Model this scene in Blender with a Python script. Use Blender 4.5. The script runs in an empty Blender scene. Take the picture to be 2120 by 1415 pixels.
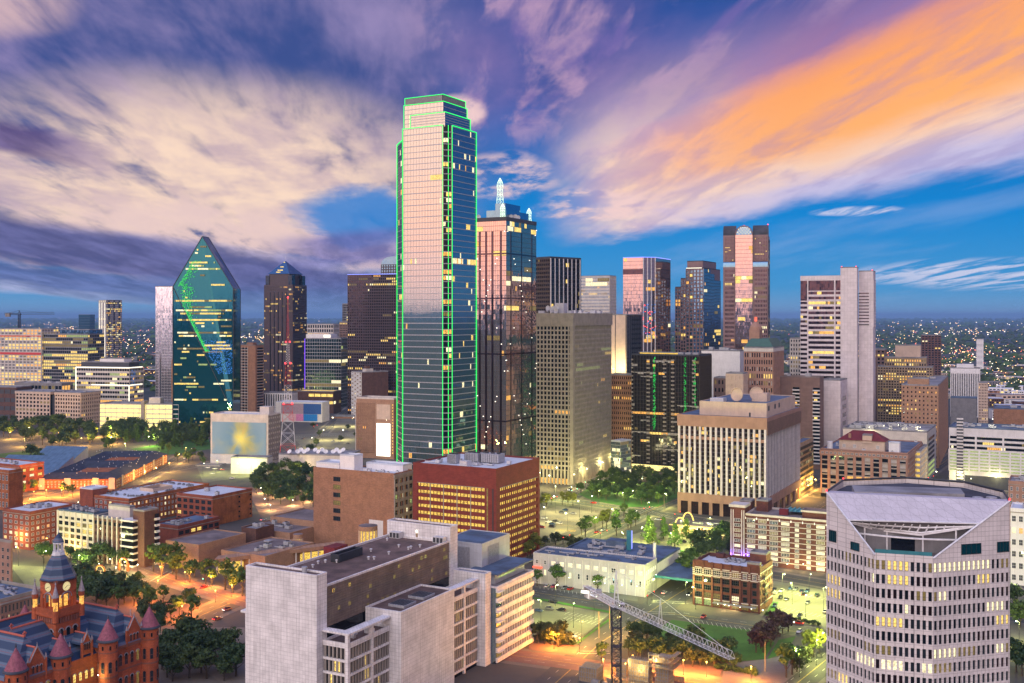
import bpy, math, random
from mathutils import Vector, Matrix
from math import sin, cos, tan, atan2, radians, pi, sqrt
sc = bpy.context.scene
rnd = random.Random(7)
# ---------------------------------------------------------------- camera
F, H, CX, HY = 2200.0, 143.0, 1060.0, 655.0          # focal length in photo pixels, eye height, horizon
cam_d = bpy.data.cameras.new('camera')
cam_d.sensor_width = 36.0
cam_d.lens = 36.0 * F / 2120.0
cam_d.shift_y = -(707.5 - HY) / 2120.0
cam_d.clip_start, cam_d.clip_end = 1.0, 120000.0
cam = bpy.data.objects.new('camera', cam_d)
sc.collection.objects.link(cam)
cam.location = (0, 0, H)
cam.rotation_euler = (pi / 2, 0, 0)
sc.camera = cam
sc.view_settings.view_transform = 'Standard'
sc.view_settings.look = 'None'
sc.view_settings.exposure = 0.12
sc.view_settings.gamma = 1.0
sc.cycles.use_denoising = True
sc.cycles.max_bounces = 5
sc.cycles.diffuse_bounces = 2
sc.cycles.glossy_bounces = 3
sc.cycles.transmission_bounces = 2
sc.cycles.volume_bounces = 0
sc.cycles.sample_clamp_indirect = 4.0
sc.cycles.sample_clamp_direct = 0.0
sc.cycles.use_light_tree = True
sc.cycles.caustics_reflective = False
sc.cycles.caustics_refractive = False
# ---------------------------------------------------------------- node helper
class NT:
 def __init__(s, tree):
  s.t = tree
 def n(s, kind, **kw):
  nd = s.t.nodes.new(kind)
  for k, v in kw.items():
   setattr(nd, k, v)
  return nd
 def link(s, a, b):
  s.t.links.new(a, b)
 def put(s, sock, v):
  if hasattr(v, 'is_output'):
   s.t.links.new(v, sock)
  elif v is not None:
   if sock.type == 'RGBA' and len(v) == 3:
    v = (v[0], v[1], v[2], 1.0)
   sock.default_value = v
 def m(s, op, a, b=None, c=None, clamp=False):
  nd = s.n('ShaderNodeMath', operation=op, use_clamp=clamp)
  s.put(nd.inputs[0], a)
  if b is not None: s.put(nd.inputs[1], b)
  if c is not None: s.put(nd.inputs[2], c)
  return nd.outputs[0]
 def mix(s, f, a, b, blend='MIX'):
  nd = s.n('ShaderNodeMix', data_type='RGBA', blend_type=blend)
  s.put(nd.inputs[0], f); s.put(nd.inputs[6], a); s.put(nd.inputs[7], b)
  return nd.outputs[2]
 def ss(s, x, lo, hi):                     # smoothstep lo..hi -> 0..1 (lo>hi reverses)
  nd = s.n('ShaderNodeMapRange', interpolation_type='SMOOTHSTEP')
  s.put(nd.inputs['Value'], x)
  if not hasattr(lo, 'is_output') and not hasattr(hi, 'is_output') and lo > hi:
   nd.inputs['From Min'].default_value = hi; nd.inputs['From Max'].default_value = lo
   nd.inputs['To Min'].default_value = 1; nd.inputs['To Max'].default_value = 0
  else:
   s.put(nd.inputs['From Min'], lo); s.put(nd.inputs['From Max'], hi)
  return nd.outputs[0]
 def noise(s, vec, scale, detail=4, rough=0.55, dist=0.0, dim='3D'):
  nd = s.n('ShaderNodeTexNoise', noise_dimensions=dim)
  if vec is not None: s.link(vec, nd.inputs['Vector'])
  nd.inputs['Scale'].default_value = scale
  nd.inputs['Detail'].default_value = detail
  nd.inputs['Roughness'].default_value = rough
  nd.inputs['Distortion'].default_value = dist
  return nd.outputs[0]
 def ramp(s, f, stops):
  nd = s.n('ShaderNodeValToRGB')
  el = nd.color_ramp.elements
  while len(el) < len(stops): el.new(0.5)
  for e, (p, c) in zip(el, stops):
   e.position = p; e.color = (c[0], c[1], c[2], 1)
  s.put(nd.inputs[0], f)
  return nd.outputs[0]
 def xyz(s, x, y, z):
  nd = s.n('ShaderNodeCombineXYZ')
  s.put(nd.inputs[0], x); s.put(nd.inputs[1], y); s.put(nd.inputs[2], z)
  return nd.outputs[0]
 def sep(s, v):
  nd = s.n('ShaderNodeSeparateXYZ'); s.link(v, nd.inputs[0])
  return nd.outputs[0], nd.outputs[1], nd.outputs[2]
# ---------------------------------------------------------------- sky: dusk, the sun just set behind the camera
SUN_AZ = radians(-150)          # compass angle from +Y of the direction TO the sun (behind and left of the camera)
SUN_EL = radians(22)
wd = bpy.data.worlds.new('World'); sc.world = wd; wd.use_nodes = True
t = wd.node_tree; t.nodes.clear(); W = NT(t)
out = W.n('ShaderNodeOutputWorld'); bg = W.n('ShaderNodeBackground')
W.link(bg.outputs[0], out.inputs[0])
geo = W.n('ShaderNodeTexCoord').outputs['Generated']
dx, dy, dz = W.sep(geo)
hor = W.m('SQRT', W.m('ADD', W.m('MULTIPLY', dx, dx), W.m('MULTIPLY', dy, dy)))
T = W.m('DIVIDE', dz, W.m('MAXIMUM', hor, 0.02))                  # tangent of elevation
A = W.m('ARCTAN2', dx, dy)                                        # azimuth from +Y
zz = W.m('ADD', W.m('MAXIMUM', dz, 0.0), 0.07)
px_, py_ = W.m('DIVIDE', dx, zz), W.m('DIVIDE', dy, zz)           # a flat cloud layer seen from below
u_ = W.m('ADD', W.m('MULTIPLY', px_, cos(0.1)), W.m('MULTIPLY', py_, sin(0.1)))
v_ = W.m('SUBTRACT', W.m('MULTIPLY', py_, cos(0.1)), W.m('MULTIPLY', px_, sin(0.1)))
Puv = W.xyz(u_, W.m('MULTIPLY', v_, 0.42), 0.3)
n_big = W.noise(Puv, 0.55, 3, 0.55, 0.1)
n_mid = W.noise(W.xyz(u_, W.m('MULTIPLY', v_, 0.34), 5.0), 1.3, 6, 0.58, 0.2)
n_fine = W.noise(W.xyz(u_, W.m('MULTIPLY', v_, 0.45), 9.0), 4.2, 5, 0.58, 0.2)
n_wisp = W.noise(W.xyz(W.m('MULTIPLY', u_, 2.6), W.m('MULTIPLY', v_, 0.5), 3.0), 2.2, 5, 0.58, 0.3)
bm_ = W.m('SUBTRACT', n_mid, 0.5); bb_ = W.m('SUBTRACT', n_big, 0.5); bf_ = W.m('SUBTRACT', n_fine, 0.5); bw_ = W.m('SUBTRACT', n_wisp, 0.5)
Aw = W.m('ADD', A, W.m('ADD', W.m('MULTIPLY', bm_, 0.12), W.m('MULTIPLY', bb_, 0.10)))
Tw = W.m('ADD', T, W.m('ADD', W.m('MULTIPLY', bm_, 0.045), W.m('ADD', W.m('MULTIPLY', bf_, 0.022), W.m('MULTIPLY', bb_, 0.03))))
def line(k, c, src=None):        # signed distance above T = c + k*A
 return W.m('SUBTRACT', src if src is not None else Tw, W.m('ADD', W.m('MULTIPLY', Aw, k), c))
def blob(a, b, ra, rt, soft=0.5, src=None):
 e = W.m('ADD', W.m('POWER', W.m('ABSOLUTE', W.m('DIVIDE', W.m('SUBTRACT', Aw, a), ra)), 2.0),
 W.m('POWER', W.m('ABSOLUTE', W.m('DIVIDE', W.m('SUBTRACT', src if src is not None else Tw, b), rt)), 2.0))
 return W.ss(e, 1.0 + soft, 1.0 - soft)
mul = lambda *a: a[0] if len(a) == 1 else W.m('MULTIPLY', a[0], mul(*a[1:]))
sky = W.n('ShaderNodeTexSky', sky_type='NISHITA', sun_disc=False)
sky.sun_elevation = radians(2.5); sky.sun_rotation = SUN_AZ; sky.altitude = 150; sky.ozone_density = 4.0
Tc = W.m('MULTIPLY', W.m('MAXIMUM', T, 0.0), 1.0)
clear = W.ramp(Tc, [(0.0, (.16, .36, .60)), (0.025, (.055, .32, .66)), (0.09, (.001, .24, .66)), (0.20, (.001, .11, .44)),
 (0.30, (.002, .075, .33)), (1.0, (.01, .05, .22))])
clear = W.mix(0.08, clear, W.mix(1.0, sky.outputs[0], (.05, .05, .05), 'MULTIPLY'))
col = clear
lav, lavd, rose = (.20, .20, .45), (.045, .070, .27), (.32, .19, .40)
cover = W.ss(n_big, .44, .66)
cov_col = W.mix(W.ss(n_mid, .35, .68), lavd, rose)
col = W.mix(mul(cover, W.ss(T, .10, .22), .80), col, cov_col)
left = W.ss(Aw, .02, -.12)
upl = mul(left, W.ss(Tw, .02, .06))
col = W.mix(mul(upl, .93), col, W.mix(W.ss(W.m('ADD', W.m('MULTIPLY', n_mid, .65), W.m('MULTIPLY', n_wisp, .35)), .40, .62), (.045, .075, .25), (.30, .24, .45)))
cream = mul(blob(-.285, .122, .205, .085, .85), W.ss(W.m('ADD', W.m('MULTIPLY', n_mid, .6), W.m('MULTIPLY', n_wisp, .4)), .32, .50))
col = W.mix(mul(cream, .95), col, W.mix(W.ss(n_fine, .3, .7), (.60, .44, .46), (.95, .70, .53)))
creamlow = mul(blob(-.27, .070, .20, .035, .6), W.ss(n_wisp, .36, .56))
col = W.mix(mul(creamlow, .85), col, (.80, .58, .54))
corner = mul(blob(-.47, .275, .07, .035, .7), W.ss(n_wisp, .3, .6))
col = W.mix(mul(corner, .8), col, (.66, .45, .46))
gap = blob(-.135, .095, .055, .026, .6)
col = W.mix(mul(gap, .9), col, (.01, .21, .60))
gap2 = blob(-.20, .040, .045, .014, .7)
col = W.mix(mul(gap2, .6), col, (.10, .25, .56))
def bar(k, c, half, a0, a1, colr, amt):
 global col
 d = W.m('ABSOLUTE', line(k, c, W.m('ADD', T, W.m('ADD', W.m('MULTIPLY', bm_, .010), W.m('MULTIPLY', bb_, .02)))))
 mk = mul(W.ss(d, half * 1.35, half * .55), W.ss(Aw, a0 - .10, a0), W.ss(Aw, a1 + .06, a1 - .04), amt)
 col = W.mix(mk, col, W.mix(W.ss(n_wisp, .35, .7), colr, tuple(min(1, c_ * 1.5 + .02) for c_ in colr)))
bar(-.105, .022, .011, -.9, -.16, (.40, .34, .46), .8)
bar(-.05, .004, .008, -.9, -.10, (.42, .38, .52), .7)
bar(-.135, .004, .017, -.9, -.12, (.075, .080, .22), .96)
bar(-.080, -.002, .011, -.9, -.14, (.075, .11, .28), .95)
bar(-.165, .078, .012, -.9, -.40, (.10, .07, .20), .92)
bar(.10, .078, .016, -.16, -.09, (.12, .12, .34), .8)
lo = line(.15, .055); hi = line(.40, .150)
band = mul(W.ss(lo, -.004, .016), W.ss(hi, .060, -.050), W.ss(Aw, .02, .13))
frac = W.m('DIVIDE', lo, W.m('MAXIMUM', W.m('ADD', W.m('MULTIPLY', Aw, .25), .075), .02))
bc = W.ramp(frac, [(0.0, (.46, .47, .76)), (.16, (.60, .53, .72)), (.30, (.93, .62, .46)), (.46, (1.0, .44, .14)), (.80, (.98, .38, .12)), (.92, (.78, .31, .22)), (1.0, (.40, .20, .36))])
bc = W.mix(W.ss(Aw, .30, .05), bc, W.mix(W.ss(n_fine, .3, .7), (.72, .52, .60), (.95, .70, .56)))
bc = W.mix(W.ss(n_wisp, .58, .36), bc, W.mix(.38, bc, (.26, .20, .48)))
col = W.mix(mul(band, W.ss(W.m('ADD', n_mid, W.m('MULTIPLY', Aw, .5)), .30, .46), .96), col, bc)
wz = mul(W.ss(hi, -.02, .05), W.ss(Aw, -.12, .0), W.ss(n_wisp, .44, .60), .75)
col = W.mix(wz, col, W.mix(W.ss(n_fine, .35, .65), (.17, .13, .38), (.58, .36, .50)))
tuft = mul(W.m('MAXIMUM', blob(-.045, .195, .028, .014, .7), W.m('MAXIMUM', blob(-.002, .135, .05, .018, .7), blob(.09, .11, .05, .014, .7))), W.ss(n_fine, .38, .56))
col = W.mix(mul(tuft, .9), col, (.86, .60, .58))
stk = mul(W.m('MAXIMUM', blob(.43, .036, .11, .012, .8, T), blob(.30, .094, .035, .004, .8, T)), W.ss(n_wisp, .40, .58))
col = W.mix(mul(stk, .85), col, (.66, .66, .82))
thin = mul(W.ss(W.noise(W.xyz(u_, W.m('MULTIPLY', v_, .25), 14.), .9, 5, .6), .52, .72), W.ss(Aw, -.02, .05), W.ss(lo, .02, -.02), .18)
col = W.mix(thin, col, (.55, .58, .78))
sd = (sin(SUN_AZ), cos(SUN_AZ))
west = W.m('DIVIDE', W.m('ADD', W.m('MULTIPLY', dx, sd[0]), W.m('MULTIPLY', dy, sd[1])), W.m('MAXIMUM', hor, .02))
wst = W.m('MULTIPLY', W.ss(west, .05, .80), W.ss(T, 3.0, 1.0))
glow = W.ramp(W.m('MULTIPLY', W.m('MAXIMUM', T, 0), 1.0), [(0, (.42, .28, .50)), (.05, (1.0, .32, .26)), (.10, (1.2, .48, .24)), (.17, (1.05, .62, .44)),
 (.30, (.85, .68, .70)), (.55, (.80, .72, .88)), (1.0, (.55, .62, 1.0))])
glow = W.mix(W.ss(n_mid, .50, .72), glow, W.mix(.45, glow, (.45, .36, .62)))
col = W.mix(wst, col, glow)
col = W.mix(mul(W.ss(T, .55, 2.2), .85), col, (.20, .38, .95))
hz = W.ss(T, .030, -.004)
col = W.mix(mul(hz, W.m('SUBTRACT', 1.0, wst), .45), col, (.22, .38, .62))
wd.cycles.sampling_method = 'MANUAL'; wd.cycles.sample_map_resolution = 256
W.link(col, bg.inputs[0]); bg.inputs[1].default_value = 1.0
sun_d = bpy.data.lights.new('afterglow_sun', 'SUN')
sun_d.energy = 2.3; sun_d.angle = radians(90); sun_d.color = (1.0, .86, .78)
sun = bpy.data.objects.new('afterglow_sun', sun_d); sc.collection.objects.link(sun)
to_sun = Vector((sin(SUN_AZ) * cos(SUN_EL), cos(SUN_AZ) * cos(SUN_EL), sin(SUN_EL)))
sun.rotation_euler = to_sun.to_track_quat('Z', 'Y').to_euler()
sun.location = (0, 0, 400)
# ---------------------------------------------------------------- materials
MATS = {}
def new_mat(name):
 m = bpy.data.materials.new(name); m.use_nodes = True
 m.node_tree.nodes.clear()
 N = NT(m.node_tree)
 o = N.n('ShaderNodeOutputMaterial'); b = N.n('ShaderNodeBsdfPrincipled')
 N.link(b.outputs[0], o.inputs[0])
 MATS[name] = m
 return m, N, b
def dark(c, k): return (c[0] * k, c[1] * k, c[2] * k)
def wall(name, c, rough=.85, amt=.22, scale=.18, joint=None, jc=.6, streak=.25, brick=None, bump=.0, metal=0.0):
 """masonry or panel wall: blotches, rain streaks and optional joints (w, h) in metres"""
 m, N, b = new_mat(name)
 tc = N.n('ShaderNodeTexCoord').outputs['Object']
 x, y, z = N.sep(tc)
 h = N.m('ADD', x, y)
 n1 = N.noise(tc, scale, 5, .6)
 n2 = N.noise(N.xyz(h, N.m('SUBTRACT', x, y), N.m('MULTIPLY', z, .06)), .9, 4, .6)
 n3 = N.noise(tc, 2.4, 4, .7)
 cc = N.mix(N.ss(n1, .3, .72), dark(c, 1 + amt * .6), dark(c, 1 - amt))
 cc = N.mix(N.m('MULTIPLY', N.ss(n2, .45, .75), streak), cc, dark(c, .55))
 cc = N.mix(N.m('MULTIPLY', N.ss(n3, .5, .8), .22), cc, dark(c, .6))
 hgt = n3
 if joint or brick:
  w_, h_ = joint or brick
  bt = N.n('ShaderNodeTexBrick')
  bt.offset = 0.0 if joint else .5
  bt.inputs['Scale'].default_value = 1.0
  bt.inputs['Brick Width'].default_value = w_; bt.inputs['Row Height'].default_value = h_
  bt.inputs['Mortar Size'].default_value = .042 * min(w_, h_) if joint else .1 * h_
  bt.inputs['Mortar Smooth'].default_value = .3
  bt.inputs['Color1'].default_value = (1, 1, 1, 1)
  k2 = .90 if joint else .74
  bt.inputs['Color2'].default_value = (k2, k2, k2, 1)
  bt.inputs['Mortar'].default_value = (jc, jc, jc, 1)
  N.link(N.xyz(h, z, 0.0), bt.inputs['Vector'])
  cc = N.mix(1.0, cc, bt.outputs['Color'], 'MULTIPLY')
 N.link(cc, b.inputs['Base Color'])
 b.inputs['Roughness'].default_value = rough
 b.inputs['Metallic'].default_value = metal
 if bump:
  bp = N.n('ShaderNodeBump'); bp.inputs['Strength'].default_value = bump; bp.inputs['Distance'].default_value = .05
  N.link(hgt, bp.inputs['Height']); N.link(bp.outputs[0], b.inputs['Normal'])
 return m
def glass(name, tint, metal=.9, rough=.04, wob=.02, scale=.25, cellv=.22):
 """coated curtain-wall glass: mirrors the sky, panes lean a little differently"""
 m, N, b = new_mat(name)
 tc = N.n('ShaderNodeTexCoord').outputs['Object']
 x, y, z = N.sep(tc)
 h = N.m('ADD', x, y)
 cell = N.n('ShaderNodeTexWhiteNoise', noise_dimensions='3D')
 N.link(N.xyz(N.m('FLOOR', N.m('DIVIDE', h, 1.6)), N.m('FLOOR', N.m('DIVIDE', N.m('SUBTRACT', x, y), 1.6)), N.m('FLOOR', N.m('DIVIDE', z, 3.9))), cell.inputs['Vector'])
 cc = N.mix(N.m('MULTIPLY', cell.outputs[0], cellv), tint, dark(tint, .55))
 N.link(cc, b.inputs['Base Color'])
 b.inputs['Metallic'].default_value = metal
 b.inputs['Roughness'].default_value = rough
 g = N.n('ShaderNodeNewGeometry')
 off = N.n('ShaderNodeVectorMath', operation='SUBTRACT'); N.link(cell.outputs[1], off.inputs[0]); off.inputs[1].default_value = (.5, .5, .5)
 nn = N.n('ShaderNodeTexNoise'); nn.inputs['Scale'].default_value = scale; nn.inputs['Detail'].default_value = 2; N.link(tc, nn.inputs['Vector'])
 o2 = N.n('ShaderNodeVectorMath', operation='SUBTRACT'); N.link(nn.outputs[1], o2.inputs[0]); o2.inputs[1].default_value = (.5, .5, .5)
 ad = N.n('ShaderNodeVectorMath', operation='ADD'); N.link(off.outputs[0], ad.inputs[0]); N.link(o2.outputs[0], ad.inputs[1])
 sc_ = N.n('ShaderNodeVectorMath', operation='SCALE'); N.link(ad.outputs[0], sc_.inputs[0]); sc_.inputs['Scale'].default_value = wob
 a2 = N.n('ShaderNodeVectorMath', operation='ADD'); N.link(g.outputs['Normal'], a2.inputs[0]); N.link(sc_.outputs[0], a2.inputs[1])
 nz = N.n('ShaderNodeVectorMath', operation='NORMALIZE'); N.link(a2.outputs[0], nz.inputs[0])
 N.link(nz.outputs[0], b.inputs['Normal'])
 return m
def lamp(name, c, strength, sampled=False, var=0.0):
 m, N, b = new_mat(name)
 b.inputs['Base Color'].default_value = (.03, .03, .03, 1)
 b.inputs['Roughness'].default_value = .3
 b.inputs['Emission Color'].default_value = (*c, 1)
 if var:
  tc = N.n('ShaderNodeTexCoord').outputs['Object']
  n1 = N.noise(tc, 1.5, 3, .75)
  n2 = N.noise(tc, .3, 2, .6)
  N.link(N.m('MULTIPLY', N.m('ADD', N.m('MULTIPLY', N.ss(n1, .3, .7), var), N.m('ADD', 1 - var * .8, N.m('MULTIPLY', N.m('SUBTRACT', n2, .5), var))), strength), b.inputs['Emission Strength'])
 else:
  b.inputs['Emission Strength'].default_value = strength
 if not sampled:
  m.cycles.emission_sampling = 'NONE'
 return m
def plain(name, c, rough=.6, metal=0.0, amt=.15, scale=.6):
 m, N, b = new_mat(name)
 tc = N.n('ShaderNodeTexCoord').outputs['Object']
 n1 = N.noise(tc, scale, 4, .6)
 N.link(N.mix(N.ss(n1, .3, .7), dark(c, 1 + amt * .5), dark(c, 1 - amt)), b.inputs['Base Color'])
 b.inputs['Roughness'].default_value = rough; b.inputs['Metallic'].default_value = metal
 return m
wall('stone_white', (.83, .80, .79), joint=(1.35, 1.35), jc=.60, streak=.5, amt=.18)
wall('stone_belo', (.72, .67, .66), joint=(1.6, 1.35), jc=.5, streak=.12, amt=.08)
wall('granite_white', (.70, .64, .66), joint=(3.0, 3.6), jc=.75, streak=.12, amt=.10)
wall('concrete', (.32, .285, .25), amt=.18)
wall('concrete_light', (.62, .57, .52), amt=.14)
wall('concrete_grey', (.22, .215, .225), amt=.2)
wall('cream', (.60, .46, .36), amt=.12)
wall('tan', (.46, .27, .17), amt=.14, brick=(.9, .3))
wall('tan_brick', (.40, .205, .12), amt=.16, brick=(1.2, .4))
wall('ochre_brick', (.48, .34, .20), amt=.2, brick=(1.2, .45))
wall('brick_red', (.33, .09, .05), amt=.24, brick=(1.0, .36), streak=.2)
wall('brick_orange', (.44, .14, .045), amt=.4, brick=(1.0, .36), streak=.6)
wall('brick_dark', (.15, .05, .036), amt=.3, brick=(1.0, .36))
wall('brick_brown', (.15, .072, .055), amt=.22, brick=(1.2, .4))
wall('red_stone', (.50, .12, .045), amt=.35, brick=(1.1, .5), streak=.35, bump=.3)
wall('red_stone_dark', (.24, .09, .06), amt=.3)
wall('purple_granite', (.055, .036, .048), rough=.35, amt=.18)
wall('pink_granite', (.24, .15, .15), rough=.5, amt=.14)
wall('pink_stone', (.36, .21, .155), amt=.16)
wall('stucco_white', (.66, .65, .66), amt=.10)
wall('garage_red', (.23, .042, .03), amt=.16, brick=(1.6, .5))
wall('brown_tower', (.22, .14, .12), amt=.16, joint=(6, 3.4), jc=.8)
wall('beige_brick', (.42, .31, .20), amt=.18, brick=(1.2, .5), streak=.4)
wall('metal_panel', (.55, .56, .58), rough=.4, amt=.08, joint=(1.5, 3.0), jc=.75)
wall('dark_panel', (.05, .055, .07), rough=.4, amt=.2)
wall('white_plain', (.78, .77, .78), amt=.08)
wall('perforated_stone', (.25, .19, .155), amt=.25, joint=(.9, .9), jc=.35)
wall('roof_gravel', (.155, .10, .085), amt=.5, scale=.12, streak=.5, rough=.95)
wall('roof_grey', (.26, .26, .28), amt=.35, scale=.1, streak=.3)
wall('roof_white', (.62, .66, .72), amt=.16, scale=.07, streak=.2)
wall('roof_dark', (.055, .06, .08), amt=.4, scale=.1)
wall('roof_blue', (.09, .14, .22), amt=.5, scale=.12, rough=.6)
wall('roof_shingle', (.035, .045, .075), amt=.35, scale=.3, joint=(1.5, .6), jc=.7)
wall('roof_brown', (.21, .17, .165), amt=.45, scale=.08, streak=.4)
wall('tile_maroon', (.17, .022, .03), amt=.25)
plain('slate_cone', (.28, .085, .12), .75, amt=.3, scale=1.2)
glass('glass_boa_pink_sky', (.68, .58, .52), .96, .02, .0022, cellv=.06)  # warmth of the mirrored western sky put partly into the tint
glass('glass_boa_blue_sky', (.30, .50, .62), .95, .03, .004, cellv=.1)  # bluer copy of that glass, imitating blue sky mirrored on the right faces
glass('glass_ren', (.70, .46, .38), .95, .04, .02)
glass('glass_blue', (.17, .29, .40), .9, .05, .03)
glass('glass_teal', (.030, .15, .20), .92, .04, .006)
glass('glass_dark', (.028, .038, .058), .75, .07, .03)
glass('glass_black', (.018, .02, .028), .5, .08, .03)
glass('glass_green', (.05, .11, .115), .85, .06, .03)
glass('glass_bronze', (.085, .050, .060), .85, .06, .03)
glass('glass_copper', (.58, .40, .36), .95, .05, .015)
glass('glass_pane', (.05, .065, .085), .6, .06, .05)
glass('glass_white', (.95, .88, .90), .9, .12, .02)
plain('blind', (.42, .40, .38), .8)
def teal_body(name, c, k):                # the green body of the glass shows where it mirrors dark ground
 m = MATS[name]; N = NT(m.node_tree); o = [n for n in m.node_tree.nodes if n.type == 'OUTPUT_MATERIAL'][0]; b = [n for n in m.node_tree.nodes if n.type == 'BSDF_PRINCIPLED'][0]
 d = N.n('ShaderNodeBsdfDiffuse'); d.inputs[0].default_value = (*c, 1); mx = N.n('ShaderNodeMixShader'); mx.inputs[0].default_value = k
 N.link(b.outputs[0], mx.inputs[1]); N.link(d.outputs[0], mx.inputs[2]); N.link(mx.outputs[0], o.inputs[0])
teal_body('glass_boa_pink_sky', (.0, .20, .26), .28); teal_body('glass_boa_blue_sky', (.0, .16, .24), .2); teal_body('glass_ren', (.0, .14, .20), .22); teal_body('glass_teal', (.0, .12, .16), .2)
plain('steel_white', (.72, .73, .76), .45, .1)
plain('steel_grey', (.30, .31, .34), .5, .4)
plain('steel_dark', (.05, .055, .065), .5, .4)
plain('steel_red', (.62, .05, .05), .5)
plain('bronze_metal', (.10, .075, .06), .5, .5)
plain('mullion', (.42, .42, .46), .4, .4)
plain('mullion_dark', (.06, .06, .075), .45, .3)
plain('white_paint', (.80, .79, .80), .5)
plain('hvac', (.42, .43, .46), .55, .2, amt=.3, scale=1.5)
plain('hvac_light', (.60, .60, .62), .55, .1, amt=.2, scale=1.5)
plain('metal_blue_roof', (.20, .33, .42), .35, .6, amt=.2, scale=.2)
plain('copper_green', (.045, .12, .10), .6)
plain('teal_roof', (.10, .36, .38), .5)
plain('teal_paint', (.03, .20, .24), .5)
plain('bark', (.06, .045, .035), .9)
plain('rubber', (.015, .015, .017), .8)
plain('timber', (.36, .26, .15), .8, amt=.3, scale=1.5)
plain('clock_face', (.75, .68, .45), .5, amt=.03)
lamp('lit_yellow', (1.0, .68, .16), 1.55, var=.9)
lamp('lit_warm', (1.0, .48, .09), 1.4, var=.9)
lamp('lit_white', (1.0, .88, .50), 1.6, var=.8)
lamp('lit_dim', (.85, .58, .12), .30, var=1.0)
lamp('lit_green', (.75, .95, .30), .60, var=.9)
lamp('lit_garage', (1.0, .64, .11), 1.2, var=.9)
lamp('lit_garage_pale', (1.0, .80, .28), 1.7, var=.6)
lamp('neon_green', (.01, 1.0, .14), 1.5)
lamp('neon_white', (1.0, .92, .72), 1.8)
lamp('neon_amber', (1.0, .66, .14), 2.0)
lamp('neon_blue', (.25, .3, 1.0), 1.6)
lamp('neon_violet', (.20, .05, 1.0), 1.6)
lamp('neon_red', (1.0, .05, .06), 3.0)
lamp('led_dot_green', (.01, .8, .10), .9)
lamp('led_dot_blue', (.02, .30, 1.0), .8)
lamp('led_white', (1.0, .95, .80), 3.0)
lamp('spire_light', (.75, 1.0, .72), 1.5)
lamp('bulb_orange', (1.0, .42, .07), 14.0)
lamp('bulb_white', (1.0, .93, .66), 14.0)
lamp('bulb_green', (.85, 1.0, .55), 12.0)
lamp('brake_red', (1.0, .04, .03), 6.0)
lamp('head_white', (1.0, .95, .8), 8.0)
lamp('sign_red', (1.0, .12, .06), 1.6)
lamp('signal_green', (.1, 1.0, .6), 5.0)
lamp('city_amber', (1.0, .55, .20), 5.0)
lamp('city_white', (1.0, .85, .62), 5.0)
lamp('city_red', (1.0, .20, .12), 4.0)
LIT = ['lit_yellow', 'lit_warm', 'lit_white', 'lit_dim', 'lit_green', 'blind']
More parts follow.
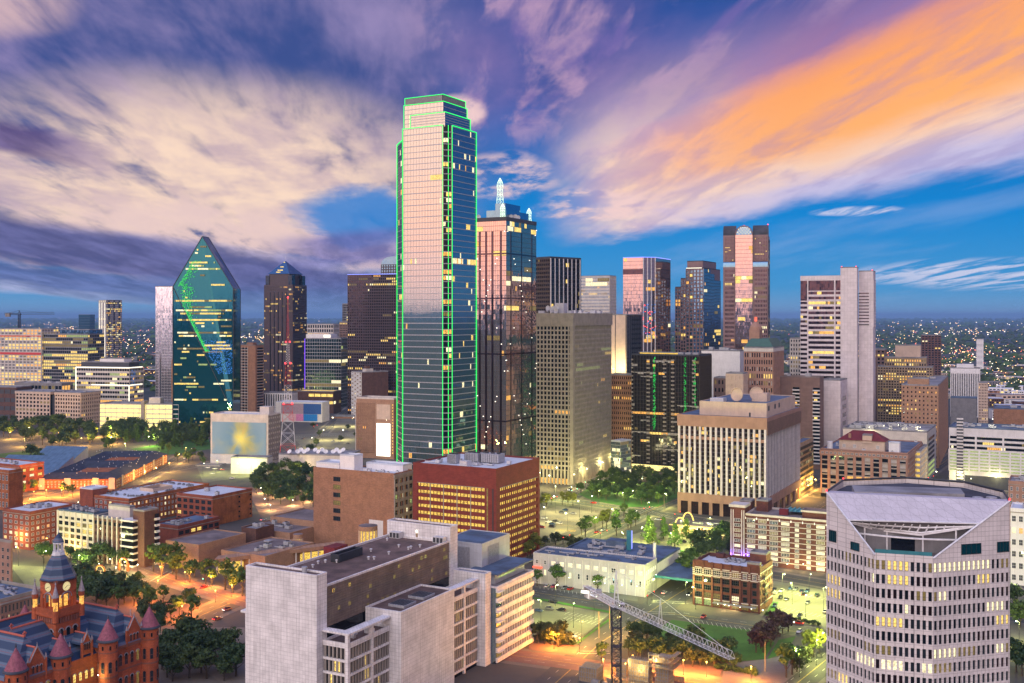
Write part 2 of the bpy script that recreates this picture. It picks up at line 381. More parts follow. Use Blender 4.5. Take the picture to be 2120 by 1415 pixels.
# ---------------------------------------------------------------- mesh builder
def link(o):
 sc.collection.objects.link(o); return o
class MB:
 """collects faces; build() links them as one mesh object"""
 def __init__(s, mats=()):
  s.v, s.f, s.mi = [], [], []
  s.mats = list(mats)
 def mat(s, name):
  if name not in s.mats: s.mats.append(name)
  return s.mats.index(name)
 def face(s, pts, m=0):
  k = len(s.v); s.v.extend(pts); s.f.append(tuple(range(k, k + len(pts)))); s.mi.append(m)
 def box(s, x0, x1, y0, y1, z0, z1, m=0, skip=''):
  a, b, c, d = (x0, y0, z0), (x1, y0, z0), (x1, y1, z0), (x0, y1, z0)
  e, f, g, h = (x0, y0, z1), (x1, y0, z1), (x1, y1, z1), (x0, y1, z1)
  if 'b' not in skip: s.face([d, c, b, a], m)
  if 't' not in skip: s.face([e, f, g, h], m)
  s.face([a, b, f, e], m); s.face([b, c, g, f], m); s.face([c, d, h, g], m); s.face([d, a, e, h], m)
 def prism(s, poly, z0, z1, m=0, mt=None, bottom=False):
  """poly counter-clockwise seen from above; z1 may be a list"""
  n = len(poly)
  zt = z1 if isinstance(z1, (list, tuple)) else [z1] * n
  for i in range(n):
   j = (i + 1) % n
   s.face([(*poly[i], z0), (*poly[j], z0), (*poly[j], zt[j]), (*poly[i], zt[i])], m)
  s.face([(*poly[i], zt[i]) for i in range(n)], m if mt is None else mt)
  if bottom: s.face([(*poly[i], z0) for i in reversed(range(n))], m)
 def tube(s, a, b, r, m=0, n=6, r2=None, caps=True):
  a, b = Vector(a), Vector(b); d = b - a
  if d.length < 1e-6: return
  q = d.to_track_quat('Z', 'Y'); r2 = r if r2 is None else r2
  k = len(s.v)
  for i in range(n):
   w = 2 * pi * i / n
   s.v.append(tuple(a + q @ Vector((r * cos(w), r * sin(w), 0))))
  for i in range(n):
   w = 2 * pi * i / n
   s.v.append(tuple(b + q @ Vector((r2 * cos(w), r2 * sin(w), 0))))
  for i in range(n):
   j = (i + 1) % n
   s.f.append((k + i, k + j, k + n + j, k + n + i)); s.mi.append(m)
  if caps:
   s.f.append(tuple(k + n + i for i in range(n))); s.mi.append(m)
   s.f.append(tuple(k + i for i in reversed(range(n)))); s.mi.append(m)
 def lathe(s, prof, n=16, c=(0, 0), m=0, rot=0.0, ms=None):
  """prof: list of (r, z) from bottom to top"""
  k = len(s.v)
  for r, z in prof:
   for i in range(n):
    w = 2 * pi * i / n + rot
    s.v.append((c[0] + r * cos(w), c[1] + r * sin(w), z))
  for p in range(len(prof) - 1):
   for i in range(n):
    j = (i + 1) % n
    s.f.append((k + p * n + i, k + p * n + j, k + (p + 1) * n + j, k + (p + 1) * n + i))
    s.mi.append(ms[p] if ms else m)
  s.f.append(tuple(k + (len(prof) - 1) * n + i for i in range(n))); s.mi.append(ms[-1] if ms else m)
 def blob(s, c, r, m=0, seed=0, n=6, rings=4, jit=.2):
  rr = random.Random(seed)
  k = len(s.v)
  for p in range(rings + 1):
   ph = -pi / 2 + pi * p / rings
   for i in range(n):
    w = 2 * pi * i / n + p * .4
    q = 1 + rr.uniform(-jit, jit)
    s.v.append((c[0] + r[0] * q * cos(ph) * cos(w), c[1] + r[1] * q * cos(ph) * sin(w), c[2] + r[2] * q * sin(ph)))
  for p in range(rings):
   for i in range(n):
    j = (i + 1) % n
    s.f.append((k + p * n + i, k + p * n + j, k + (p + 1) * n + j, k + (p + 1) * n + i)); s.mi.append(m)
 def mesh(s, name='mesh'):
  me = bpy.data.meshes.new(name)
  me.from_pydata(s.v, [], s.f)
  for mn in s.mats: me.materials.append(MATS[mn])
  if len(s.mats) > 1: me.polygons.foreach_set('material_index', s.mi)
  me.update()
  return me
 def build(s, name, parent=None, kind=None, smooth=False):
  if not s.f: return None
  me = s.mesh(name)
  if smooth: me.polygons.foreach_set('use_smooth', [True] * len(me.polygons))
  o = link(bpy.data.objects.new(name, me))
  if parent is not None: o.parent = parent
  if kind: o['kind'] = kind
  return o
def tag(o, label, cat, group=None):
 o['label'] = label; o['category'] = cat
 if group: o['group'] = group
 return o
def thing(name, label, cat, loc=(0, 0, 0), rz=0.0, group=None):
 o = link(bpy.data.objects.new(name, None))
 o.location = loc; o.rotation_euler = (0, 0, rz); o.empty_display_size = 2
 return tag(o, label, cat, group)
def part(name, mesh, parent, loc=(0, 0, 0), rot=(0, 0, 0), scale=(1, 1, 1)):
 o = link(bpy.data.objects.new(name, mesh)); o.parent = parent
 o.location = loc; o.rotation_euler = rot; o.scale = scale
 return o
def dup(root, loc, rz=0.0, scale=1.0, label=None, group=None):
 r = root.copy(); link(r); r.location = loc; r.rotation_euler = (0, 0, rz)
 r.scale = (scale,) * 3 if not isinstance(scale, tuple) else scale
 if label: r['label'] = label
 if group: r['group'] = group
 for ch in root.children:
  c = ch.copy(); link(c); c.parent = r
  for g in ch.children:
   d = g.copy(); link(d); d.parent = c
 return r
def gp(px, py):                       # ground point under a direction of view
 d = H * F / (py - HY)
 return ((px - CX) / F * d, d)
def at(px, py, Y):
 return ((px - CX) / F * Y, Y, H - (py - HY) / F * Y)
def zt(py, Y):
 return H - (py - HY) / F * Y
# ---------------------------------------------------------------- facades
def lit_rows(nx, ny, p, rowvar=1.0, run=.6, seed=0, mix=(5, 2, 3, 4, 0, 0)):
 rr = random.Random(seed)
 pool = [i for i, k in enumerate(mix) for _ in range(k)]
 rows = []
 for j in range(ny):
  pr = min(.97, p * (rr.lognormvariate(-.5 * rowvar * rowvar, rowvar) if rowvar else 1))
  cur = rr.random() < pr; c = rr.choice(pool); row = []
  for i in range(nx):
   if rr.random() > run:
    cur = rr.random() < pr; c = rr.choice(pool)
   row.append(c if cur else -1)
  rows.append(row)
 return rows
def facade(fr, lt, O, e, n, W_, z0, z1, nx, ny, wf, hf, dp, ds, lit=0.1, seed=0, mf=0, ms=None,
 rowvar=1.0, run=.6, mix=(5, 2, 3, 4, 0, 0), off=.06, ends=True, rows=None, blind=0.0):
 """piers and spandrels proud of a glass core; lit panes as quads just off the glass"""
 ms = mf if ms is None else ms
 ex, ey = e; nx_, ny_ = n
 def P(u, d, z): return (O[0] + ex * u + nx_ * d, O[1] + ey * u + ny_ * d, z)
 bay = W_ / nx; fl = (z1 - z0) / ny
 pw = bay * (1 - wf); sh = fl * (1 - hf)
 if wf < 1:
  for i in range(nx + 1):
   a, b = i * bay - pw / 2, i * bay + pw / 2
   if i == 0: a = 0
   if i == nx: b = W_
   if not ends and i in (0, nx): continue
   fr.face([P(a, dp, z0), P(b, dp, z0), P(b, dp, z1), P(a, dp, z1)], mf)
   fr.face([P(a, 0, z0), P(a, dp, z0), P(a, dp, z1), P(a, 0, z1)], mf)
   fr.face([P(b, dp, z0), P(b, 0, z0), P(b, 0, z1), P(b, dp, z1)], mf)
 if hf < 1:
  for j in range(ny + 1):
   a, b = z0 + j * fl - sh / 2, z0 + j * fl + sh / 2
   if j == 0: a = z0
   if j == ny: b = z1
   fr.face([P(0, ds, a), P(W_, ds, a), P(W_, ds, b), P(0, ds, b)], ms)
   fr.face([P(0, ds, b), P(W_, ds, b), P(W_, 0, b), P(0, 0, b)], ms)
   fr.face([P(0, 0, a), P(W_, 0, a), P(W_, ds, a), P(0, ds, a)], ms)
 if lt is not None and (lit > 0 or rows):
  rows = rows or lit_rows(nx, ny, lit, rowvar, run, seed, mix)
  rr = random.Random(seed + 5)
  for j, row in enumerate(rows):
   for i, c in enumerate(row):
    if c < 0:
     if blind and rr.random() < blind: c = 5
     else: continue
    a = i * bay + pw * .5; b = (i + 1) * bay - pw * .5
    lo_ = z0 + j * fl + sh / 2; hi_ = z0 + (j + 1) * fl - sh / 2
    if c == 5: lo_ = hi_ - (hi_ - lo_) * rr.choice((.35, .5, .7, 1))
    lt.face([P(a, off, lo_), P(b, off, lo_), P(b, off, hi_), P(a, off, hi_)], c)
WIN_MESH = {}
def win_mesh(w, h, kind, frame='white_paint', mull=(2, 2), arch=False, fd=.12):
 key = (round(w, 2), round(h, 2), kind, frame, mull, arch)
 if key in WIN_MESH: return WIN_MESH[key]
 mb = MB([frame, kind])
 t_ = min(.14, w * .1)
 nseg = 6
 top = [(w / 2 * cos(pi * k / nseg), h + w / 2 * sin(pi * k / nseg)) for k in range(nseg + 1)] if arch else [(w / 2, h), (-w / 2, h)]
 mb.face([(-w / 2, -.02, 0), (w / 2, -.02, 0)] + [(x, -.02, z) for x, z in top], 1)
 mb.box(-w / 2, -w / 2 + t_, -fd, -.03, 0, h, 0); mb.box(w / 2 - t_, w / 2, -fd, -.03, 0, h, 0)
 mb.box(-w / 2 + t_, w / 2 - t_, -fd, -.03, 0, t_, 0)
 if not arch: mb.box(-w / 2 + t_, w / 2 - t_, -fd, -.03, h - t_, h, 0)
 for i in range(1, mull[0]):
  x = -w / 2 + w * i / mull[0]; mb.box(x - t_ * .35, x + t_ * .35, -fd * .8, -.035, t_, h - t_, 0)
 for j in range(1, mull[1]):
  z = h * j / mull[1]; mb.box(-w / 2 + t_, w / 2 - t_, -fd * .7, -.04, z - t_ * .35, z + t_ * .35, 0)
 me = mb.mesh('window'); WIN_MESH[key] = me
 return me
def face_rot(n):                      # rotation that turns local -Y onto the outward normal n
 return (0, 0, atan2(n[1], n[0]) + pi / 2)
def windows(root, O, e, n, W_, z0, z1, nx, ny, wf, hf, lit=.2, frame='white_paint', mull=(2, 2), off=.05, seed=0,
 arch=False, kinds=('lit_yellow', 'lit_white', 'lit_warm', 'lit_dim'), dk=('glass_pane',), skip=None, name='window', zb=None):
 """each window an object of its own, alike ones sharing a mesh"""
 rr = random.Random(seed)
 bay = W_ / nx; fl = (z1 - z0) / ny; w = bay * wf; h = fl * hf
 for j in range(ny):
  pr = min(.95, lit * rr.lognormvariate(-.3, .8)) if lit else 0
  for i in range(nx):
   if skip and skip(i, j): continue
   k = rr.choice(kinds) if rr.random() < pr else rr.choice(dk)
   u = (i + .5) * bay; z = z0 + j * fl + fl * (1 - hf) / 2 if zb is None else z0 + j * fl + zb
   part(name, win_mesh(w, h, k, frame, mull, arch), root, (O[0] + e[0] * u + n[0] * off, O[1] + e[1] * u + n[1] * off, z), face_rot(n))
class Bld:
 """a building laid out on its street grid: local x to the right along the front, y away, origin at the near corner"""
 def __init__(s, name, label, xc, xl, xr, D, ytop, ang, cat='building', group=None, w=None, l=None):
  a = radians(ang)
  tl, tr = (xl - CX) / F, None
  Cx = (xc - CX) / F * D
  s.w = w if w else (Cx - tl * D) / (cos(a) + tl * sin(a))
  if l: s.l = l
  else:
   tr = (xr - CX) / F
   s.l = (tr * D - Cx) / (sin(a) - tr * cos(a))
  s.a, s.D = a, D
  s.h = zt(ytop, D)
  s.root = thing(name, label, cat, (Cx, D, 0), -a, group)
  s.nb = 0
 def z(s, py): return zt(py, s.D)
 def faces(s, x0=None, x1=0.0, y0=0.0, y1=None):
  x0 = -s.w if x0 is None else x0; y1 = s.l if y1 is None else y1
  return {'f': ((x0, y0), (1, 0), (0, -1), x1 - x0), 'r': ((x1, y0), (0, 1), (1, 0), y1 - y0),
 'l': ((x0, y1), (0, -1), (-1, 0), y1 - y0), 'b': ((x1, y1), (-1, 0), (0, 1), x1 - x0)}
 def core(s, mat, z0=0.0, z1=None, x0=None, x1=0.0, y0=0.0, y1=None, name='wall', roof=None):
  x0 = -s.w if x0 is None else x0; y1 = s.l if y1 is None else y1; z1 = s.h if z1 is None else z1
  mb = MB([mat]); mb.box(x0, x1, y0, y1, z0, z1, 0, 'b')
  o = mb.build(name, s.root)
  if roof: s.roof(roof, x0, x1, y0, y1, z1)
  return o
 def roof(s, mat, x0=None, x1=0.0, y0=0.0, y1=None, z=None, par=1.0, pt=.5, pm=None, inset=0.0):
  x0 = -s.w if x0 is None else x0; y1 = s.l if y1 is None else y1; z = s.h if z is None else z
  mb = MB([mat]); mb.face([(x0, y0, z + .05), (x1, y0, z + .05), (x1, y1, z + .05), (x0, y1, z + .05)], 0)
  o = mb.build('roof', s.root)
  if par:
   p = MB([pm or mat]); e = .04
   p.box(x0 - e, x1 + e, y0 - e, y0 + pt, z - .02, z + par); p.box(x0 - e, x1 + e, y1 - pt, y1 + e, z - .02, z + par)
   p.box(x0 - e, x0 + pt, y0 + pt, y1 - pt, z - .02, z + par); p.box(x1 - pt, x1 + e, y0 + pt, y1 - pt, z - .02, z + par)
   p.build('parapet', s.root)
  return o
 def grid(s, sides, z0, z1, nx, ny, wf, hf, dp=.5, ds=.4, frame='concrete', lit=.1, seed=1, rect=None, ms=None, bay=None, name='frame_grid', **kw):
  """facade on the given sides; nx counts bays on the front, other sides keep the bay width"""
  fr = MB([frame] + ([ms] if ms else [])); lt = MB(LIT)
  fc = s.faces(*(rect or ()))
  bw = bay or fc['f'][3] / nx
  for k, sd_ in enumerate(sides):
   O, e, n, L = fc[sd_]
   nn = nx if (sd_ == 'f' and not bay) else max(1, round(L / bw))
   facade(fr, lt, O, e, n, L, z0, z1, nn, ny, wf, hf, dp, ds, lit, seed + 31 * k, 0, 1 if ms else 0, **kw)
  fr.build(name, s.root, 'stuff'); lt.build('lit_window', s.root, 'stuff')
 def wins(s, side, z0, z1, nx, ny, wf, hf, rect=None, **kw):
  O, e, n, L = s.faces(*(rect or ()))[side]
  windows(s.root, O, e, n, L, z0, z1, nx, ny, wf, hf, **kw)
 def box(s, name, mat, x0, x1, y0, y1, z0, z1, parent=None):
  mb = MB([mat]); mb.box(x0, x1, y0, y1, z0, z1)
  return mb.build(name, parent or s.root)
 def units(s, n, seed, z=None, x0=None, x1=0.0, y0=0.0, y1=None, mat='hvac', sz=(1.5, 4), hz=(1, 2.6)):
  rr = random.Random(seed)
  x0 = -s.w if x0 is None else x0; y1 = s.l if y1 is None else y1; z = s.h if z is None else z
  for i in range(n):
   a, b = rr.uniform(*sz), rr.uniform(*sz); hh = rr.uniform(*hz)
   cx, cy = rr.uniform(x0 + 3, x1 - 3 - a), rr.uniform(y0 + 3, y1 - 3 - b)
   mb = MB([mat, 'steel_dark'])
   mb.box(cx, cx + a, cy, cy + b, z + .3, z + hh)
   mb.box(cx + .2, cx + a - .2, cy + .2, cy + b - .2, z + .04, z + .29, 1)
   if rr.random() < .6:
    mb.lathe([(min(a, b) * .33, z + hh + .01), (min(a, b) * .33, z + hh + .35)], 10, (cx + a / 2, cy + b / 2), 1)
   if rr.random() < .35 and a < 4:
    q = rr.uniform(4, 9)
    if cx - q > x0 + 1: mb.box(cx - q, cx - .02, cy + b * .3, cy + b * .3 + .7, z + .35, z + .95)
   mb.build('roof_unit', s.root)
# ================================================================ towers
GA = 28.0
def simple(name, label, xc, xl, xr, D, ytop, ang, core, frame, nx, ny, wf, hf, dp=.5, ds=.4, lit=.1, sides='frl', roof='roof_grey',
 base=0.0, topband=0.0, seed=1, w=None, l=None, cat='building', units=0, ms=None, blind=0.0, mix=(5, 2, 3, 4, 0, 0), rowvar=1.0, run=.6, bandmat=None):
 b = Bld(name, label, xc, xl, xr, D, ytop, ang, cat, None, w, l)
 b.core(core)
 b.grid(sides, base, b.h - topband, nx, ny, wf, hf, dp, ds, frame, lit, seed, ms=ms, blind=blind, mix=mix, rowvar=rowvar, run=run)
 if topband:
  e = max(dp, ds) + .06
  mb = MB([bandmat or frame]); mb.box(-b.w - e, e, -e, b.l + e, b.h - topband, b.h + .1); mb.build('top_band', b.root)
  b.roof(roof, -b.w - e, e, -e, b.l + e, b.h + .1, 1.2)
 else:
  b.roof(roof, par=1.2)
 if units: b.units(units, seed, b.h + (.15 if topband else .06), sz=(2, 7), hz=(1.5, 4))
 return b
# ---- the tallest tower, outlined in green light
def tall_tower():
 D = 700.0; a = radians(29)
 b = Bld('glass_skyscraper', 'tallest glass skyscraper, pink mirror front outlined with green light', 928, 824, 992, D, 258, 29)
 R = b.root; w, l, c = 51.6, 50.9, 4.14
 zm, zl = b.h, zt(281, D)
 k = 15.4
 main = [(-w + k, 0), (-c, 0), (0, c), (0, l - k), (-k, l), (-w + k, l), (-w + k, l - .01)]
 octo = [(-w + k, 0), (-c, 0), (0, c), (0, l - k), (-k, l), (-w + k, l)]
 lowp = [(-w, k), (-w + k, 0.01), (-w + k, l - .01), (-w, l - k)]
 body = MB(['glass_boa_pink_sky', 'glass_boa_blue_sky']); body.prism(octo, 0, zm, 0); body.mi[2] = body.mi[3] = 1; body.build('shaft', R)
 low = MB(['glass_boa_pink_sky']); low.prism(lowp, 0, zl, 0); low.build('side_shaft', R)
 fh = 3.95
 band = MB(['mullion']); mul_ = MB(['mullion_dark']); lt = MB(LIT)
 def strips(p, q, z1, lit, seed, nx, half=.16):
  d = Vector((q[0] - p[0], q[1] - p[1])); L = d.length; d.normalize(); n = (d[1], -d[0])
  ny = int(z1 / fh)
  for j in range(1, ny + 1):
   zb = j * fh
   hh = .30 if j % 2 else .20
   A_, B_ = (p[0] + n[0] * .12, p[1] + n[1] * .12), (q[0] + n[0] * .12, q[1] + n[1] * .12)
   band.face([(*A_, zb - hh), (*B_, zb - hh), (*B_, zb + hh), (*A_, zb + hh)])
   band.face([(*A_, zb + hh), (*B_, zb + hh), (*q, zb + hh), (*p, zb + hh)])
  facade(mul_, lt, p, (d[0], d[1]), n, L, 0, ny * fh, nx, ny, .91, 1.0, .12, .0, lit, seed, rowvar=1.2, run=.45, mix=(3, 1, 5, 0, 0, 0))
 strips(octo[0], octo[1], zm, .006, 3, 26)
 strips(octo[2], octo[3], zm, .028, 4, 24)
 strips(lowp[0], lowp[1], zl, .03, 6, 8)
 strips(octo[5], octo[0], zm, .03, 8, 24); strips(lowp[3], lowp[0], zl, .03, 9, 16)
 led = MB(['steel_dark', 'mullion'])
 for j in range(1, int(zm / fh)):
  p, q = octo[1], octo[2]; n = (.7071, -.7071); zb = j * fh
  o_ = 1.0
  P1, Q1 = (p[0] + n[0] * o_, p[1] + n[1] * o_), (q[0] + n[0] * o_, q[1] + n[1] * o_)
  led.prism([p, P1, Q1, q], zb - .3, zb + .25, 1)
 dk = MB(['glass_dark']); n = (.7071 * .15, -.7071 * .15)
 p, q = (octo[1][0] + .3, octo[1][1] + .3), (octo[2][0] - .3, octo[2][1] - .3)
 dk.face([(p[0] + n[0], p[1] + n[1], 0), (q[0] + n[0], q[1] + n[1], 0), (q[0] + n[0], q[1] + n[1], zm), (p[0] + n[0], p[1] + n[1], zm)])
 dk.build('corner_glass', R); led.build('corner_ledge', R, 'stuff')
 facade(MB(), lt, octo[1], (.7071, .7071), (.7071, -.7071), c * 1.414, 0, zm, 3, int(zm / fh), .8, .7, .3, .0, .22, 12, off=.35, mix=(4, 5, 2, 4, 0, 0))
 band.build('floor_band', R, 'stuff'); mul_.build('mullion', R, 'stuff'); lt.build('lit_window', R, 'stuff')
 zu = [zt(262, D), zt(231, D), zt(208, D), zt(193, D)]
 c1 = MB(['glass_boa_pink_sky', 'glass_boa_blue_sky']); c1.box(-w + k + .6, -c - .5, 1.0, 31, zm - 1, zu[2] - .4); c1.mi[3] = 1; c1.build('upper_tier', R)
 c1 = MB(['glass_boa_pink_sky', 'glass_boa_blue_sky']); c1.box(-w + k + 6, -c + 1.2, .5, 32.5, zm - 1, zu[1] + .2); c1.mi[3] = 1; c1.build('upper_tier', R)
 c1 = MB(['dark_panel', 'glass_boa_pink_sky']); c1.box(-w + k + .9, -c - 1.2, 1.6, 30, zu[2] - 1, zu[3], 0); c1.build('crown_louvre', R)
 lv = MB(['mullion'])
 for i in range(40):
  x = -w + k + 1.2 + i * (w - k - c - 2.6) / 40; lv.box(x, x + .25, 1.45, 1.58, zu[2], zu[3] - .4)
 for i in range(40):
  y = 2 + i * 28 / 40; lv.box(-c - 1.18, -c - 1.05, y, y + .25, zu[2], zu[3] - .4)
 lv.build('crown_fin', R, 'stuff')
 mm = MB(['mullion_dark', 'mullion'])
 for x0, x1, y0, y1, za, zb in ((-w + k + .6, -c - .5, 1.0, 31, zm, zu[2] - .4), (-w + k + 6, -c + 1.2, .5, 32.5, zm, zu[1] + .2)):
  nn = 28
  for i in range(nn):
   x = x0 + (x1 - x0) * i / nn; mm.box(x, x + .12, y0 - .08, y0 - .01, za, zb)
   y = y0 + (y1 - y0) * i / nn; mm.box(x1 + .01, x1 + .08, y, y + .12, za, zb)
  for j in range(1, 5):
   z = za + (zb - za) * j / 5; mm.box(x0, x1, y0 - .12, y0 - .02, z, z + .4, 1); mm.box(x1 + .02, x1 + .12, y0, y1, z, z + .4, 1)
 mm.build('crown_mullion', R, 'stuff')
 r = .22
 def neon(*pts):
  mb = MB(['neon_green'])
  for p_, q_ in zip(pts[:-1], pts[1:]): mb.tube(p_, q_, r, 0, 5)
  mb.build('light_tube', R)
 g = .45
 for (x, y), z in (((-w + k - .1, -g), zm), ((-c, -g), zm), ((g, c), zm), ((g, l - k), zm), ((-w - g, k), zl)):
  neon((x, y, 0), (x, y, z))
 neon((-c + 3.0, 1.9, 0), (-c + 3.0, 1.9, zm))
 neon((-w + k, -g, zm), (-c, -g, zm)); neon((g, c, zm), (g, l - k, zm)); neon((-w - g, k, zl), (-w + k, -g, zl))
 x0, x1, y0, y1 = -w + k + .3, -c - .1, .6, 31
 neon((x0, y0, zm), (x0, y0, zu[2]), (x1, y0, zu[2]), (x1, y1, zu[2]), (x1, y1, zm))
 x0, x1, y0, y1 = -w + k + 5.8, -c + 1.6, .1, 32.5
 neon((x0, y0, zm), (x0, y0, zu[1]), (x1, y0, zu[1]), (x1, y1, zu[1]), (x1, y1, zm))
 x0, x1, y0, y1 = -w + k + .7, -c - .8, 1.2, 30
 neon((x0, y0, zu[2]), (x0, y0, zu[3]), (x1, y0, zu[3]), (x1, y1, zu[3]), (x1, y1, zu[2]))
tall_tower()
# ---- glass tower with lantern spires
def spire_tower():
 b = Bld('glass_tower', 'copper mirrored glass tower with three lit lattice spires on its roof', 1048, 970, 1110, 823, 457, GA)
 R = b.root
 b.core('glass_ren')
 b.grid('frl', 0, b.h, 18, 56, .955, .93, .10, .07, 'mullion_dark', .055, 21, run=.8, rowvar=1.3)
 st = MB(['glass_bronze'])
 for u in (.30, .47, .64, .86):
  x = -b.w + b.w * u; st.box(x - .9, x + .9, -.16, -.02, 0, b.h - 8)
 for u in (.15, .5, .85):
  st.box(.02, .16, b.l * u - .8, b.l * u + .8, 0, b.h - 8)
 for z in (.28, .52, .72, .88): st.box(-b.w, 0, -.2, -.03, b.h * z, b.h * z + 1.2); st.box(.03, .2, 0, b.l, b.h * z, b.h * z + 1.2)
 st.build('bay_strip', R, 'stuff')
 mb = MB(['mullion_dark']); mb.box(-b.w - .3, .3, -.3, b.l + .3, b.h, b.h + 3); mb.build('parapet', R)
 dots = MB(['led_white'])
 for i in range(26):                       # the double cross of lamps
  t_ = i / 25
  for u in (t_, 1 - t_):
   for zb, hh in ((b.h * .02, b.h * .46), (b.h * .50, b.h * .48)):
    z = zb + hh * t_
    if random.Random(i * 7 + int(u * 50)).random() < .62: continue
    dots.box(-b.w * u - .28, -b.w * u + .28, -.5, -.25, z, z + .55); dots.box(.25, .5, b.l * u - .28, b.l * u + .28, z, z + .55)
 dots.build('lamp_dot', R, 'stuff')
 z0 = b.h + 3
 b.box('plant_room', 'glass_blue', -b.w * .62, -b.w * .10, 6, b.l - 6, z0, z0 + 6)
 b.box('plant_room', 'glass_blue', -b.w * .48, -b.w * .22, 12, b.l - 14, z0 + 6, z0 + 12)
 def spire(x, y, zb, zt_, r):
  sp = MB(['spire_light', 'steel_white'])
  H_ = zt_ - zb
  prof = [(r, 0), (r, H_ * .18), (r * .8, H_ * .36), (r * .8, H_ * .55), (r * .95, H_ * .70), (r * .75, H_ * .82), (r * .4, H_ * .92), (.1, H_)]
  for (r0, h0), (r1, h1) in zip(prof[:-1], prof[1:]):
   for i in range(6):
    w0, w1 = 2 * pi * i / 6, 2 * pi * (i + 1) / 6
    p = lambda rr_, hh_, ww_: (x + rr_ * cos(ww_), y + rr_ * sin(ww_), zb + hh_)
    sp.tube(p(r0, h0, w0), p(r1, h1, w0), .13, 0, 4); sp.tube(p(r0, h0, w0), p(r1, h1, w1), .09, 0, 4)
    sp.tube(p(r1, h1, w0), p(r1, h1, w1), .10, 0, 4)
  sp.lathe([(r * .45, zb + H_ * .88), (.1, zb + H_)], 8, (x, y), 0)
  sp.tube((x, y, zb), (x, y, zt_), .14, 1, 5)
  sp.build('spire', R)
 spire(-b.w * .42, 16, z0 + 12, zt(366, 835), 3.0)
 spire(-5.0, 3.5, z0 - 2, zt(421, 825), 2.3)
 spire(-4.0, b.l - 5, z0 - 2, zt(430, 860), 2.3)
 for i, (x, y, s) in enumerate(((-36, 4, 2.4), (-28, 5, 2.0), (-2.5, 12, 1.6), (-2.5, 19, 2.2), (-2.5, 24, 1.8))):
  d = MB(['hvac_light']); d.lathe([(s * .2, z0 + 1.0), (s, z0 + 1.5), (s, z0 + 1.7), (s * .1, z0 + 1.3)], 12, (0, 0))
  o = d.build('dish_antenna', R); o.rotation_euler = (radians(80), 0, radians(20)); o.location = (x, y + 1, z0 + 1)
  for v in o.data.vertices: v.co.z -= z0
  mb = MB(['steel_grey']); mb.tube((x, y + 1.5, z0 - 1), (x, y + 1.5, z0 + 3.2), .2); mb.build('mast', R)
spire_tower()
# ---- concrete grid tower
def grid_tower():
 b = Bld('concrete_office_tower', 'grey concrete office tower with square window grid and roof dishes', 1185, 1097, 1265, 899, 652, 25)
 R = b.root; zb = b.z(675); base = 12.0
 b.core('glass_dark')
 b.grid('fl', base, zb, 12, 31, .66, .66, 1.0, .95, 'concrete', .10, 5, rowvar=1.6, run=.8, mix=(6, 3, 1, 3, 2, 0))
 b.grid('r', base, zb, 12, 31, .62, .64, .42, .36, 'concrete', .10, 6, rowvar=1.6, run=.8, mix=(6, 3, 1, 3, 2, 0), bay=b.w / 16)
 mb = MB(['concrete']); mb.box(-b.w - 1.1, 1.1, -1.1, b.l + 1.1, zb, b.h);
 for i in range(25):
  x = -b.w + b.w * i / 24; mb.box(x - .25, x + .25, -1.3, -1.12, zb + .3, b.h - .3)
 mb.build('top_panel', R)
 b.roof('roof_grey', -b.w - 1.1, 1.1, -1.1, b.l + 1.1, b.h, 1.3, pm='concrete')
 corner = MB(['concrete'])
 corner.box(-1.9, 1.3, -1.4, 1.9, 0, zb - .01); corner.box(-b.w - 1.3, -b.w + 1.3, -1.4, 1.3, 0, zb - .01); corner.build('corner_pier', R)
 cl = MB(['concrete'])
 for i in range(13):
  x = -b.w + b.w * i / 12; cl.box(x - .8, x + .8, -1.3, .2, 0, base)
 n = round(b.l / (b.w / 12))
 for i in range(n + 1):
  y = b.l * i / n; cl.box(-.2, 1.3, y - .5, y + .5, 0, base)
 cl.build('colonnade', R, 'stuff')
 lob = MB(['lit_warm']); lob.face([(-b.w + 1, -.12, .5), (-1, -.12, .5), (-1, -.12, 5), (-b.w + 1, -.12, 5)])
 lob.face([(.12, 1, .5), (.12, b.l - 1, .5), (.12, b.l - 1, 5), (.12, 1, 5)]); lob.build('lobby_glazing', R)
 z = b.h
 b.units(16, 5, z + .1, sz=(2, 6), hz=(1.5, 4.5), mat='hvac_light')
 b.box('plant_room', 'hvac_light', -20, -12, 10, 18, z, z + 10)
 rr = random.Random(3)
 for i in range(9):
  s = rr.uniform(1.3, 2.6); d = MB(['hvac_light']); d.lathe([(s * .2, 0), (s, .5), (s, .7), (s * .1, .3)], 14)
  x, y, zz_ = -26 + rr.uniform(0, 12), rr.uniform(1, 9), z + rr.uniform(2.5, 8)
  o = d.build('dish_antenna', R); o.location = (x, y, zz_); o.rotation_euler = (radians(85), 0, radians(rr.uniform(-30, 40)))
  mb = MB(['steel_grey']); mb.tube((x, y + .6, z), (x, y + .6, zz_), .18); mb.build('mast', R)
grid_tower()
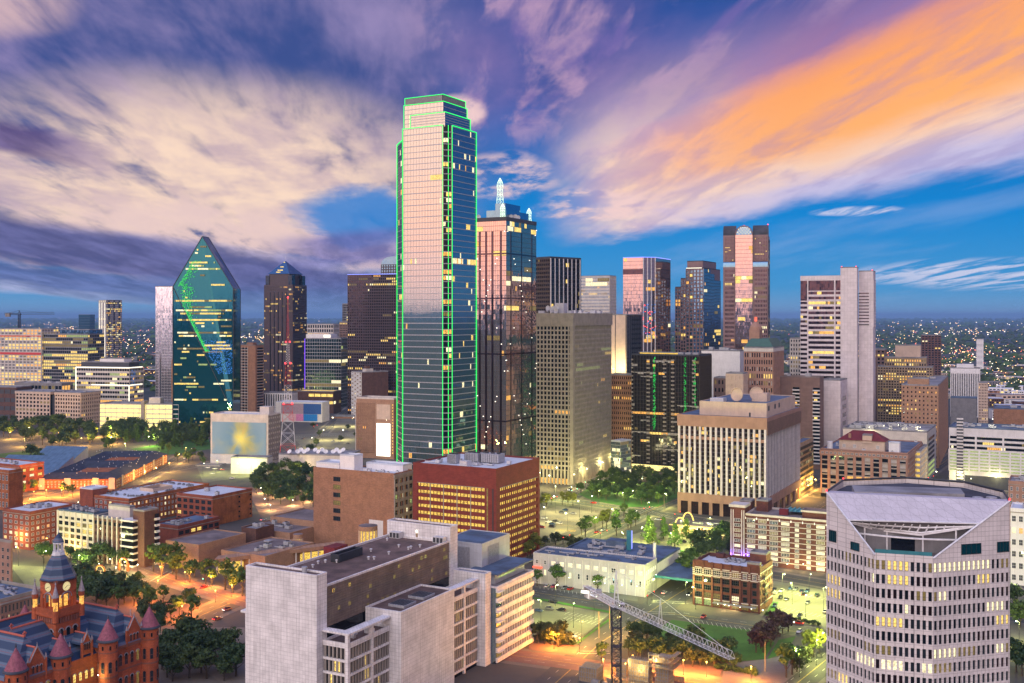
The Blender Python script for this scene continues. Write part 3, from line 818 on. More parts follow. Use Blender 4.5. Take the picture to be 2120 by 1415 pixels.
# ---- dark slab with green strings of light
def dark_tower():
 b = Bld('dark_office_tower', 'dark ribbed office slab with vertical strings of green lights', 1447, 1308, 1473, 956, 738, GA)
 R = b.root
 b.core('glass_black')
 b.grid('frl', 7, b.h, 44, 27, .80, .95, .35, .10, 'bronze_metal', .0, 9)
 fr = MB(['concrete']); lt = MB(LIT)
 cols = [0, .255, .50, .62, .93]
 for k, u in enumerate(cols):              # stacked balcony bays
  x = -b.w + b.w * u
  for j in range(26):
   z = 8 + j * (b.h - 9) / 26
   fr.box(x - .3 if u == 0 else x - 1.6, x + 1.6, -1.1, -.3, z, z + 1.3)
 fr.build('balcony', R, 'stuff')
 O, e, n, L = b.faces()['f']
 facade(MB(), lt, O, e, n, L, 8, b.h, 22, 27, .9, .55, .4, .0, .16, 41, off=.42, run=.72, rowvar=.9, mix=(1, 5, 1, 2, 0, 14))
 lt.build('lit_window', R, 'stuff')
 for u, zb in ((.345, .36), (.80, .0), (.945, .0)):
  g = MB(['led_dot_green']); rr = random.Random(int(u * 100)); x = -b.w + b.w * u
  for i in range(170):
   z = b.h * zb + (b.h * (1 - zb) - 2) * rr.random(); xx = x + rr.gauss(0, .55); g.box(xx - .16, xx + .16, -.62, -.5, z, z + .9)
  g.build('green_light_string', R, 'stuff')
 lob = MB(['lit_garage_pale']); lob.face([(-b.w, -.2, 1), (0, -.2, 1), (0, -.2, 6.2), (-b.w, -.2, 6.2)]); lob.build('lobby_glazing', R)
 b.roof('roof_dark', par=1.4)
 b.box('plant_room', 'lit_garage', -b.w * .9, -b.w * .38, 4, 14, b.h, b.h + 2.4)
 b.box('plant_roof', 'roof_grey', -b.w * .92, -b.w * .36, 3, 15, b.h + 2.41, b.h + 3.0)
 for i in range(3): b.box('cooling_tower', 'hvac', -22 + i * 7, -17 + i * 7, 6, 11, b.h, b.h + 3)
dark_tower()
# ---- office block with white fins
def fin_block():
 b = Bld('office_block', 'office block with tall white fins on dark glass and pink stone cornice', 1585, 1407, 1655, 745, 867, GA)
 R = b.root; h = b.h; zc = b.z(890); zb = 15.0
 b.core('glass_bronze')
 b.grid('frl', zb, zc, 48, 16, .9, .72, .10, .06, 'mullion_dark', .16, 15, run=.55, mix=(6, 3, 2, 5, 2, 0), rowvar=.8)
 for k in range(17):
  x = -b.w + b.w * k / 16
  mb = MB(['granite_white']); mb.box(x - .75, x + .75, -1.3, -.12, zb, zc); mb.build('fin', R)
 for k in range(25):
  y = b.l * (k + .0) / 24
  mb = MB(['granite_white']); mb.box(.12, .55, y - .28, y + .28, zb, zc - 4); mb.build('fin', R)
 mb = MB(['glass_blue']); mb.box(.02, .1, .2, b.l - .2, zb, zc); mb.build('side_glass', R)
 mb = MB(['pink_stone']); mb.box(-b.w - 1.4, 1.4, -1.4, b.l + 1.4, zc, h); mb.build('cornice', R)
 mb = MB(['pink_stone', 'bronze_metal'])
 mb.box(.14, 1.38, -.1, b.l, zc - 4, zc - .02)
 for k in range(40): y = b.l * k / 40; mb.box(1.4, 1.6, y, y + .5, zc - 3.8, h - 2.2, 1)
 mb.build('cornice_side', R)
 sp = MB(['pink_stone']); sp.box(-b.w + .4, -.4, -.7, -.1, zc - 9.4, zc - 7.2); sp.build('stone_band', R)
 mb = MB(['pink_stone']); mb.box(-b.w - 1.2, 1.2, -1.2, b.l + 1.2, 9, zb);
 for k in range(9):
  x = -b.w + b.w * k / 8; mb.box(x - 1.2 if k else x - 1.2, x + 1.2, -1.1, .6, 0, 9)
 for k in range(7):
  y = b.l * k / 6; mb.box(-.5, 1.1, y - 1.1, y + 1.1, 0, 9)
 mb.build('base_arcade', R)
 b.roof('roof_blue', -b.w - 1.4, 1.4, -1.4, b.l + 1.4, h, .5, pm='pink_stone')
 x0, x1, y0, y1 = -b.w * .80, -b.w * .02, 7.5, b.l - 9
 zp = h + 9.5
 mb = MB(['cream']); mb.box(x0, x1, y0, y1, h + .06, zp); mb.build('penthouse', R)
 b.roof('roof_blue', x0, x1, y0, y1, zp, .5, pm='cream')
 for i, y in enumerate((y0 + 4, y0 + 22, y0 + 34)): b.box('vent_louvre', 'steel_dark', x1 + .02, x1 + .12, y, y + 4, zp - 5, zp - 1.6)
 b.box('door', 'steel_dark', -b.w * .22, -b.w * .20, y0 - .12, y0 - .02, h + .1, h + 3)
 b.box('lift_room', 'cream', x1 - 16, x1 - 5, y0 + 20, y0 + 30, zp, zp + 6)
 b.box('roof_unit', 'hvac_light', x0 + 6, x0 + 16, y0 + 6, y0 + 14, zp, zp + 2.5)
 for i, (x, y) in enumerate(((x0 + 26, y0 + 8), (x0 + 36, y0 + 22))):
  d = MB(['cream']); d.lathe([(.6, 0), (4.8, .4), (5, 1.4), (4.6, 1.5), (4.4, .9), (.3, .6)], 24)
  o = d.build('dish_antenna', R); o.location = (x, y, zp + 5.6); o.rotation_euler = (radians(84), 0, radians(-15 + i * 30))
  m2 = MB(['steel_grey']); m2.tube((x, y + .8, zp), (x, y + .8, zp + 5.5), .4); m2.build('mast', R)
fin_block()
# ---- faceted prism tower
def prism_tower():
 D = 1300.0
 R = thing('prism_tower', 'faceted teal glass prism tower with pointed top and lit green dots', 'building', (at(420, 490, D)[0], D, 0), 0.0)
 k = D / F                                   # metres per photo pixel
 c0 = 420
 def P(px, py, dy): return ((px - CX) / F * (D + dy) - (c0 - CX) / F * D, dy, zt(py, D + dy))
 ap, ap2 = P(419, 490, 1.5), P(432, 492, 30)
 L, Rr, Rb = P(358, 594, 0), P(483, 597, 0), P(498, 600, 34)
 g = lambda p: (p[0], p[1], 0.0)
 crease = P(471, 832, -1.2)
 C0 = P(474, 900, -2)
 body = MB(['glass_teal'])
 fu = [ap, L, crease, (Rr[0], Rr[1], crease[2] - 8), Rr]
 body.face([ap, L, crease]); body.face([ap, crease, (Rr[0], 0, crease[2] - 6)]); body.face([ap, (Rr[0], 0, crease[2] - 6), Rr])
 body.face([L, g(L), (crease[0], crease[1], 0), crease])
 body.face([crease, (crease[0], crease[1], 0), g(Rr), (Rr[0], 0, crease[2] - 6)])
 body.face([Rr, g(Rr), g(Rb), Rb]); body.face([ap, Rr, Rb, ap2])
 Lb = (L[0], 34, L[2])
 body.face([L, Lb, g(Lb), g(L)]); body.face([ap2, Lb, L, ap]); body.face([ap2, Rb, g(Rb), g(Lb), Lb])
 body.build('glass_skin', R)
 lt = MB(LIT); ln = MB(['mullion_dark']); gd = MB(['led_dot_green']); bd = MB(['led_dot_blue'])
 rr = random.Random(5)
 fh = 3.9; ny = int(L[2] / fh) + 14
 xL, xR = L[0], Rr[0]
 def width(z):
  if z <= L[2]: return xL, xR
  t_ = (z - L[2]) / (ap[2] - L[2]); return xL + (ap[0] - xL) * t_, xR + (ap[0] - xR) * t_
 def ydep(x, z):                             # front skin depth, a little in front
  return min(0.0, -1.2 * max(0, 1 - abs(x - crease[0]) / 60)) - .8 if z < L[2] else -.6 + 1.5 * (z - L[2]) / (ap[2] - L[2]) - .4
 bright = {int(ny * f) for f in (.52, .54, .60, .605, .655, .70, .71, .87)}
 for j in range(2, ny):
  z = j * fh
  a, b_ = width(z + fh)
  if b_ - a < 6: continue
  p = .93 if j in bright else rr.choice((.04, .10, .2, .35, .5))
  if z < L[2] * .33: p *= .8
  x = a + 2; on = False; c = 0
  while x < b_ - 2.2:
   if rr.random() > .7: on = rr.random() < p; c = rr.choice((0, 0, 0, 2, 3, 3, 4))
   if on:
    y = ydep(x, z); lt.face([(x, y, z + .9), (x + 1.7, y, z + .9), (x + 1.7, y, z + 2.9), (x, y, z + 2.9)], c)
   x += 1.85
  y = -.3
 for j in range(1, ny, 1):
  z = j * fh; a, b_ = width(z)
  ln.face([(a, ydep(a, z), z), (b_, ydep(b_, z), z), (b_, ydep(b_, z), z + .22), (a, ydep(a, z), z + .22)])
 lt.build('lit_window', R, 'stuff')
 for i in range(900):
  t_ = rr.random(); z = crease[2] + (ap[2] - crease[2]) * (.30 + .55 * t_)
  a, b_ = width(z); cx = xL + (17 + rr.gauss(0, 4.2)) if z < L[2] else a + 6 + abs(rr.gauss(0, 5))
  lim = xL + (L[2] - z) * .50
  if z < L[2] and cx < lim: cx = lim + abs(rr.gauss(0, 2))
  y = ydep(cx, z) - .2; gd.box(cx, cx + .7, y - .1, y, z, z + .7)
 for i in range(520):
  z = zt(rr.uniform(705, 775), D); s0 = xL + (L[2] - z) * .52; cx = rr.uniform(max(s0, xR - 38), xR - 1)
  if cx < s0: continue
  y = ydep(cx, z) - .2; bd.box(cx, cx + .6, y - .1, y, z, z + .6)
 gd.build('green_light_dot', R, 'stuff'); bd.build('blue_light_dot', R, 'stuff')
 for (p, q) in ((L, crease), (L, ap), (ap, Rr), (Rr, g(Rr)), (L, g(L)), (ap, ap2), (ap2, Rb), (Rb, g(Rb))):
  mb = MB(['mullion_dark']); mb.tube((p[0], p[1] - .6, p[2]), (q[0], q[1] - .6, q[2]), .45, 0, 5); mb.build('edge_trim', R)
prism_tower()
# ---- granite tower with glass pyramid
def pyramid_tower():
 b = Bld('pyramid_topped_tower', 'dark granite tower with stepped shoulders and a glass pyramid top', 606, 547, 627, 1700, 587, 20)
 R = b.root; h = b.h; w, l = b.w, b.w * .8
 b.l = l
 b.core('purple_granite', z1=h - 2)
 b.grid('frl', 0, h - 4, 22, 50, .55, .60, .35, .30, 'purple_granite', .17, 33, mix=(6, 5, 2, 4, 0, 0), run=.45)
 st = MB(['glass_black'])
 for u in (.22, .36, .50, .64, .78): x = -w + w * u; st.box(x - .7, x + .7, -.6, -.42, 8, h - 14)
 st.build('window_strip', R, 'stuff')
 zs = b.z(570) - 10
 for x0, x1, y0, y1 in ((-w + 2, -w + 9, 1, 10), (-9, -2, 1, 10), (-9, -2, l - 10, l - 1), (-w + 2, -w + 9, l - 10, l - 1)):
  mb = MB(['glass_dark']); mb.prism([(x0, y0), (x1, y0), (x1, y1), (x0, y1)], h - 2, zs + 10); mb.build('shoulder', R)
 zb = b.z(567) - 8
 b.core('purple_granite', h - 2, zb + 8, -w + 8, -8, 2, l - 2, 'crown_block')
 zp = zb + 8; zt_ = b.z(541)
 x0, x1, y0, y1 = -w + 6.5, -6.5, .6, l - .6; ap = (-w / 2, l / 2, zt_ + 2)
 py = MB(['glass_blue'])
 for p, q in (((x0, y0), (x1, y0)), ((x1, y0), (x1, y1)), ((x1, y1), (x0, y1)), ((x0, y1), (x0, y0))):
  py.face([(*p, zp), (*q, zp), ap])
 py.build('glass_pyramid', R)
 mb = MB(['steel_white']); mb.tube((ap[0], ap[1], ap[2] - 1), (ap[0], ap[1], ap[2] + 7), .35, 0, 5, .1); mb.build('spire', R)
 lt = MB(LIT)
 for (u, z, ww) in ((.5, .25, 10), (.5, .5, 6), (.5, .85, 2.5), (.42, .1, 8)):
  x = ap[0] + (u - .5) * 20; zz_ = zp + (ap[2] - zp) * z; y = y0 + (ap[1] - y0) * z - .5
  lt.face([(x - ww / 2, y, zz_), (x + ww / 2, y, zz_), (x + ww / 2, y + .4, zz_ + 1.4), (x - ww / 2, y + .4, zz_ + 1.4)], 0)
 lt.build('lit_window', R, 'stuff')
pyramid_tower()
# ---- the remaining skyline
b = simple('office_tower', 'wide dark purple office tower with violet light along its roof edge', 850, 720, 880, 1520, 568, 18, 'glass_bronze', 'purple_granite',
 34, 50, .60, .62, .4, .3, .16, roof='roof_dark', seed=51, l=45, run=.75, rowvar=1.3)
mb = MB(['neon_blue']); mb.tube((-b.w, -.8, b.h + .6), (0, -.8, b.h + .6), .5); mb.build('light_tube', b.root)
b = simple('office_tower', 'tower with rounded glass top rising behind the dark purple office tower', 850, 789, 880, 1750, 547, 18, 'glass_blue', 'purple_granite', 12, 52, .6, .6, .4, .3, .12, seed=52, l=40, topband=0)
mb = MB(['glass_blue']); n_ = 8
pr = [(-b.w + b.w * .06 * (1 - cos(pi / 2 * i / n_)) * 6, b.h + 13 * sin(pi / 2 * i / n_)) for i in range(n_ + 1)] + [(0, b.h + 13), (0, b.h)]
mb.face([(x, -.1, z) for x, z in reversed([pr[-1]] + pr[:-1])][::-1])
for (xa, za), (xb, zb_) in zip(pr[:-1], pr[1:]): mb.face([(xa, -.1, za), (xa, 30, za), (xb, 30, zb_), (xb, -.1, zb_)])
mb.build('vaulted_top', b.root)
simple('office_tower', 'slim dark tower with red roof beacon beside the wide purple office tower', 726, 709, 730, 1800, 630, 20, 'glass_bronze', 'concrete_grey', 6, 40, .6, .55, .4, .3, .15, seed=53, l=20)
simple('office_tower', 'narrow brown building squeezed between green glass block and purple tower', 728, 703, 734, 1700, 668, 20, 'glass_dark', 'brown_tower', 8, 36, .55, .5, .4, .3, .18, seed=54, l=20)
b = simple('white_glass_tower', 'slender white mirrored residential tower with rounded corner behind the prism tower', 372, 322, 380, 1700, 594, 6, 'glass_white', 'white_paint', 16, 42, .95, .95, .10, .08, .02, seed=55, l=34, sides='fl')
mb = MB(['glass_white']); mb.lathe([(9, 0), (9, b.h - .4)], 20, (-b.w + 7.4, 8.6)); mb.build('round_corner', b.root)
b = simple('hotel_tower', 'far slab hotel tower with pale stripes glowing as if floodlit on its left side', 220, 205, 252, 3500, 622, 50, 'glass_bronze', 'concrete_light', 4, 30, .35, .92, 1.2, .6, .10, seed=56)
lt = MB(LIT); fr = MB(['purple_granite']); O, e, n, L = b.faces()['r']
facade(fr, lt, O, e, n, L, 0, b.h, 18, 30, .7, .6, 1.6, 1.5, .35, 3, off=1.7, run=.3); lt.build('lit_window', b.root, 'stuff'); fr.build('dark_frame', b.root, 'stuff')
mb = MB(['neon_white'])  # stripes emit by themselves, standing in for floodlight on the fins
for u in (.15, .55, .9): mb.box(-b.w * u - 1.6, -b.w * u + 1.6, -1.5, -1.3, 8, b.h - 8)
mb.build('glowing_fin', b.root)
simple('far_office_block', 'small teal office block on the far horizon near the floodlit hotel tower', 186, 163, 190, 6000, 652, 10, 'glass_teal', 'mullion_dark', 10, 10, .9, .8, .5, .5, .02, seed=57, l=50)
b = simple('apartment_slab', 'tan apartment slab with blank end wall and stacked balcony bays', 529, 498, 546, 1480, 716, 26, 'tan_brick', 'tan_brick', 1, 1, 1, 1, .1, .1, 0, seed=58, roof='roof_brown')
fr = MB(['concrete_light', 'glass_dark']);
for j in range(24):
 z = 4 + j * (b.h - 6) / 24
 fr.box(-b.w, -b.w * .50, -.9, -.02, z, z + .5); fr.box(-b.w * .96, -b.w * .54, -.12, -.03, z + .7, z + 2.8, 1)
 fr.box(.02, .9, b.l * .15, b.l * .95, z, z + .5); fr.box(.03, .12, b.l * .2, b.l * .9, z + .7, z + 2.8, 1)
for u in (1, .9, .7, .52): fr.box(-b.w * u, -b.w * u + .4, -.88, -.02, 4, b.h - 2)
fr.build('balcony', b.root, 'stuff')
b.box('plant_room', 'tan_brick', -b.w * .7, -b.w * .3, 4, 12, b.h, b.h + 4)
b = simple('green_glass_block', 'green glass office block with white lit crown and blue light strip', 706, 632, 716, 1660, 702, 12, 'glass_green', 'mullion', 15, 20, .93, .86, .2, .2, .09, seed=59, l=40, run=.85, rowvar=1.6, mix=(3, 1, 5, 4, 5, 0))
mb = MB(['neon_violet']); mb.tube((-b.w - .6, -.6, 20), (-b.w - .6, -.6, b.h), .45); mb.build('light_tube', b.root)
b.box('crown', 'white_paint', -b.w, -b.w * .30, 3, 30, b.h + .1, b.h + 7)
mb = MB(['neon_white']); mb.box(-b.w * .50, -b.w * .32, 2.6, 2.9, b.h + 2, b.h + 6); mb.build('lit_sign', b.root)
simple('white_grid_block', 'white framed block with open grid behind the green glass block', 690, 628, 697, 2000, 672, 14, 'glass_dark', 'concrete_light', 13, 16, .68, .66, .6, .5, .10, seed=60, l=40)
b = simple('brick_apartment_tower', 'brown brick tower with white checkered side wall', 749, 728, 804, 1490, 772, 52, 'brick_brown', 'concrete_light', 4, 22, .45, .62, .5, .45, .05, sides='f', seed=61)
b.box('plant_room', 'concrete_light', -12, -3, 8, 20, b.h, b.h + 5); b.box('stair_tower', 'brick_brown', -10, -5, 10, 16, b.h + 5, b.h + 9)
mb = MB(['stucco_white'])
for j in range(22):
 for i in range(4):
  if (i + j) % 2: mb.box(-b.w + b.w * i / 4, -b.w + b.w * (i + 1) / 4, -.7, -.52, 2 + j * (b.h - 3) / 22, 2 + (j + 1) * (b.h - 3) / 22 - .3)
mb.build('checker_panel', b.root, 'stuff')
b = Bld('tan_hotel', 'tan hotel tower with a glowing white screen down its front', 815, 738, 822, 1060, 828, 22)
b.core('tan'); b.l = max(b.l, 22); b.roof('roof_grey', par=1.6, pm='concrete_light')
b.grid('f', 6, b.h - 4, 9, 17, .62, .80, .8, .6, 'tan', .05, 62, rect=(-b.w, -b.w * .50), name='window_frame')
b.grid('l', 6, b.h - 2, 9, 17, .9, .45, 1.2, 1.0, 'concrete_light', .4, 63, bay=4)
mb = MB(['tan']); mb.box(-b.w * .49, -1.5, -1.0, -.05, 4, b.h - 3); mb.build('screen_wall', b.root)
mb = MB(['led_white']); mb.box(-b.w * .44, -b.w * .08, -1.35, -1.05, 3, b.h - 24); mb.build('video_screen', b.root)
mb = MB(['cream']); mb.box(-b.w * .44, -b.w * .08, -1.3, -1.05, b.h - 20, b.h - 5); mb.build('sign_panel', b.root)
mb = MB(['neon_amber'])
for j in range(17): mb.box(-1.2, -.6, -.6, -.2, 6 + j * 3, 6.8 + j * 3)
mb.build('lamp_dot', b.root, 'stuff')
b = Bld('striped_tower', 'black glass tower with thin white vertical stripes', 1139, 1106, 1203, 1150, 535, 48)
b.core('glass_black'); b.roof('roof_dark', par=2)
b.grid('f', 0, b.h, 8, 46, .75, .55, .6, .5, 'bronze_metal', .05, 71)
b.grid('r', 0, b.h, 22, 46, .94, .9, .1, .08, 'mullion_dark', .03, 72, bay=2.4)
for i in range(8):
 y = b.l * (i + .02) / 7.4; mb = MB(['white_paint']); mb.box(.15, .75, y, y + .9, 0, b.h); mb.build('stripe', b.root)
b = simple('banded_tower', 'pale blue banded office tower beyond the striped black tower', 1262, 1203, 1267, 1500, 572, 30, 'glass_blue', 'concrete_light', 26, 44, .55, .5, .4, .35, .05, seed=73, l=22, run=.7)
lt = MB(LIT); fr = MB(); O, e, n, L = b.faces()['f']
facade(fr, lt, O, e, n, L, b.h - 14, b.h - 2, 12, 2, .9, .8, .5, .0, .5, 5, off=.6, mix=(0, 0, 6, 3, 0, 0)); lt.build('lit_window', b.root, 'stuff')
b = simple('panelled_tower', 'pale blank panelled tower lit yellow from below behind the concrete grid tower', 1297, 1240, 1328, 1060, 653, GA, 'cream', 'cream', 1, 1, 1, 1, .1, .1, 0, seed=74)
b.grid('r', 0, b.h, 6, 30, .9, .6, .3, .2, 'glass_dark', .10, 75)
mb = MB(['glass_blue']); mb.box(.02, .2, .5, b.l - .5, 0, b.h - 1); mb.build('glass_side', b.root)
mb = MB(['mullion_dark'])
for x in (-b.w * .40, -.6, -b.w * .72): mb.box(x - .35, x + .35, -.25, -.02, 0, b.h)
mb.build('panel_joint', b.root, 'stuff')
def copper_tower():
 D = 1200; b = Bld('copper_glass_tower', 'octagonal copper mirror tower with white vertical ribs and lit roof edge', 1350, 1290, 1388, D, 533, 27)
 R = b.root; w, l, h = b.w, b.l, b.h; c = 11
 poly = [(-w, 0), (-c, 0), (0, c), (0, l), (-w, l)]
 mb = MB(['glass_copper']); mb.prism(poly, 0, h); mb.build('shaft', R)
 mu = MB(['mullion_dark']); lt = MB(LIT)
 facade(mu, lt, (-w, 0), (1, 0), (0, -1), w - c, 0, h, 16, 50, .93, .93, .12, .1, .02, 3)
 facade(mu, lt, (-c, 0), (.7071, .7071), (.7071, -.7071), c * 1.414, 0, h, 8, 50, .9, .9, .12, .1, .06, 4)
 facade(mu, lt, (0, c), (0, 1), (1, 0), l - c, 0, h, 12, 50, .93, .93, .12, .1, .07, 5, run=.8)
 mu.build('mullion', R, 'stuff'); lt.build('lit_window', R, 'stuff')
 bd_ = MB(['glass_bronze']); bd_.box(-w - .2, -c, -.3, -.02, h - 19, h - 13); bd_.build('dark_band', R)
 for t_ in (.04, .36, .66, .98):
  x, y = -c + c * t_, c * t_; rb = MB(['white_paint']); rb.tube((x + .3, y - .3, 0), (x + .3, y - .3, h), .5, 0, 4); rb.build('rib', R)
 ne = MB(['neon_blue'])
 for p, q in zip(poly[:3], poly[1:4]): ne.tube((p[0], p[1], h + .4), (q[0], q[1], h + .4), .45)
 ne.build('light_tube', R)
 dots = MB(['led_dot_blue', 'neon_red']); rr = random.Random(2)
 for i in range(60):
  t_ = rr.random(); z = zt(rr.uniform(630, 700), D); dots.box(-c + c * t_, -c + c * t_ + .8, c * t_ - 1, c * t_ - .6, z, z + .8, 1 if rr.random() < .35 else 0)
 dots.build('light_dot', R, 'stuff')
copper_tower()
def stepped_tower():
 b = Bld('stepped_tower', 'stepped mauve tower with square windows and blue glass side', 1456, 1398, 1491, 1250, 556, GA)
 R = b.root; w, l = b.w, b.l
 steps = [(-w, -w * .80, 595), (-w * .80, -w * .62, 577), (-w * .62, -w * .36, 557), (-w * .36, -w * .0, 556)]
 for i, (x0, x1, yy) in enumerate(steps):
  z = zt(yy, b.D); y1 = l
  b.core('pink_granite', 0, z, x0, x1 - .01, .0, y1, 'wall_bay', 'roof_dark')
  fr = MB(['pink_granite']); lt = MB(LIT); nx = max(2, round((x1 - x0) / 4.4))
  cr = MB(['glass_blue']); cr.face([(x0, -.1, 0), (x1, -.1, 0), (x1, -.1, z - 1), (x0, -.1, z - 1)]); cr.build('glazing', R)
  facade(fr, lt, (x0, -.1), (1, 0), (0, -1), x1 - x0, 0, z - 1, nx, round(z / 4.3), .68, .70, .5, .45, .16, 80 + i, mix=(5, 3, 2, 3, 0, 0))
  fr.build('frame_grid', R, 'stuff'); lt.build('lit_window', R, 'stuff')
 z = b.h
 for i, (y0, y1, yy) in enumerate(((0, l * .38, 556), (l * .38, l * .62, 565), (l * .62, l, 578))):
  z2 = zt(yy, b.D) - .3
  g = MB(['glass_blue']); g.box(.02, .6, y0, y1, 0, z2); g.build('glass_side', R)
  fr = MB(['mullion_dark']); lt = MB(LIT)
  facade(fr, lt, (.6, y0), (0, 1), (1, 0), y1 - y0, 0, z2, max(3, round((y1 - y0) / 3)), 50, .9, .85, .15, .12, .13, 90 + i, run=.7)
  fr.build('side_mullion', R, 'stuff'); lt.build('lit_window', R, 'stuff')
 b.core('pink_granite', b.h - 2, zt(541, b.D), -w * .62, -w * .06, 5, l - 10, 'crown_block', 'roof_dark')
 led = MB(['neon_white']); led.box(-w * .6, -w * .05, -.6, -.3, b.h + .2, b.h + .9); led.build('lit_ledge', R)
stepped_tower()
def vault_tower():
 D = 1150; b = Bld('vaulted_tower', 'tall granite tower with barrel vaulted top and pink glass centre bay', 1590, 1497, 1603, D, 486, 16)
 R = b.root; w = b.w; l = 42.0; b.l = l; h = b.h; zs = zt(547, D)
 xa, xb = -w * .72, -w * .34
 def side(x0, x1, seed):
  b.core('pink_granite', 0, h, x0, x1, .8, l, 'side_tower');
  b.core('pink_granite', 0, zs - 3, x0 + .2, x1 - .2, -1.6, .82, 'lower_bay')
  fr = MB(['pink_granite']); lt = MB(LIT); g = MB(['glass_bronze'])
  g.face([(x0 + 2, -1.68, 6), (x1 - 1, -1.68, 6), (x1 - 1, -1.68, zs - 5), (x0 + 2, -1.68, zs - 5)])
  g.face([(x0 + 2, .72, zs + 4), (x1 - 1, .72, zs + 4), (x1 - 1, .72, h - 2), (x0 + 2, .72, h - 2)])
  facade(fr, lt, (x0 + 2, -1.7), (1, 0), (0, -1), x1 - x0 - 3, 6, zs - 5, 8, 40, .62, .55, .4, .35, .10, seed, run=.6)
  facade(fr, lt, (x0 + 2, .70), (1, 0), (0, -1), x1 - x0 - 3, zs + 4, h - 2, 8, 17, .62, .55, .4, .35, .12, seed + 3)
  g.build('glazing', R); fr.build('frame_grid', R, 'stuff'); lt.build('lit_window', R, 'stuff')
  v = MB(['glass_blue']); r = 3.0; n = 8
  pts = [(-1.6 + 2.4 * (1 - cos(pi / 2 * i / n)), zs - 3 + 6 * sin(pi / 2 * i / n)) for i in range(n + 1)]
  for (ya, za), (yb, zb_) in zip(pts[:-1], pts[1:]): v.face([(x0 + .2, ya, za), (x1 - .2, ya, za), (x1 - .2, yb, zb_), (x0 + .2, yb, zb_)])
  v.build('curved_setback_roof', R)
 side(-w, xa, 100); side(xb, 0, 110)
 g = MB(['glass_copper']); g.box(xa + .02, xb - .02, -2.6, l - .5, 0, h); g.build('centre_glass', R)
 fr = MB(['mullion_dark']); lt = MB(LIT)
 facade(fr, lt, (xa, -2.6), (1, 0), (0, -1), xb - xa, 0, h, 14, 57, .93, .93, .12, .1, .12, 120, run=.8, rowvar=1.6, mix=(3, 3, 3, 2, 0, 0))
 fr.build('mullion', R, 'stuff'); lt.build('lit_window', R, 'stuff')
 r = (xb - xa) / 2; n = 14; cx = (xa + xb) / 2
 ar = [(cx - r * cos(pi * i / n), h + r * 1.05 * sin(pi * i / n)) for i in range(n + 1)]
 v = MB(['roof_dark', 'glass_blue'])
 v.face([(x, -2.6, z) for x, z in reversed(ar)][::-1], 1)
 for (x0, z0), (x1, z1) in zip(ar[:-1], ar[1:]): v.face([(x0, -2.6, z0), (x0, l, z0), (x1, l, z1), (x1, -2.6, z1)][::-1], 0)
 v.build('centre_vault', R)
 rim = MB(['pink_granite'])
 for (x0, z0), (x1, z1) in zip(ar[:-1], ar[1:]): rim.tube((x0, -2.7, z0), (x1, -2.7, z1), .7, 0, 4)
 rim.build('vault_rim', R)
 for x0, x1 in ((-w, xa), (xb, 0)):
  v = MB(['roof_dark', 'pink_granite']); r2 = 9.0
  pts = [(.8 + r2 * (1 - cos(pi * i / n)), h + 11 * sin(pi * i / n)) for i in range(n + 1)]
  for (ya, za), (yb, zb_) in zip(pts[:-1], pts[1:]): v.face([(x0, ya, za), (x1, ya, za), (x1, yb, zb_), (x0, yb, zb_)], 0)
  v.face([(x1 - .01, y, z) for y, z in pts], 1); v.face([(x0 + .01, y, z) for y, z in reversed(pts)], 1)
  v.build('cross_vault', R)
 lt = MB(['led_dot_blue', 'lit_white'])
 for j in range(5):
  hw = r * .82 * sqrt(max(0, 1 - (j * 1.6 / r) ** 2))
  for i in range(9):
   x = cx + hw * (i - 4) / 4.4; lt.box(x - .5, x + .5, -3.0, -2.75, h + .6 + j * 1.7, h + 1.6 + j * 1.7, (i + j) % 2)
 lt.build('crown_lamp', R, 'stuff')
 sd_ = MB(['glass_blue']); sd_.box(.02, .4, l * .2, l * .8, 0, h - 4); sd_.build('side_glass', R)
 lt = MB(LIT); fr = MB(['mullion_dark']); facade(fr, lt, (.4, l * .2), (0, 1), (1, 0), l * .6, 0, h - 4, 6, 50, .9, .85, .2, .18, .1, 130)
 fr.build('side_mullion', R, 'stuff'); lt.build('lit_window', R, 'stuff')
 for x in (cx, -.5):
  mb = MB(['neon_red']); mb.lathe([(.6, 0), (.6, 1)], 6); o = mb.build('beacon', R); o.location = (x, 0 if x == cx else 9, h + (r * 1.06 if x == cx else 11.2))
vault_tower()
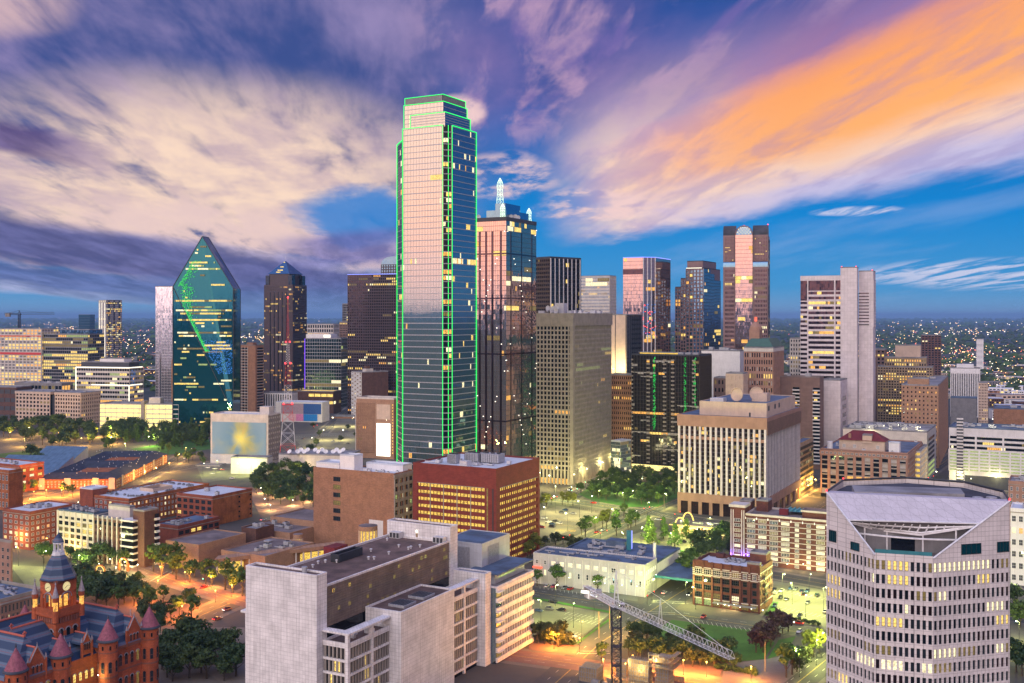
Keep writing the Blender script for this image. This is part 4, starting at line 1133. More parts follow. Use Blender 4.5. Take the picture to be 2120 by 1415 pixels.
def granite_tower():
 D = 1050; b = Bld('white_granite_tower', 'white granite tower with blank shafts and dark ribbon windows', 1775, 1670, 1804, D, 555, 24)
 R = b.root; w = b.w; k = D / F
 X = lambda px: -(1775 - px) * k / cos(b.a) * 1.0
 z1, z2, z3 = zt(572, D), zt(555, D), zt(562, D)
 x0, x1, x2, x3 = X(1670), X(1685), X(1733), X(1745)
 b.core('granite_white', 0, z2, x3, 0, -3, 9, 'shaft', 'roof_grey')
 b.core('granite_white', 0, z3, x3 + 16, 14.0, 9.5, 34, 'shaft', 'roof_grey')
 b.core('glass_bronze', 0, z1, x0, x3 - .02, 0, 30, 'office_wing', 'roof_grey')
 n = 34; fl = (z1 - 16) / n
 fr = MB(['granite_white']); lt = MB(LIT)
 facade(fr, lt, (x1, 0), (1, 0), (0, -1), x2 - x1, 0, z1 - 14, 12, n, 1, .56, .4, .8, .30, 201, run=.7, rowvar=.9, mix=(6, 3, 1, 4, 0, 0))
 facade(fr, lt, (x2 + 1, 0), (1, 0), (0, -1), x3 - x2 - 1, 0, z1 - 14, 3, n, 1, .56, .4, .3, .25, 202)
 facade(fr, lt, (x0, 3), (1, 0), (0, -1), x1 - x0 - .5, 0, z1 - 24, 3, n, 1, .50, .4, 3.3, .12, 203, off=3.05)
 fr.box(x0 - .02, x3, -1, 20, z1 - 4, z1 + .8); fr.box(x2 - .2, x2 + 1.2, -1.0, .2, 0, z1 - 4); fr.box(x1 - 1.2, x1, -1.02, .2, 0, z1 - 4)
 facade(fr, lt, (14.0, 10), (0, 1), (1, 0), 22, zt(678, D), z3 - 8, 2, 14, .72, .55, .5, .45, .0, 204)
 fr.build('ribbon_band', R, 'stuff'); lt.build('lit_window', R, 'stuff')
 g = MB(['glass_bronze', 'granite_white'])
 zlo = zt(676, D); nn = 11
 for j in range(nn):
  z = zlo + j * (z3 - 20 - zlo) / nn; g.box(.5, 10, 9.3, 9.48, z + 1, z + (z3 - 20 - zlo) / nn * .62)
 g.build('shaft_window', R, 'stuff')
 gl = MB(['glass_bronze']); gl.face([(x1 + .3, -.9, z1 - 14), (x2 - .4, -.9, z1 - 14), (x2 - .4, -.9, z1 - 4.2), (x1 + .3, -.9, z1 - 4.2)]); gl.build('top_glazing', R)
 for px, z in ((x3 + 1, z2), (-1, z2), (13, z3)):
  mb = MB(['neon_red']); mb.lathe([(.5, z + 1), (.5, z + 1.8)], 6, (px, -2 if z == z2 else 10)); mb.build('beacon', R)
granite_tower()
b = simple('white_stepped_tower', 'white stepped old tower with illuminated mast beside the granite tower', 1690, 1636, 1700, 1130, 702, 24, 'glass_dark', 'concrete_light', 10, 26, .45, .55, .5, .45, .10, seed=210, l=24)
b.core('concrete_light', b.h, zt(672, 1130), -b.w + 10, 0, 2, 20, 'upper_block', 'roof_grey'); b.core('concrete_light', zt(672, 1130), zt(650, 1130), -b.w + 16, 0, 4, 18, 'upper_block', 'roof_grey')
mb = MB(['led_white']); mb.tube((-b.w + 17, 8, zt(650, 1130)), (-b.w + 17, 8, zt(590, 1130)), 1.3, 0, 6, .5); mb.build('lit_mast', b.root)
b = simple('old_hotel_tower', 'old pinkish tower with green copper mansard roof and red lit cupola', 1600, 1541, 1622, 980, 722, 26, 'glass_dark', 'pink_stone', 12, 17, .48, .62, .5, .45, .06, seed=220, base=0, topband=3, blind=.25, bandmat='concrete_light')
mb = MB(['copper_green']); w, l, h = b.w, b.l, b.h; mb.v = [];
mb.face([(-w, 0, h + 1.5), (0, 0, h + 1.5), (-5, 5, h + 9), (-w + 5, 5, h + 9)]); mb.face([(0, 0, h + 1.5), (0, l, h + 1.5), (-5, l - 5, h + 9), (-5, 5, h + 9)])
mb.face([(-w, l, h + 1.5), (-w, 0, h + 1.5), (-w + 5, 5, h + 9), (-w + 5, l - 5, h + 9)]); mb.face([(-w + 5, 5, h + 9), (-5, 5, h + 9), (-5, l - 5, h + 9), (-w + 5, l - 5, h + 9)])
mb.build('mansard_roof', b.root)
b.core('pink_stone', h, h + 17, -w * .88, -w * .52, 6, 18, 'cupola'); mb = MB(['pink_stone', 'neon_red']); mb.lathe([(6, h + 17), (5.5, h + 20), (3, h + 23), (.4, h + 25)], 14, (-w * .7, 12)); mb.build('cupola_dome', b.root)
mb = MB(['sign_red']); mb.box(-w * .74, -w * .66, 11.6, 12.4, h + 25, h + 29); mb.build('roof_sign', b.root)
simple('white_blank_block', 'white windowless block with flat roof in front of the vaulted tower', 1532, 1452, 1560, 1080, 728, 26, 'white_plain', 'white_plain', 1, 1, 1, 1, .1, .1, 0, seed=221, l=25, units=5)
simple('old_office_block', 'dark old office block with small yellow windows below the white windowless block', 1545, 1478, 1560, 1020, 785, 26, 'glass_dark', 'brown_tower', 9, 11, .4, .5, .4, .35, .3, seed=222, l=20)
simple('cream_stepped_block', 'small cream block with pale stripes and shed roof above the fin block', 1538, 1503, 1552, 960, 775, 26, 'cream', 'cream', 4, 12, .5, .5, .4, .35, .05, seed=223, l=18)
simple('old_office_block', 'old brown building with lit windows between concrete tower and dark slab', 1308, 1262, 1330, 1010, 778, 26, 'glass_dark', 'tan_brick', 11, 18, .42, .52, .4, .35, .28, seed=224, l=20, mix=(4, 6, 2, 2, 0, 0))
simple('glass_podium', 'small pale blue glass pavilion at the foot of the concrete tower', 1284, 1265, 1306, 960, 916, 40, 'glass_blue', 'mullion', 8, 10, .9, .9, .2, .2, .12, seed=225, mix=(0, 0, 4, 3, 3, 0), roof='roof_white')
b = simple('balcony_tower', 'brown brick apartment tower with white balcony stacks', 1697, 1545, 1712, 990, 783, GA, 'brown_tower', 'brown_tower', 1, 1, 1, 1, .1, .1, 0, seed=230, l=18, roof='roof_brown', units=4)
bal = MB(['stucco_white', 'glass_dark']); lt = MB(LIT); rr = random.Random(4)
for u in (.17, .42, .70, .97):
 for j in range(21):
  z = 5 + j * 3.4; x = -b.w + b.w * u
  if z > b.h - 5: continue
  if u == .17 and j < 14: continue
  bal.box(x - 4.2, x + 2.4, -1.3, -.05, z, z + 1.15); bal.box(x - 4, x + 2.2, -.2, -.06, z + 1.2, z + 3.2, 1)
  if rr.random() < .18: lt.face([(x - 3, -.3, z + 1.2), (x, -.3, z + 1.2), (x, -.3, z + 3), (x - 3, -.3, z + 3)], rr.choice((0, 1, 2)))
bal.build('balcony', b.root, 'stuff'); lt.build('lit_window', b.root, 'stuff')
b = simple('white_panel_block', 'pale blank panelled block stepped beside the brown balcony tower', 1740, 1700, 1754, 1010, 789, GA, 'granite_white', 'granite_white', 1, 1, 1, 1, .1, .1, 0, seed=231)
mb = MB(['glass_dark'])
for j in range(8): mb.box(.02, .15, b.l * .3, b.l * .8, 6 + j * 8, 10 + j * 8)
mb.build('side_window', b.root, 'stuff')
b = simple('deco_tower', 'cream stepped deco tower with regular lit windows and pale roof block', 1930, 1817, 1955, 1150, 762, 24, 'glass_dark', 'beige_brick', 20, 30, .52, .52, .5, .45, .22, seed=240, l=26, mix=(6, 4, 2, 3, 0, 0))
b.core('beige_brick', b.h, zt(742, 1150), -b.w + 7, -6, 2, 22, 'upper_block', 'roof_grey'); b.core('cream', zt(742, 1150), zt(717, 1150), -b.w + 18, -b.w + 44, 4, 20, 'plant_room', 'roof_grey')
lt = MB(LIT); fr = MB(['beige_brick']); g = MB(['glass_dark']); x0 = -b.w + 7; W2 = b.w - 13
g.face([(x0, 1.9, b.h + 1), (x0 + W2, 1.9, b.h + 1), (x0 + W2, 1.9, zt(744, 1150)), (x0, 1.9, zt(744, 1150))]); facade(fr, lt, (x0, 1.88), (1, 0), (0, -1), W2, b.h + 1, zt(744, 1150), 17, 2, .5, .55, .5, .45, .3, 5)
g.build('glazing', b.root); fr.build('frame_grid', b.root, 'stuff'); lt.build('lit_window', b.root, 'stuff')
b = simple('tan_brick_tower', 'tan brick tower with small square windows and stepped corner', 1942, 1867, 1962, 1000, 800, 25, 'glass_dark', 'tan', 9, 19, .30, .42, .5, .45, .35, seed=241, mix=(6, 5, 3, 2, 0, 0), run=.2, units=3)
b.core('tan', b.h, zt(786, 1000), -b.w + 5, -b.w + 24, 2, 10, 'upper_block', 'roof_grey')
b = simple('striped_block', 'small black and white striped office block on the right', 2028, 1969, 2036, 1500, 764, 22, 'glass_black', 'white_paint', 16, 1, .5, .96, .8, .6, 0, seed=242, l=24, topband=6, bandmat='white_paint')
b.box('plant_room', 'white_plain', -b.w * .8, -b.w * .2, 4, 18, b.h + .3, b.h + 6)
simple('pale_side_block', 'pale narrow block with tiny windows beside the striped office block', 2045, 2026, 2060, 1420, 794, 24, 'glass_dark', 'cream', 6, 14, .4, .5, .4, .35, .1, seed=243, l=24)
simple('brown_low_block', 'wide brown low block with lit strip window beside the right parking garage', 2160, 2058, 2170, 1180, 850, 24, 'tan_brick', 'tan_brick', 8, 4, .7, .4, .4, .35, .15, seed=244, l=40, roof='roof_blue', units=6)
simple('grey_blank_block', 'grey windowless block below the striped office block', 2022, 1968, 2030, 1350, 826, 24, 'concrete_grey', 'concrete_grey', 1, 1, 1, 1, .1, .1, 0, seed=245, l=24, roof='roof_blue')
simple('apartment_tower', 'twin dark apartment tower standing among the far low houses', 1948, 1908, 1956, 2300, 695, 20, 'glass_dark', 'brick_brown', 6, 20, .6, .5, .5, .45, .06, seed=246, l=30)
simple('church_tower', 'small white tower among the lights of the far district', 2036, 2022, 2038, 2600, 703, 20, 'white_plain', 'white_plain', 3, 6, .5, .5, .3, .3, 0, seed=247, l=14)
simple('dark_side_tower', 'shadowed brown tower half hidden behind the white granite tower', 1832, 1790, 1836, 1250, 725, 24, 'glass_dark', 'brown_tower', 5, 24, .5, .5, .4, .35, .08, seed=248, l=22)
b = simple('unfinished_tower', 'tower under construction with lit open floors and red safety nets', 86, -20, 92, 1720, 682, 16, 'concrete_grey', 'concrete_light', 14, 26, .72, .62, .8, .7, .62, seed=260, l=40, mix=(8, 4, 1, 2, 0, 0), rowvar=.3, run=.7)
mb = MB(['steel_red']); mb.box(-b.w, 0, -1.4, -1.0, b.h * .66, b.h * .69); mb.box(-b.w, 0, -1.4, -1.0, b.h * .90, b.h * .915); mb.build('safety_net', b.root)
b = simple('unfinished_glass_block', 'glass block under construction glowing yellow on every floor', 182, 86, 190, 1700, 693, 16, 'glass_dark', 'concrete_grey', 22, 22, .88, .66, .5, .45, .58, seed=261, l=40, mix=(9, 2, 1, 4, 4, 0), rowvar=.3, run=.8)
b.core('glass_blue', b.h, b.h + 7, -b.w * .65, 0, 4, 36, 'upper_floor', 'roof_grey')
b = simple('outlined_office_block', 'office block outlined by a bright line of light around its stepped roof', 268, 158, 282, 1500, 762, 14, 'glass_dark', 'concrete_light', 22, 11, .9, .52, .4, .5, .35, seed=262, l=34, mix=(4, 2, 1, 4, 4, 0), rowvar=.3)
ne = MB(['neon_white'])
for p, q in (((-b.w, -1, 0), (-b.w, -1, b.h)), ((-b.w, -1, b.h), (0, -1, b.h)), ((0, -1, b.h), (1, 30, b.h)), ((-b.w * .70, -1.1, b.z(798)), (0, -1.1, b.z(798))), ((0, -1.1, b.z(798)), (0, -1.1, 0)), ((1, 0, b.z(798)), (1, 30, b.z(798)))): ne.tube(p, q, .7, 0, 5)
ne.build('light_line', b.root)
b.core('dark_panel', b.h, b.h + 7, -b.w * .95, -4, 5, 30, 'plant_room', 'roof_grey'); b.core('white_plain', b.h + 7, b.h + 12, -b.w * .62, -b.w * .16, 8, 26, 'plant_room', 'roof_grey')
mb = MB(['led_dot_blue'])
for i in range(60): q_ = random.Random(i); y_ = 2 + 12 * q_.random(); z_ = b.h * .6 + (b.h * .35) * q_.random(); mb.box(.9, 1.0, y_, y_ + .6, z_, z_ + .7)
mb.build('blue_lit_side', b.root, 'stuff')
b = Bld('cream_office_block', 'cream concrete office block in two halves with square dark windows', 167, 33, 207, 1395, 816, 20)
for x0, x1, k in ((-b.w, -b.w * .46, 1), (-b.w * .385, 0, 2)):
 b.core('glass_black', 0, b.h, x0, x1, 0, b.l, 'wall', 'roof_grey')
 b.grid('fr' if k == 2 else 'f', 0, b.h, 10, 8, .60, .58, .9, .8, 'cream', .08, 270 + k, rect=(x0, x1, 0, b.l), mix=(3, 5, 1, 3, 0, 0))
 tb = MB(['cream']); tb.box(x0 - .95, x1 + .95, -.96, b.l + .9, b.h - 2, b.h + 1); tb.build('top_band', b.root); b.roof('roof_grey', x0 - .95, x1 + .95, -.96, b.l + .9, b.h + 1, .8)
b.core('dark_panel', 0, b.h - 3, -b.w * .46, -b.w * .385, 3, b.l, 'link_bay')
b.units(6, 8, b.h + 1.1)
b = simple('lit_parking_garage', 'open parking garage glowing pale yellow on every level', 300, 207, 300, 1330, 838, 10, 'lit_garage_pale', 'concrete_light', 8, 6, .95, .78, .4, .6, 0, seed=275, l=30, sides='fl')
b.box('stair_tower', 'concrete', -b.w * .07, -.0, -2, 8, 0, b.h + 5)
b = simple('lit_parking_garage', 'smaller glowing parking garage wing with rounded end beside the prism tower', 370, 303, 380, 1300, 838, 4, 'lit_garage_pale', 'concrete_light', 5, 6, .95, .78, .4, .6, 0, seed=276, l=26, sides='fl')
b.box('stair_tower', 'concrete_light', -b.w * .95, -b.w * .6, 3, 14, b.h, b.h + 8)
simple('brown_garage', 'brown garage block at the left edge under the construction towers', 34, -40, 40, 1450, 803, 14, 'dark_panel', 'brick_brown', 6, 4, .9, .5, .4, .5, .05, seed=277, l=30)
simple('grey_low_block', 'grey low block with lit strip windows behind the cream office block', 128, 30, 135, 1480, 795, 14, 'glass_dark', 'concrete_grey', 14, 4, .8, .5, .3, .35, .3, seed=278, l=24, units=4)
simple('narrow_brick_tower', 'sliver of an orange brick tower against the prism tower', 362, 355, 366, 1400, 745, 20, 'tan_brick', 'tan_brick', 1, 1, 1, 1, .1, .1, 0, seed=279, l=10)
# ================================================================ foreground buildings
# ---- white stone courthouse block
def courthouse():
 D, pxc = 345.0, 830
 R = thing('white_stone_courthouse', 'large white stone panelled courthouse with brown gravel roof and louvred bays', 'building', ((pxc - CX) / F * D, D, 0), -radians(28))
 def B(name, mat, x0, x1, y0, y1, z0, z1, par=R):
  mb = MB([mat]); mb.box(x0, x1, y0, y1, z0, z1, 0, 'b' if z0 == 0 else ''); return mb.build(name, par)
 def roof(mat, x0, x1, y0, y1, z, ph=.9, pm='stone_white', t_=.6):
  mb = MB([mat]); mb.face([(x0 + t_, y0 + t_, z + .08), (x1 - t_, y0 + t_, z + .08), (x1 - t_, y1 - t_, z + .08), (x0 + t_, y1 - t_, z + .08)]); mb.build('roof', R)
  p = MB([pm]); e = .05
  p.box(x0 - e, x1 + e, y0 - e, y0 + t_, z - .02, z + ph); p.box(x0 - e, x1 + e, y1 - t_, y1 + e, z - .02, z + ph)
  p.box(x0 - e, x0 + t_, y0 + t_, y1 - t_, z - .02, z + ph); p.box(x1 - t_, x1 + e, y0 + t_, y1 - t_, z - .02, z + ph); p.build('parapet', R)
 B('end_slab', 'stone_white', -65.8, -34.35, 0, 5.6, 0, 54.2); roof('roof_gravel', -65.8, -34.35, 0, 5.6, 54.2, .7)
 B('end_slab', 'stone_white', -65.8, -34.35, 87.2, 93, 0, 55.4); roof('roof_gravel', -65.8, -34.35, 87.2, 93, 55.4, .7)
 B('main_block', 'perforated_stone', -64.8, -35.2, 5.62, 87.18, 0, 49.4); roof('roof_gravel', -65, -35, 5.62, 87.18, 49.4, .9)
 pan = MB(['perforated_stone']); lt = MB(LIT); rr = random.Random(11)
 n = 52
 for j in range(4):
  z0 = 36 + j * 3.35
  for i in range(n):
   y = 5.8 + 81.2 * i / n; wd_ = 81.2 / n
   for k in range(3):
    if (i * 7 + j * 3) % 5 == 0: zz_ = z0 + .3
    pan.box(-35.18, -34.75, y + wd_ * (k + .15) / 3, y + wd_ * (k + .72) / 3, z0 + .35, z0 + 3.0)
   if rr.random() < .09:
    for k in range(2): lt.face([(-34.7, y + wd_ * (.1 + k * .5), z0 + .8), (-34.7, y + wd_ * (.42 + k * .5), z0 + .8), (-34.7, y + wd_ * (.42 + k * .5), z0 + 2.2), (-34.7, y + wd_ * (.1 + k * .5), z0 + 2.2)], 3)
  pan.box(-35.19, -34.7, 5.7, 87.1, z0 - .2, z0 + .2)
 pan.box(-35.19, -34.7, 5.7, 87.1, 49.2, 49.6)
 pan.build('screen_slat', R, 'stuff'); lt.build('lit_opening', R, 'stuff')
 dk = MB(['glass_black']); dk.box(-35.19, -34.9, 5.7, 87.1, 31, 35.6); dk.build('clerestory', R)
 B('blank_wing', 'stone_white', -34.3, -18.8, 28, 64.7, 0, 36.9); roof('roof_gravel', -34.3, -18.8, 28, 64.7, 36.9, .7)
 B('blank_wing', 'stone_white', -34.3, -19.2, 89.8, 94.6, 0, 37.4); roof('roof_grey', -34.3, -19.2, 89.8, 94.6, 37.4, .5)
 for y in (34, 47):
  g = MB(['steel_dark', 'hvac']); g.box(-28.5, -21.5, y, y + 8, 37.0, 37.9, 1)
  for k in range(6): g.box(-28.2 + k * 1.1, -27.4 + k * 1.1, y + .4, y + 7.6, 37.92, 38.0, 0)
  g.build('skylight_grille', R)
 def bay(x0, x1, y0, y1, zt_, seed, front=True):
  B('office_bay', 'glass_dark', x0, x1 - .8, y0 + .8, y1, 0, zt_)
  fl = 4.8; rr_ = random.Random(seed)
  nfl = int(zt_ / fl)
  edges = ([((x0, y0 + .8), (1, 0), (0, -1), x1 - x0 - .8)] if front else []) + [((x1 - .8, y0 + .8), (0, 1), (1, 0), y1 - y0 - .8)]
  for O, e, nn, L in edges:
   for j in range(nfl + 1):
    z = zt_ - j * fl
    sp = MB(['stone_white'])
    p = [(O[0], O[1]), (O[0] + e[0] * L, O[1] + e[1] * L)]
    q = [(O[0] + nn[0] * .8, O[1] + nn[1] * .8), (O[0] + e[0] * L + nn[0] * .8, O[1] + e[1] * L + nn[1] * .8)]
    sp.prism([p[0], q[0], q[1], p[1]] , max(0, z - .7), z + .1, 0, None, True)
    sp.build('floor_beam', R)
    if z - fl < 0: break
    m_ = max(2, round(L / 1.55))
    for i in range(m_):
     u = L * (i + .5) / m_; ww = L / m_
     cx, cy = O[0] + e[0] * u, O[1] + e[1] * u
     fin = MB(['concrete', 'glass_black'])
     hx, hy = abs(e[0]) * ww * .22 + abs(nn[0]) * .25, abs(e[1]) * ww * .22 + abs(nn[1]) * .25
     ox, oy = nn[0] * .3, nn[1] * .3
     fin.box(cx + ox - hx, cx + ox + hx, cy + oy - hy, cy + oy + hy, z - fl + .12, z - .72)
     fin.build('fin', R)
     if rr_.random() < .10:
      l_ = MB(['lit_yellow']); a, b_ = u + ww * .24, u + ww * .76
      l_.face([(O[0] + e[0] * a + nn[0] * .1, O[1] + e[1] * a + nn[1] * .1, z - fl + .4), (O[0] + e[0] * b_ + nn[0] * .1, O[1] + e[1] * b_ + nn[1] * .1, z - fl + .4),
 (O[0] + e[0] * b_ + nn[0] * .1, O[1] + e[1] * b_ + nn[1] * .1, z - .9), (O[0] + e[0] * a + nn[0] * .1, O[1] + e[1] * a + nn[1] * .1, z - .9)]); l_.build('lit_window', R)
  return
 bay(-34.3, -23.5, 3.2, 28, 31.2, 1)
 bay(-34.3, -22.5, 64.7, 89.8, 31.2, 2, False)
 roof('roof_gravel', -34.3, -23.5, 3.2, 28, 31.3, .9); roof('roof_gravel', -34.3, -22.5, 64.7, 89.8, 31.3, .9)
 for y0, y1, x1 in ((3.2, 28, -23.4), (64.7, 89.8, -22.4)):
  fr = MB(['stone_white'])                       # open roof frame over the terrace
  fr.box(x1 - 3.2, x1 + .3, y0 - .3, y1 - .02, 35.0, 35.7)
  if y0 < 10: fr.box(-34.3, x1 - 3.22, y0 - .3, y0 + 3.0, 35.0, 35.7)
  fr.build('roof_frame', R)
  for y in (y0, y0 + (y1 - y0) * .55):
   c = MB(['stone_white']); c.box(x1 - 1.3, x1 - .05, y - .25, y + 1.0, 0, 34.98); c.build('column', R)
 rr = random.Random(5)
 for i in range(6):
  x, y, s = -31 + rr.random() * 5, 8 + rr.random() * 14, rr.uniform(.8, 1.8)
  m = MB(['hvac_light']); m.box(x, x + s, y, y + s, 31.4, 31.4 + s); m.lathe([(s * .3, 31.4 + s), (s * .3, 31.8 + s)], 8, (x + s / 2, y + s / 2)); m.build('roof_unit', R)
 B('office_bay', 'glass_dark', -72, -65.9, 9, 80, 0, 30.5)
 c = MB(['stone_white']); c.box(-75.5, -64.85, 8, 82, 35.0, 35.8); c.build('roof_frame', R)
 for j in range(7):
  m = MB(['stone_white']); m.box(-73, -65.9, 8.2, 8.95, 30.5 - j * 4.8 - .8, 30.5 - j * 4.8); m.build('floor_beam', R)
 for x in (-73.2, -69.2): m = MB(['stone_white']); m.box(x, x + .9, 7.9, 9.1, 0, 34.98); m.build('column', R)
 for j in range(7):
  for x in (-71.6, -70.2, -68, -66.9): m = MB(['concrete']); m.box(x, x + .55, 8.35, 8.9, 30.5 - j * 4.8 - 4.75, 30.5 - j * 4.8 - .82); m.build('fin', R)
 x1, y0, y1, zw = -16.5, 94.7, 128.0, 31.0
 B('glass_wing', 'glass_blue', -46, x1 - .5, y0, y1, 0, zw)
 for j in range(8):
  z = zw - j * 4.1
  s = MB(['stone_white']); s.box(x1 - .5, x1 + .25, y0 - .1, y1, z - 1.7, z + .1); s.build('floor_beam', R)
 rr = random.Random(8)
 for j in range(7):
  z = zw - j * 4.1
  for i in range(26):
   y = y0 + 5 + (y1 - y0 - 5) * i / 26
   s = MB(['stone_white' if i % 2 == 0 else 'steel_grey']); s.box(x1 - .48, x1 - .05, y, y + .30, z - 4.0, z - 1.72); s.build('fin', R)
 lw = MB(LIT)
 for j in (0, 1, 3):
  for i in range(26):
   if rr.random() < (.7 if j == 3 and i < 14 else .35 if j == 0 else .12):
    y = y0 + 5 + (y1 - y0 - 5) * i / 26; z = zw - j * 4.1
    lw.face([(x1 - .44, y + .35, z - 3.9), (x1 - .44, y + 1.0, z - 3.9), (x1 - .44, y + 1.0, z - 1.8), (x1 - .44, y + .35, z - 1.8)], rr.choice((2, 3, 4)))
 for j in range(7):
  z = zw - j * 4.1
  if j in (0, 2, 3, 5, 6): lw.face([(x1 - .44, y0 + .3, z - 3.9), (x1 - .44, y0 + 4.4, z - 3.9), (x1 - .44, y0 + 4.4, z - 1.9), (x1 - .44, y0 + .3, z - 1.9)], rr.choice((3, 4)))
  b_ = MB(['steel_white']); b_.box(x1 + .26, x1 + 1.2, y0 - .2, y0 + 4.6, z - 1.7, z - 1.4); b_.build('balcony_slab', R)
 lw.build('lit_window', R, 'stuff')
 roof('roof_grey', -46, x1, y0, y1, zw + .1, .7)
 B('plant_block', 'metal_panel', -50, -30, 106, 131, zw, 45.6); roof('roof_blue', -50, -30, 106, 131, 45.6, .4, 'metal_panel', .3)
 lv = MB(['steel_grey', 'hvac'])
 for k in range(22):
  lv.box(-47, -36, 105.8, 105.95, 35.2 + k * .4, 35.45 + k * .4, 1); lv.box(-29.95, -29.8, 111, 121, 35.2 + k * .4, 35.45 + k * .4, 1)
 lv.build('louvre', R, 'stuff')
 B('wing_top_floor', 'metal_panel', -32, -20.5, 100, 127, zw + .3, 35.4)
 m = MB(['lit_green']); m.box(-20.48, -20.4, 104, 118, zw + 2.2, zw + 3.4); m.build('strip_window', R)
 m = MB(['roof_blue']); m.box(-33.5, -17.5, 98, 130, 35.42, 36.0); m.build('canopy_roof', R)
 s = MB(['steel_dark']);
 s.box(-57, -56.4, 37, 52, 49.6, 52.6); s.box(-53.6, -53, 37, 52, 49.6, 52.6); s.box(-56.4, -53.6, 37, 37.4, 49.6, 52.6); s.box(-56.4, -53.6, 51.6, 52, 49.6, 52.6); s.box(-56.2, -53.8, 37.6, 51.4, 49.6, 50.2); s.build('roof_equipment_screen', R)
 for i in range(16):
  x, y = rr.uniform(-62, -38), rr.uniform(10, 84)
  s = MB(['hvac_light']); s.lathe([(.35, 49.5), (.35, 50.3), (.6, 50.35), (.6, 50.6), (.1, 50.8)], 8, (x, y)); s.build('roof_vent', R)
 for x in (-62, -40.5):
  for k in range(3):
   s = MB(['hvac_light', 'steel_dark']); s.box(x + k * 1.7, x + 1.5 + k * 1.7, 83.4, 86.4, 49.6, 52.2); s.box(x + .2 + k * 1.7, x + 1.3 + k * 1.7, 83.3, 83.38, 49.9, 51.9, 1); s.build('condenser', R)
 s = MB(['timber']); s.box(-51.2, -50.2, 87.05, 87.18, 49.6, 51.9); s.build('door', R)
 s = MB(['bulb_white']); s.box(-50.9, -50.5, 86.8, 87.1, 52.6, 52.9); s.build('door_lamp', R)
 s = MB(['hvac']); s.lathe([(.9, 54.3), (.9, 56), (1.0, 56), (1.0, 56.4)], 12, (-42, 3)); s.build('chimney_pipe', R)
courthouse()
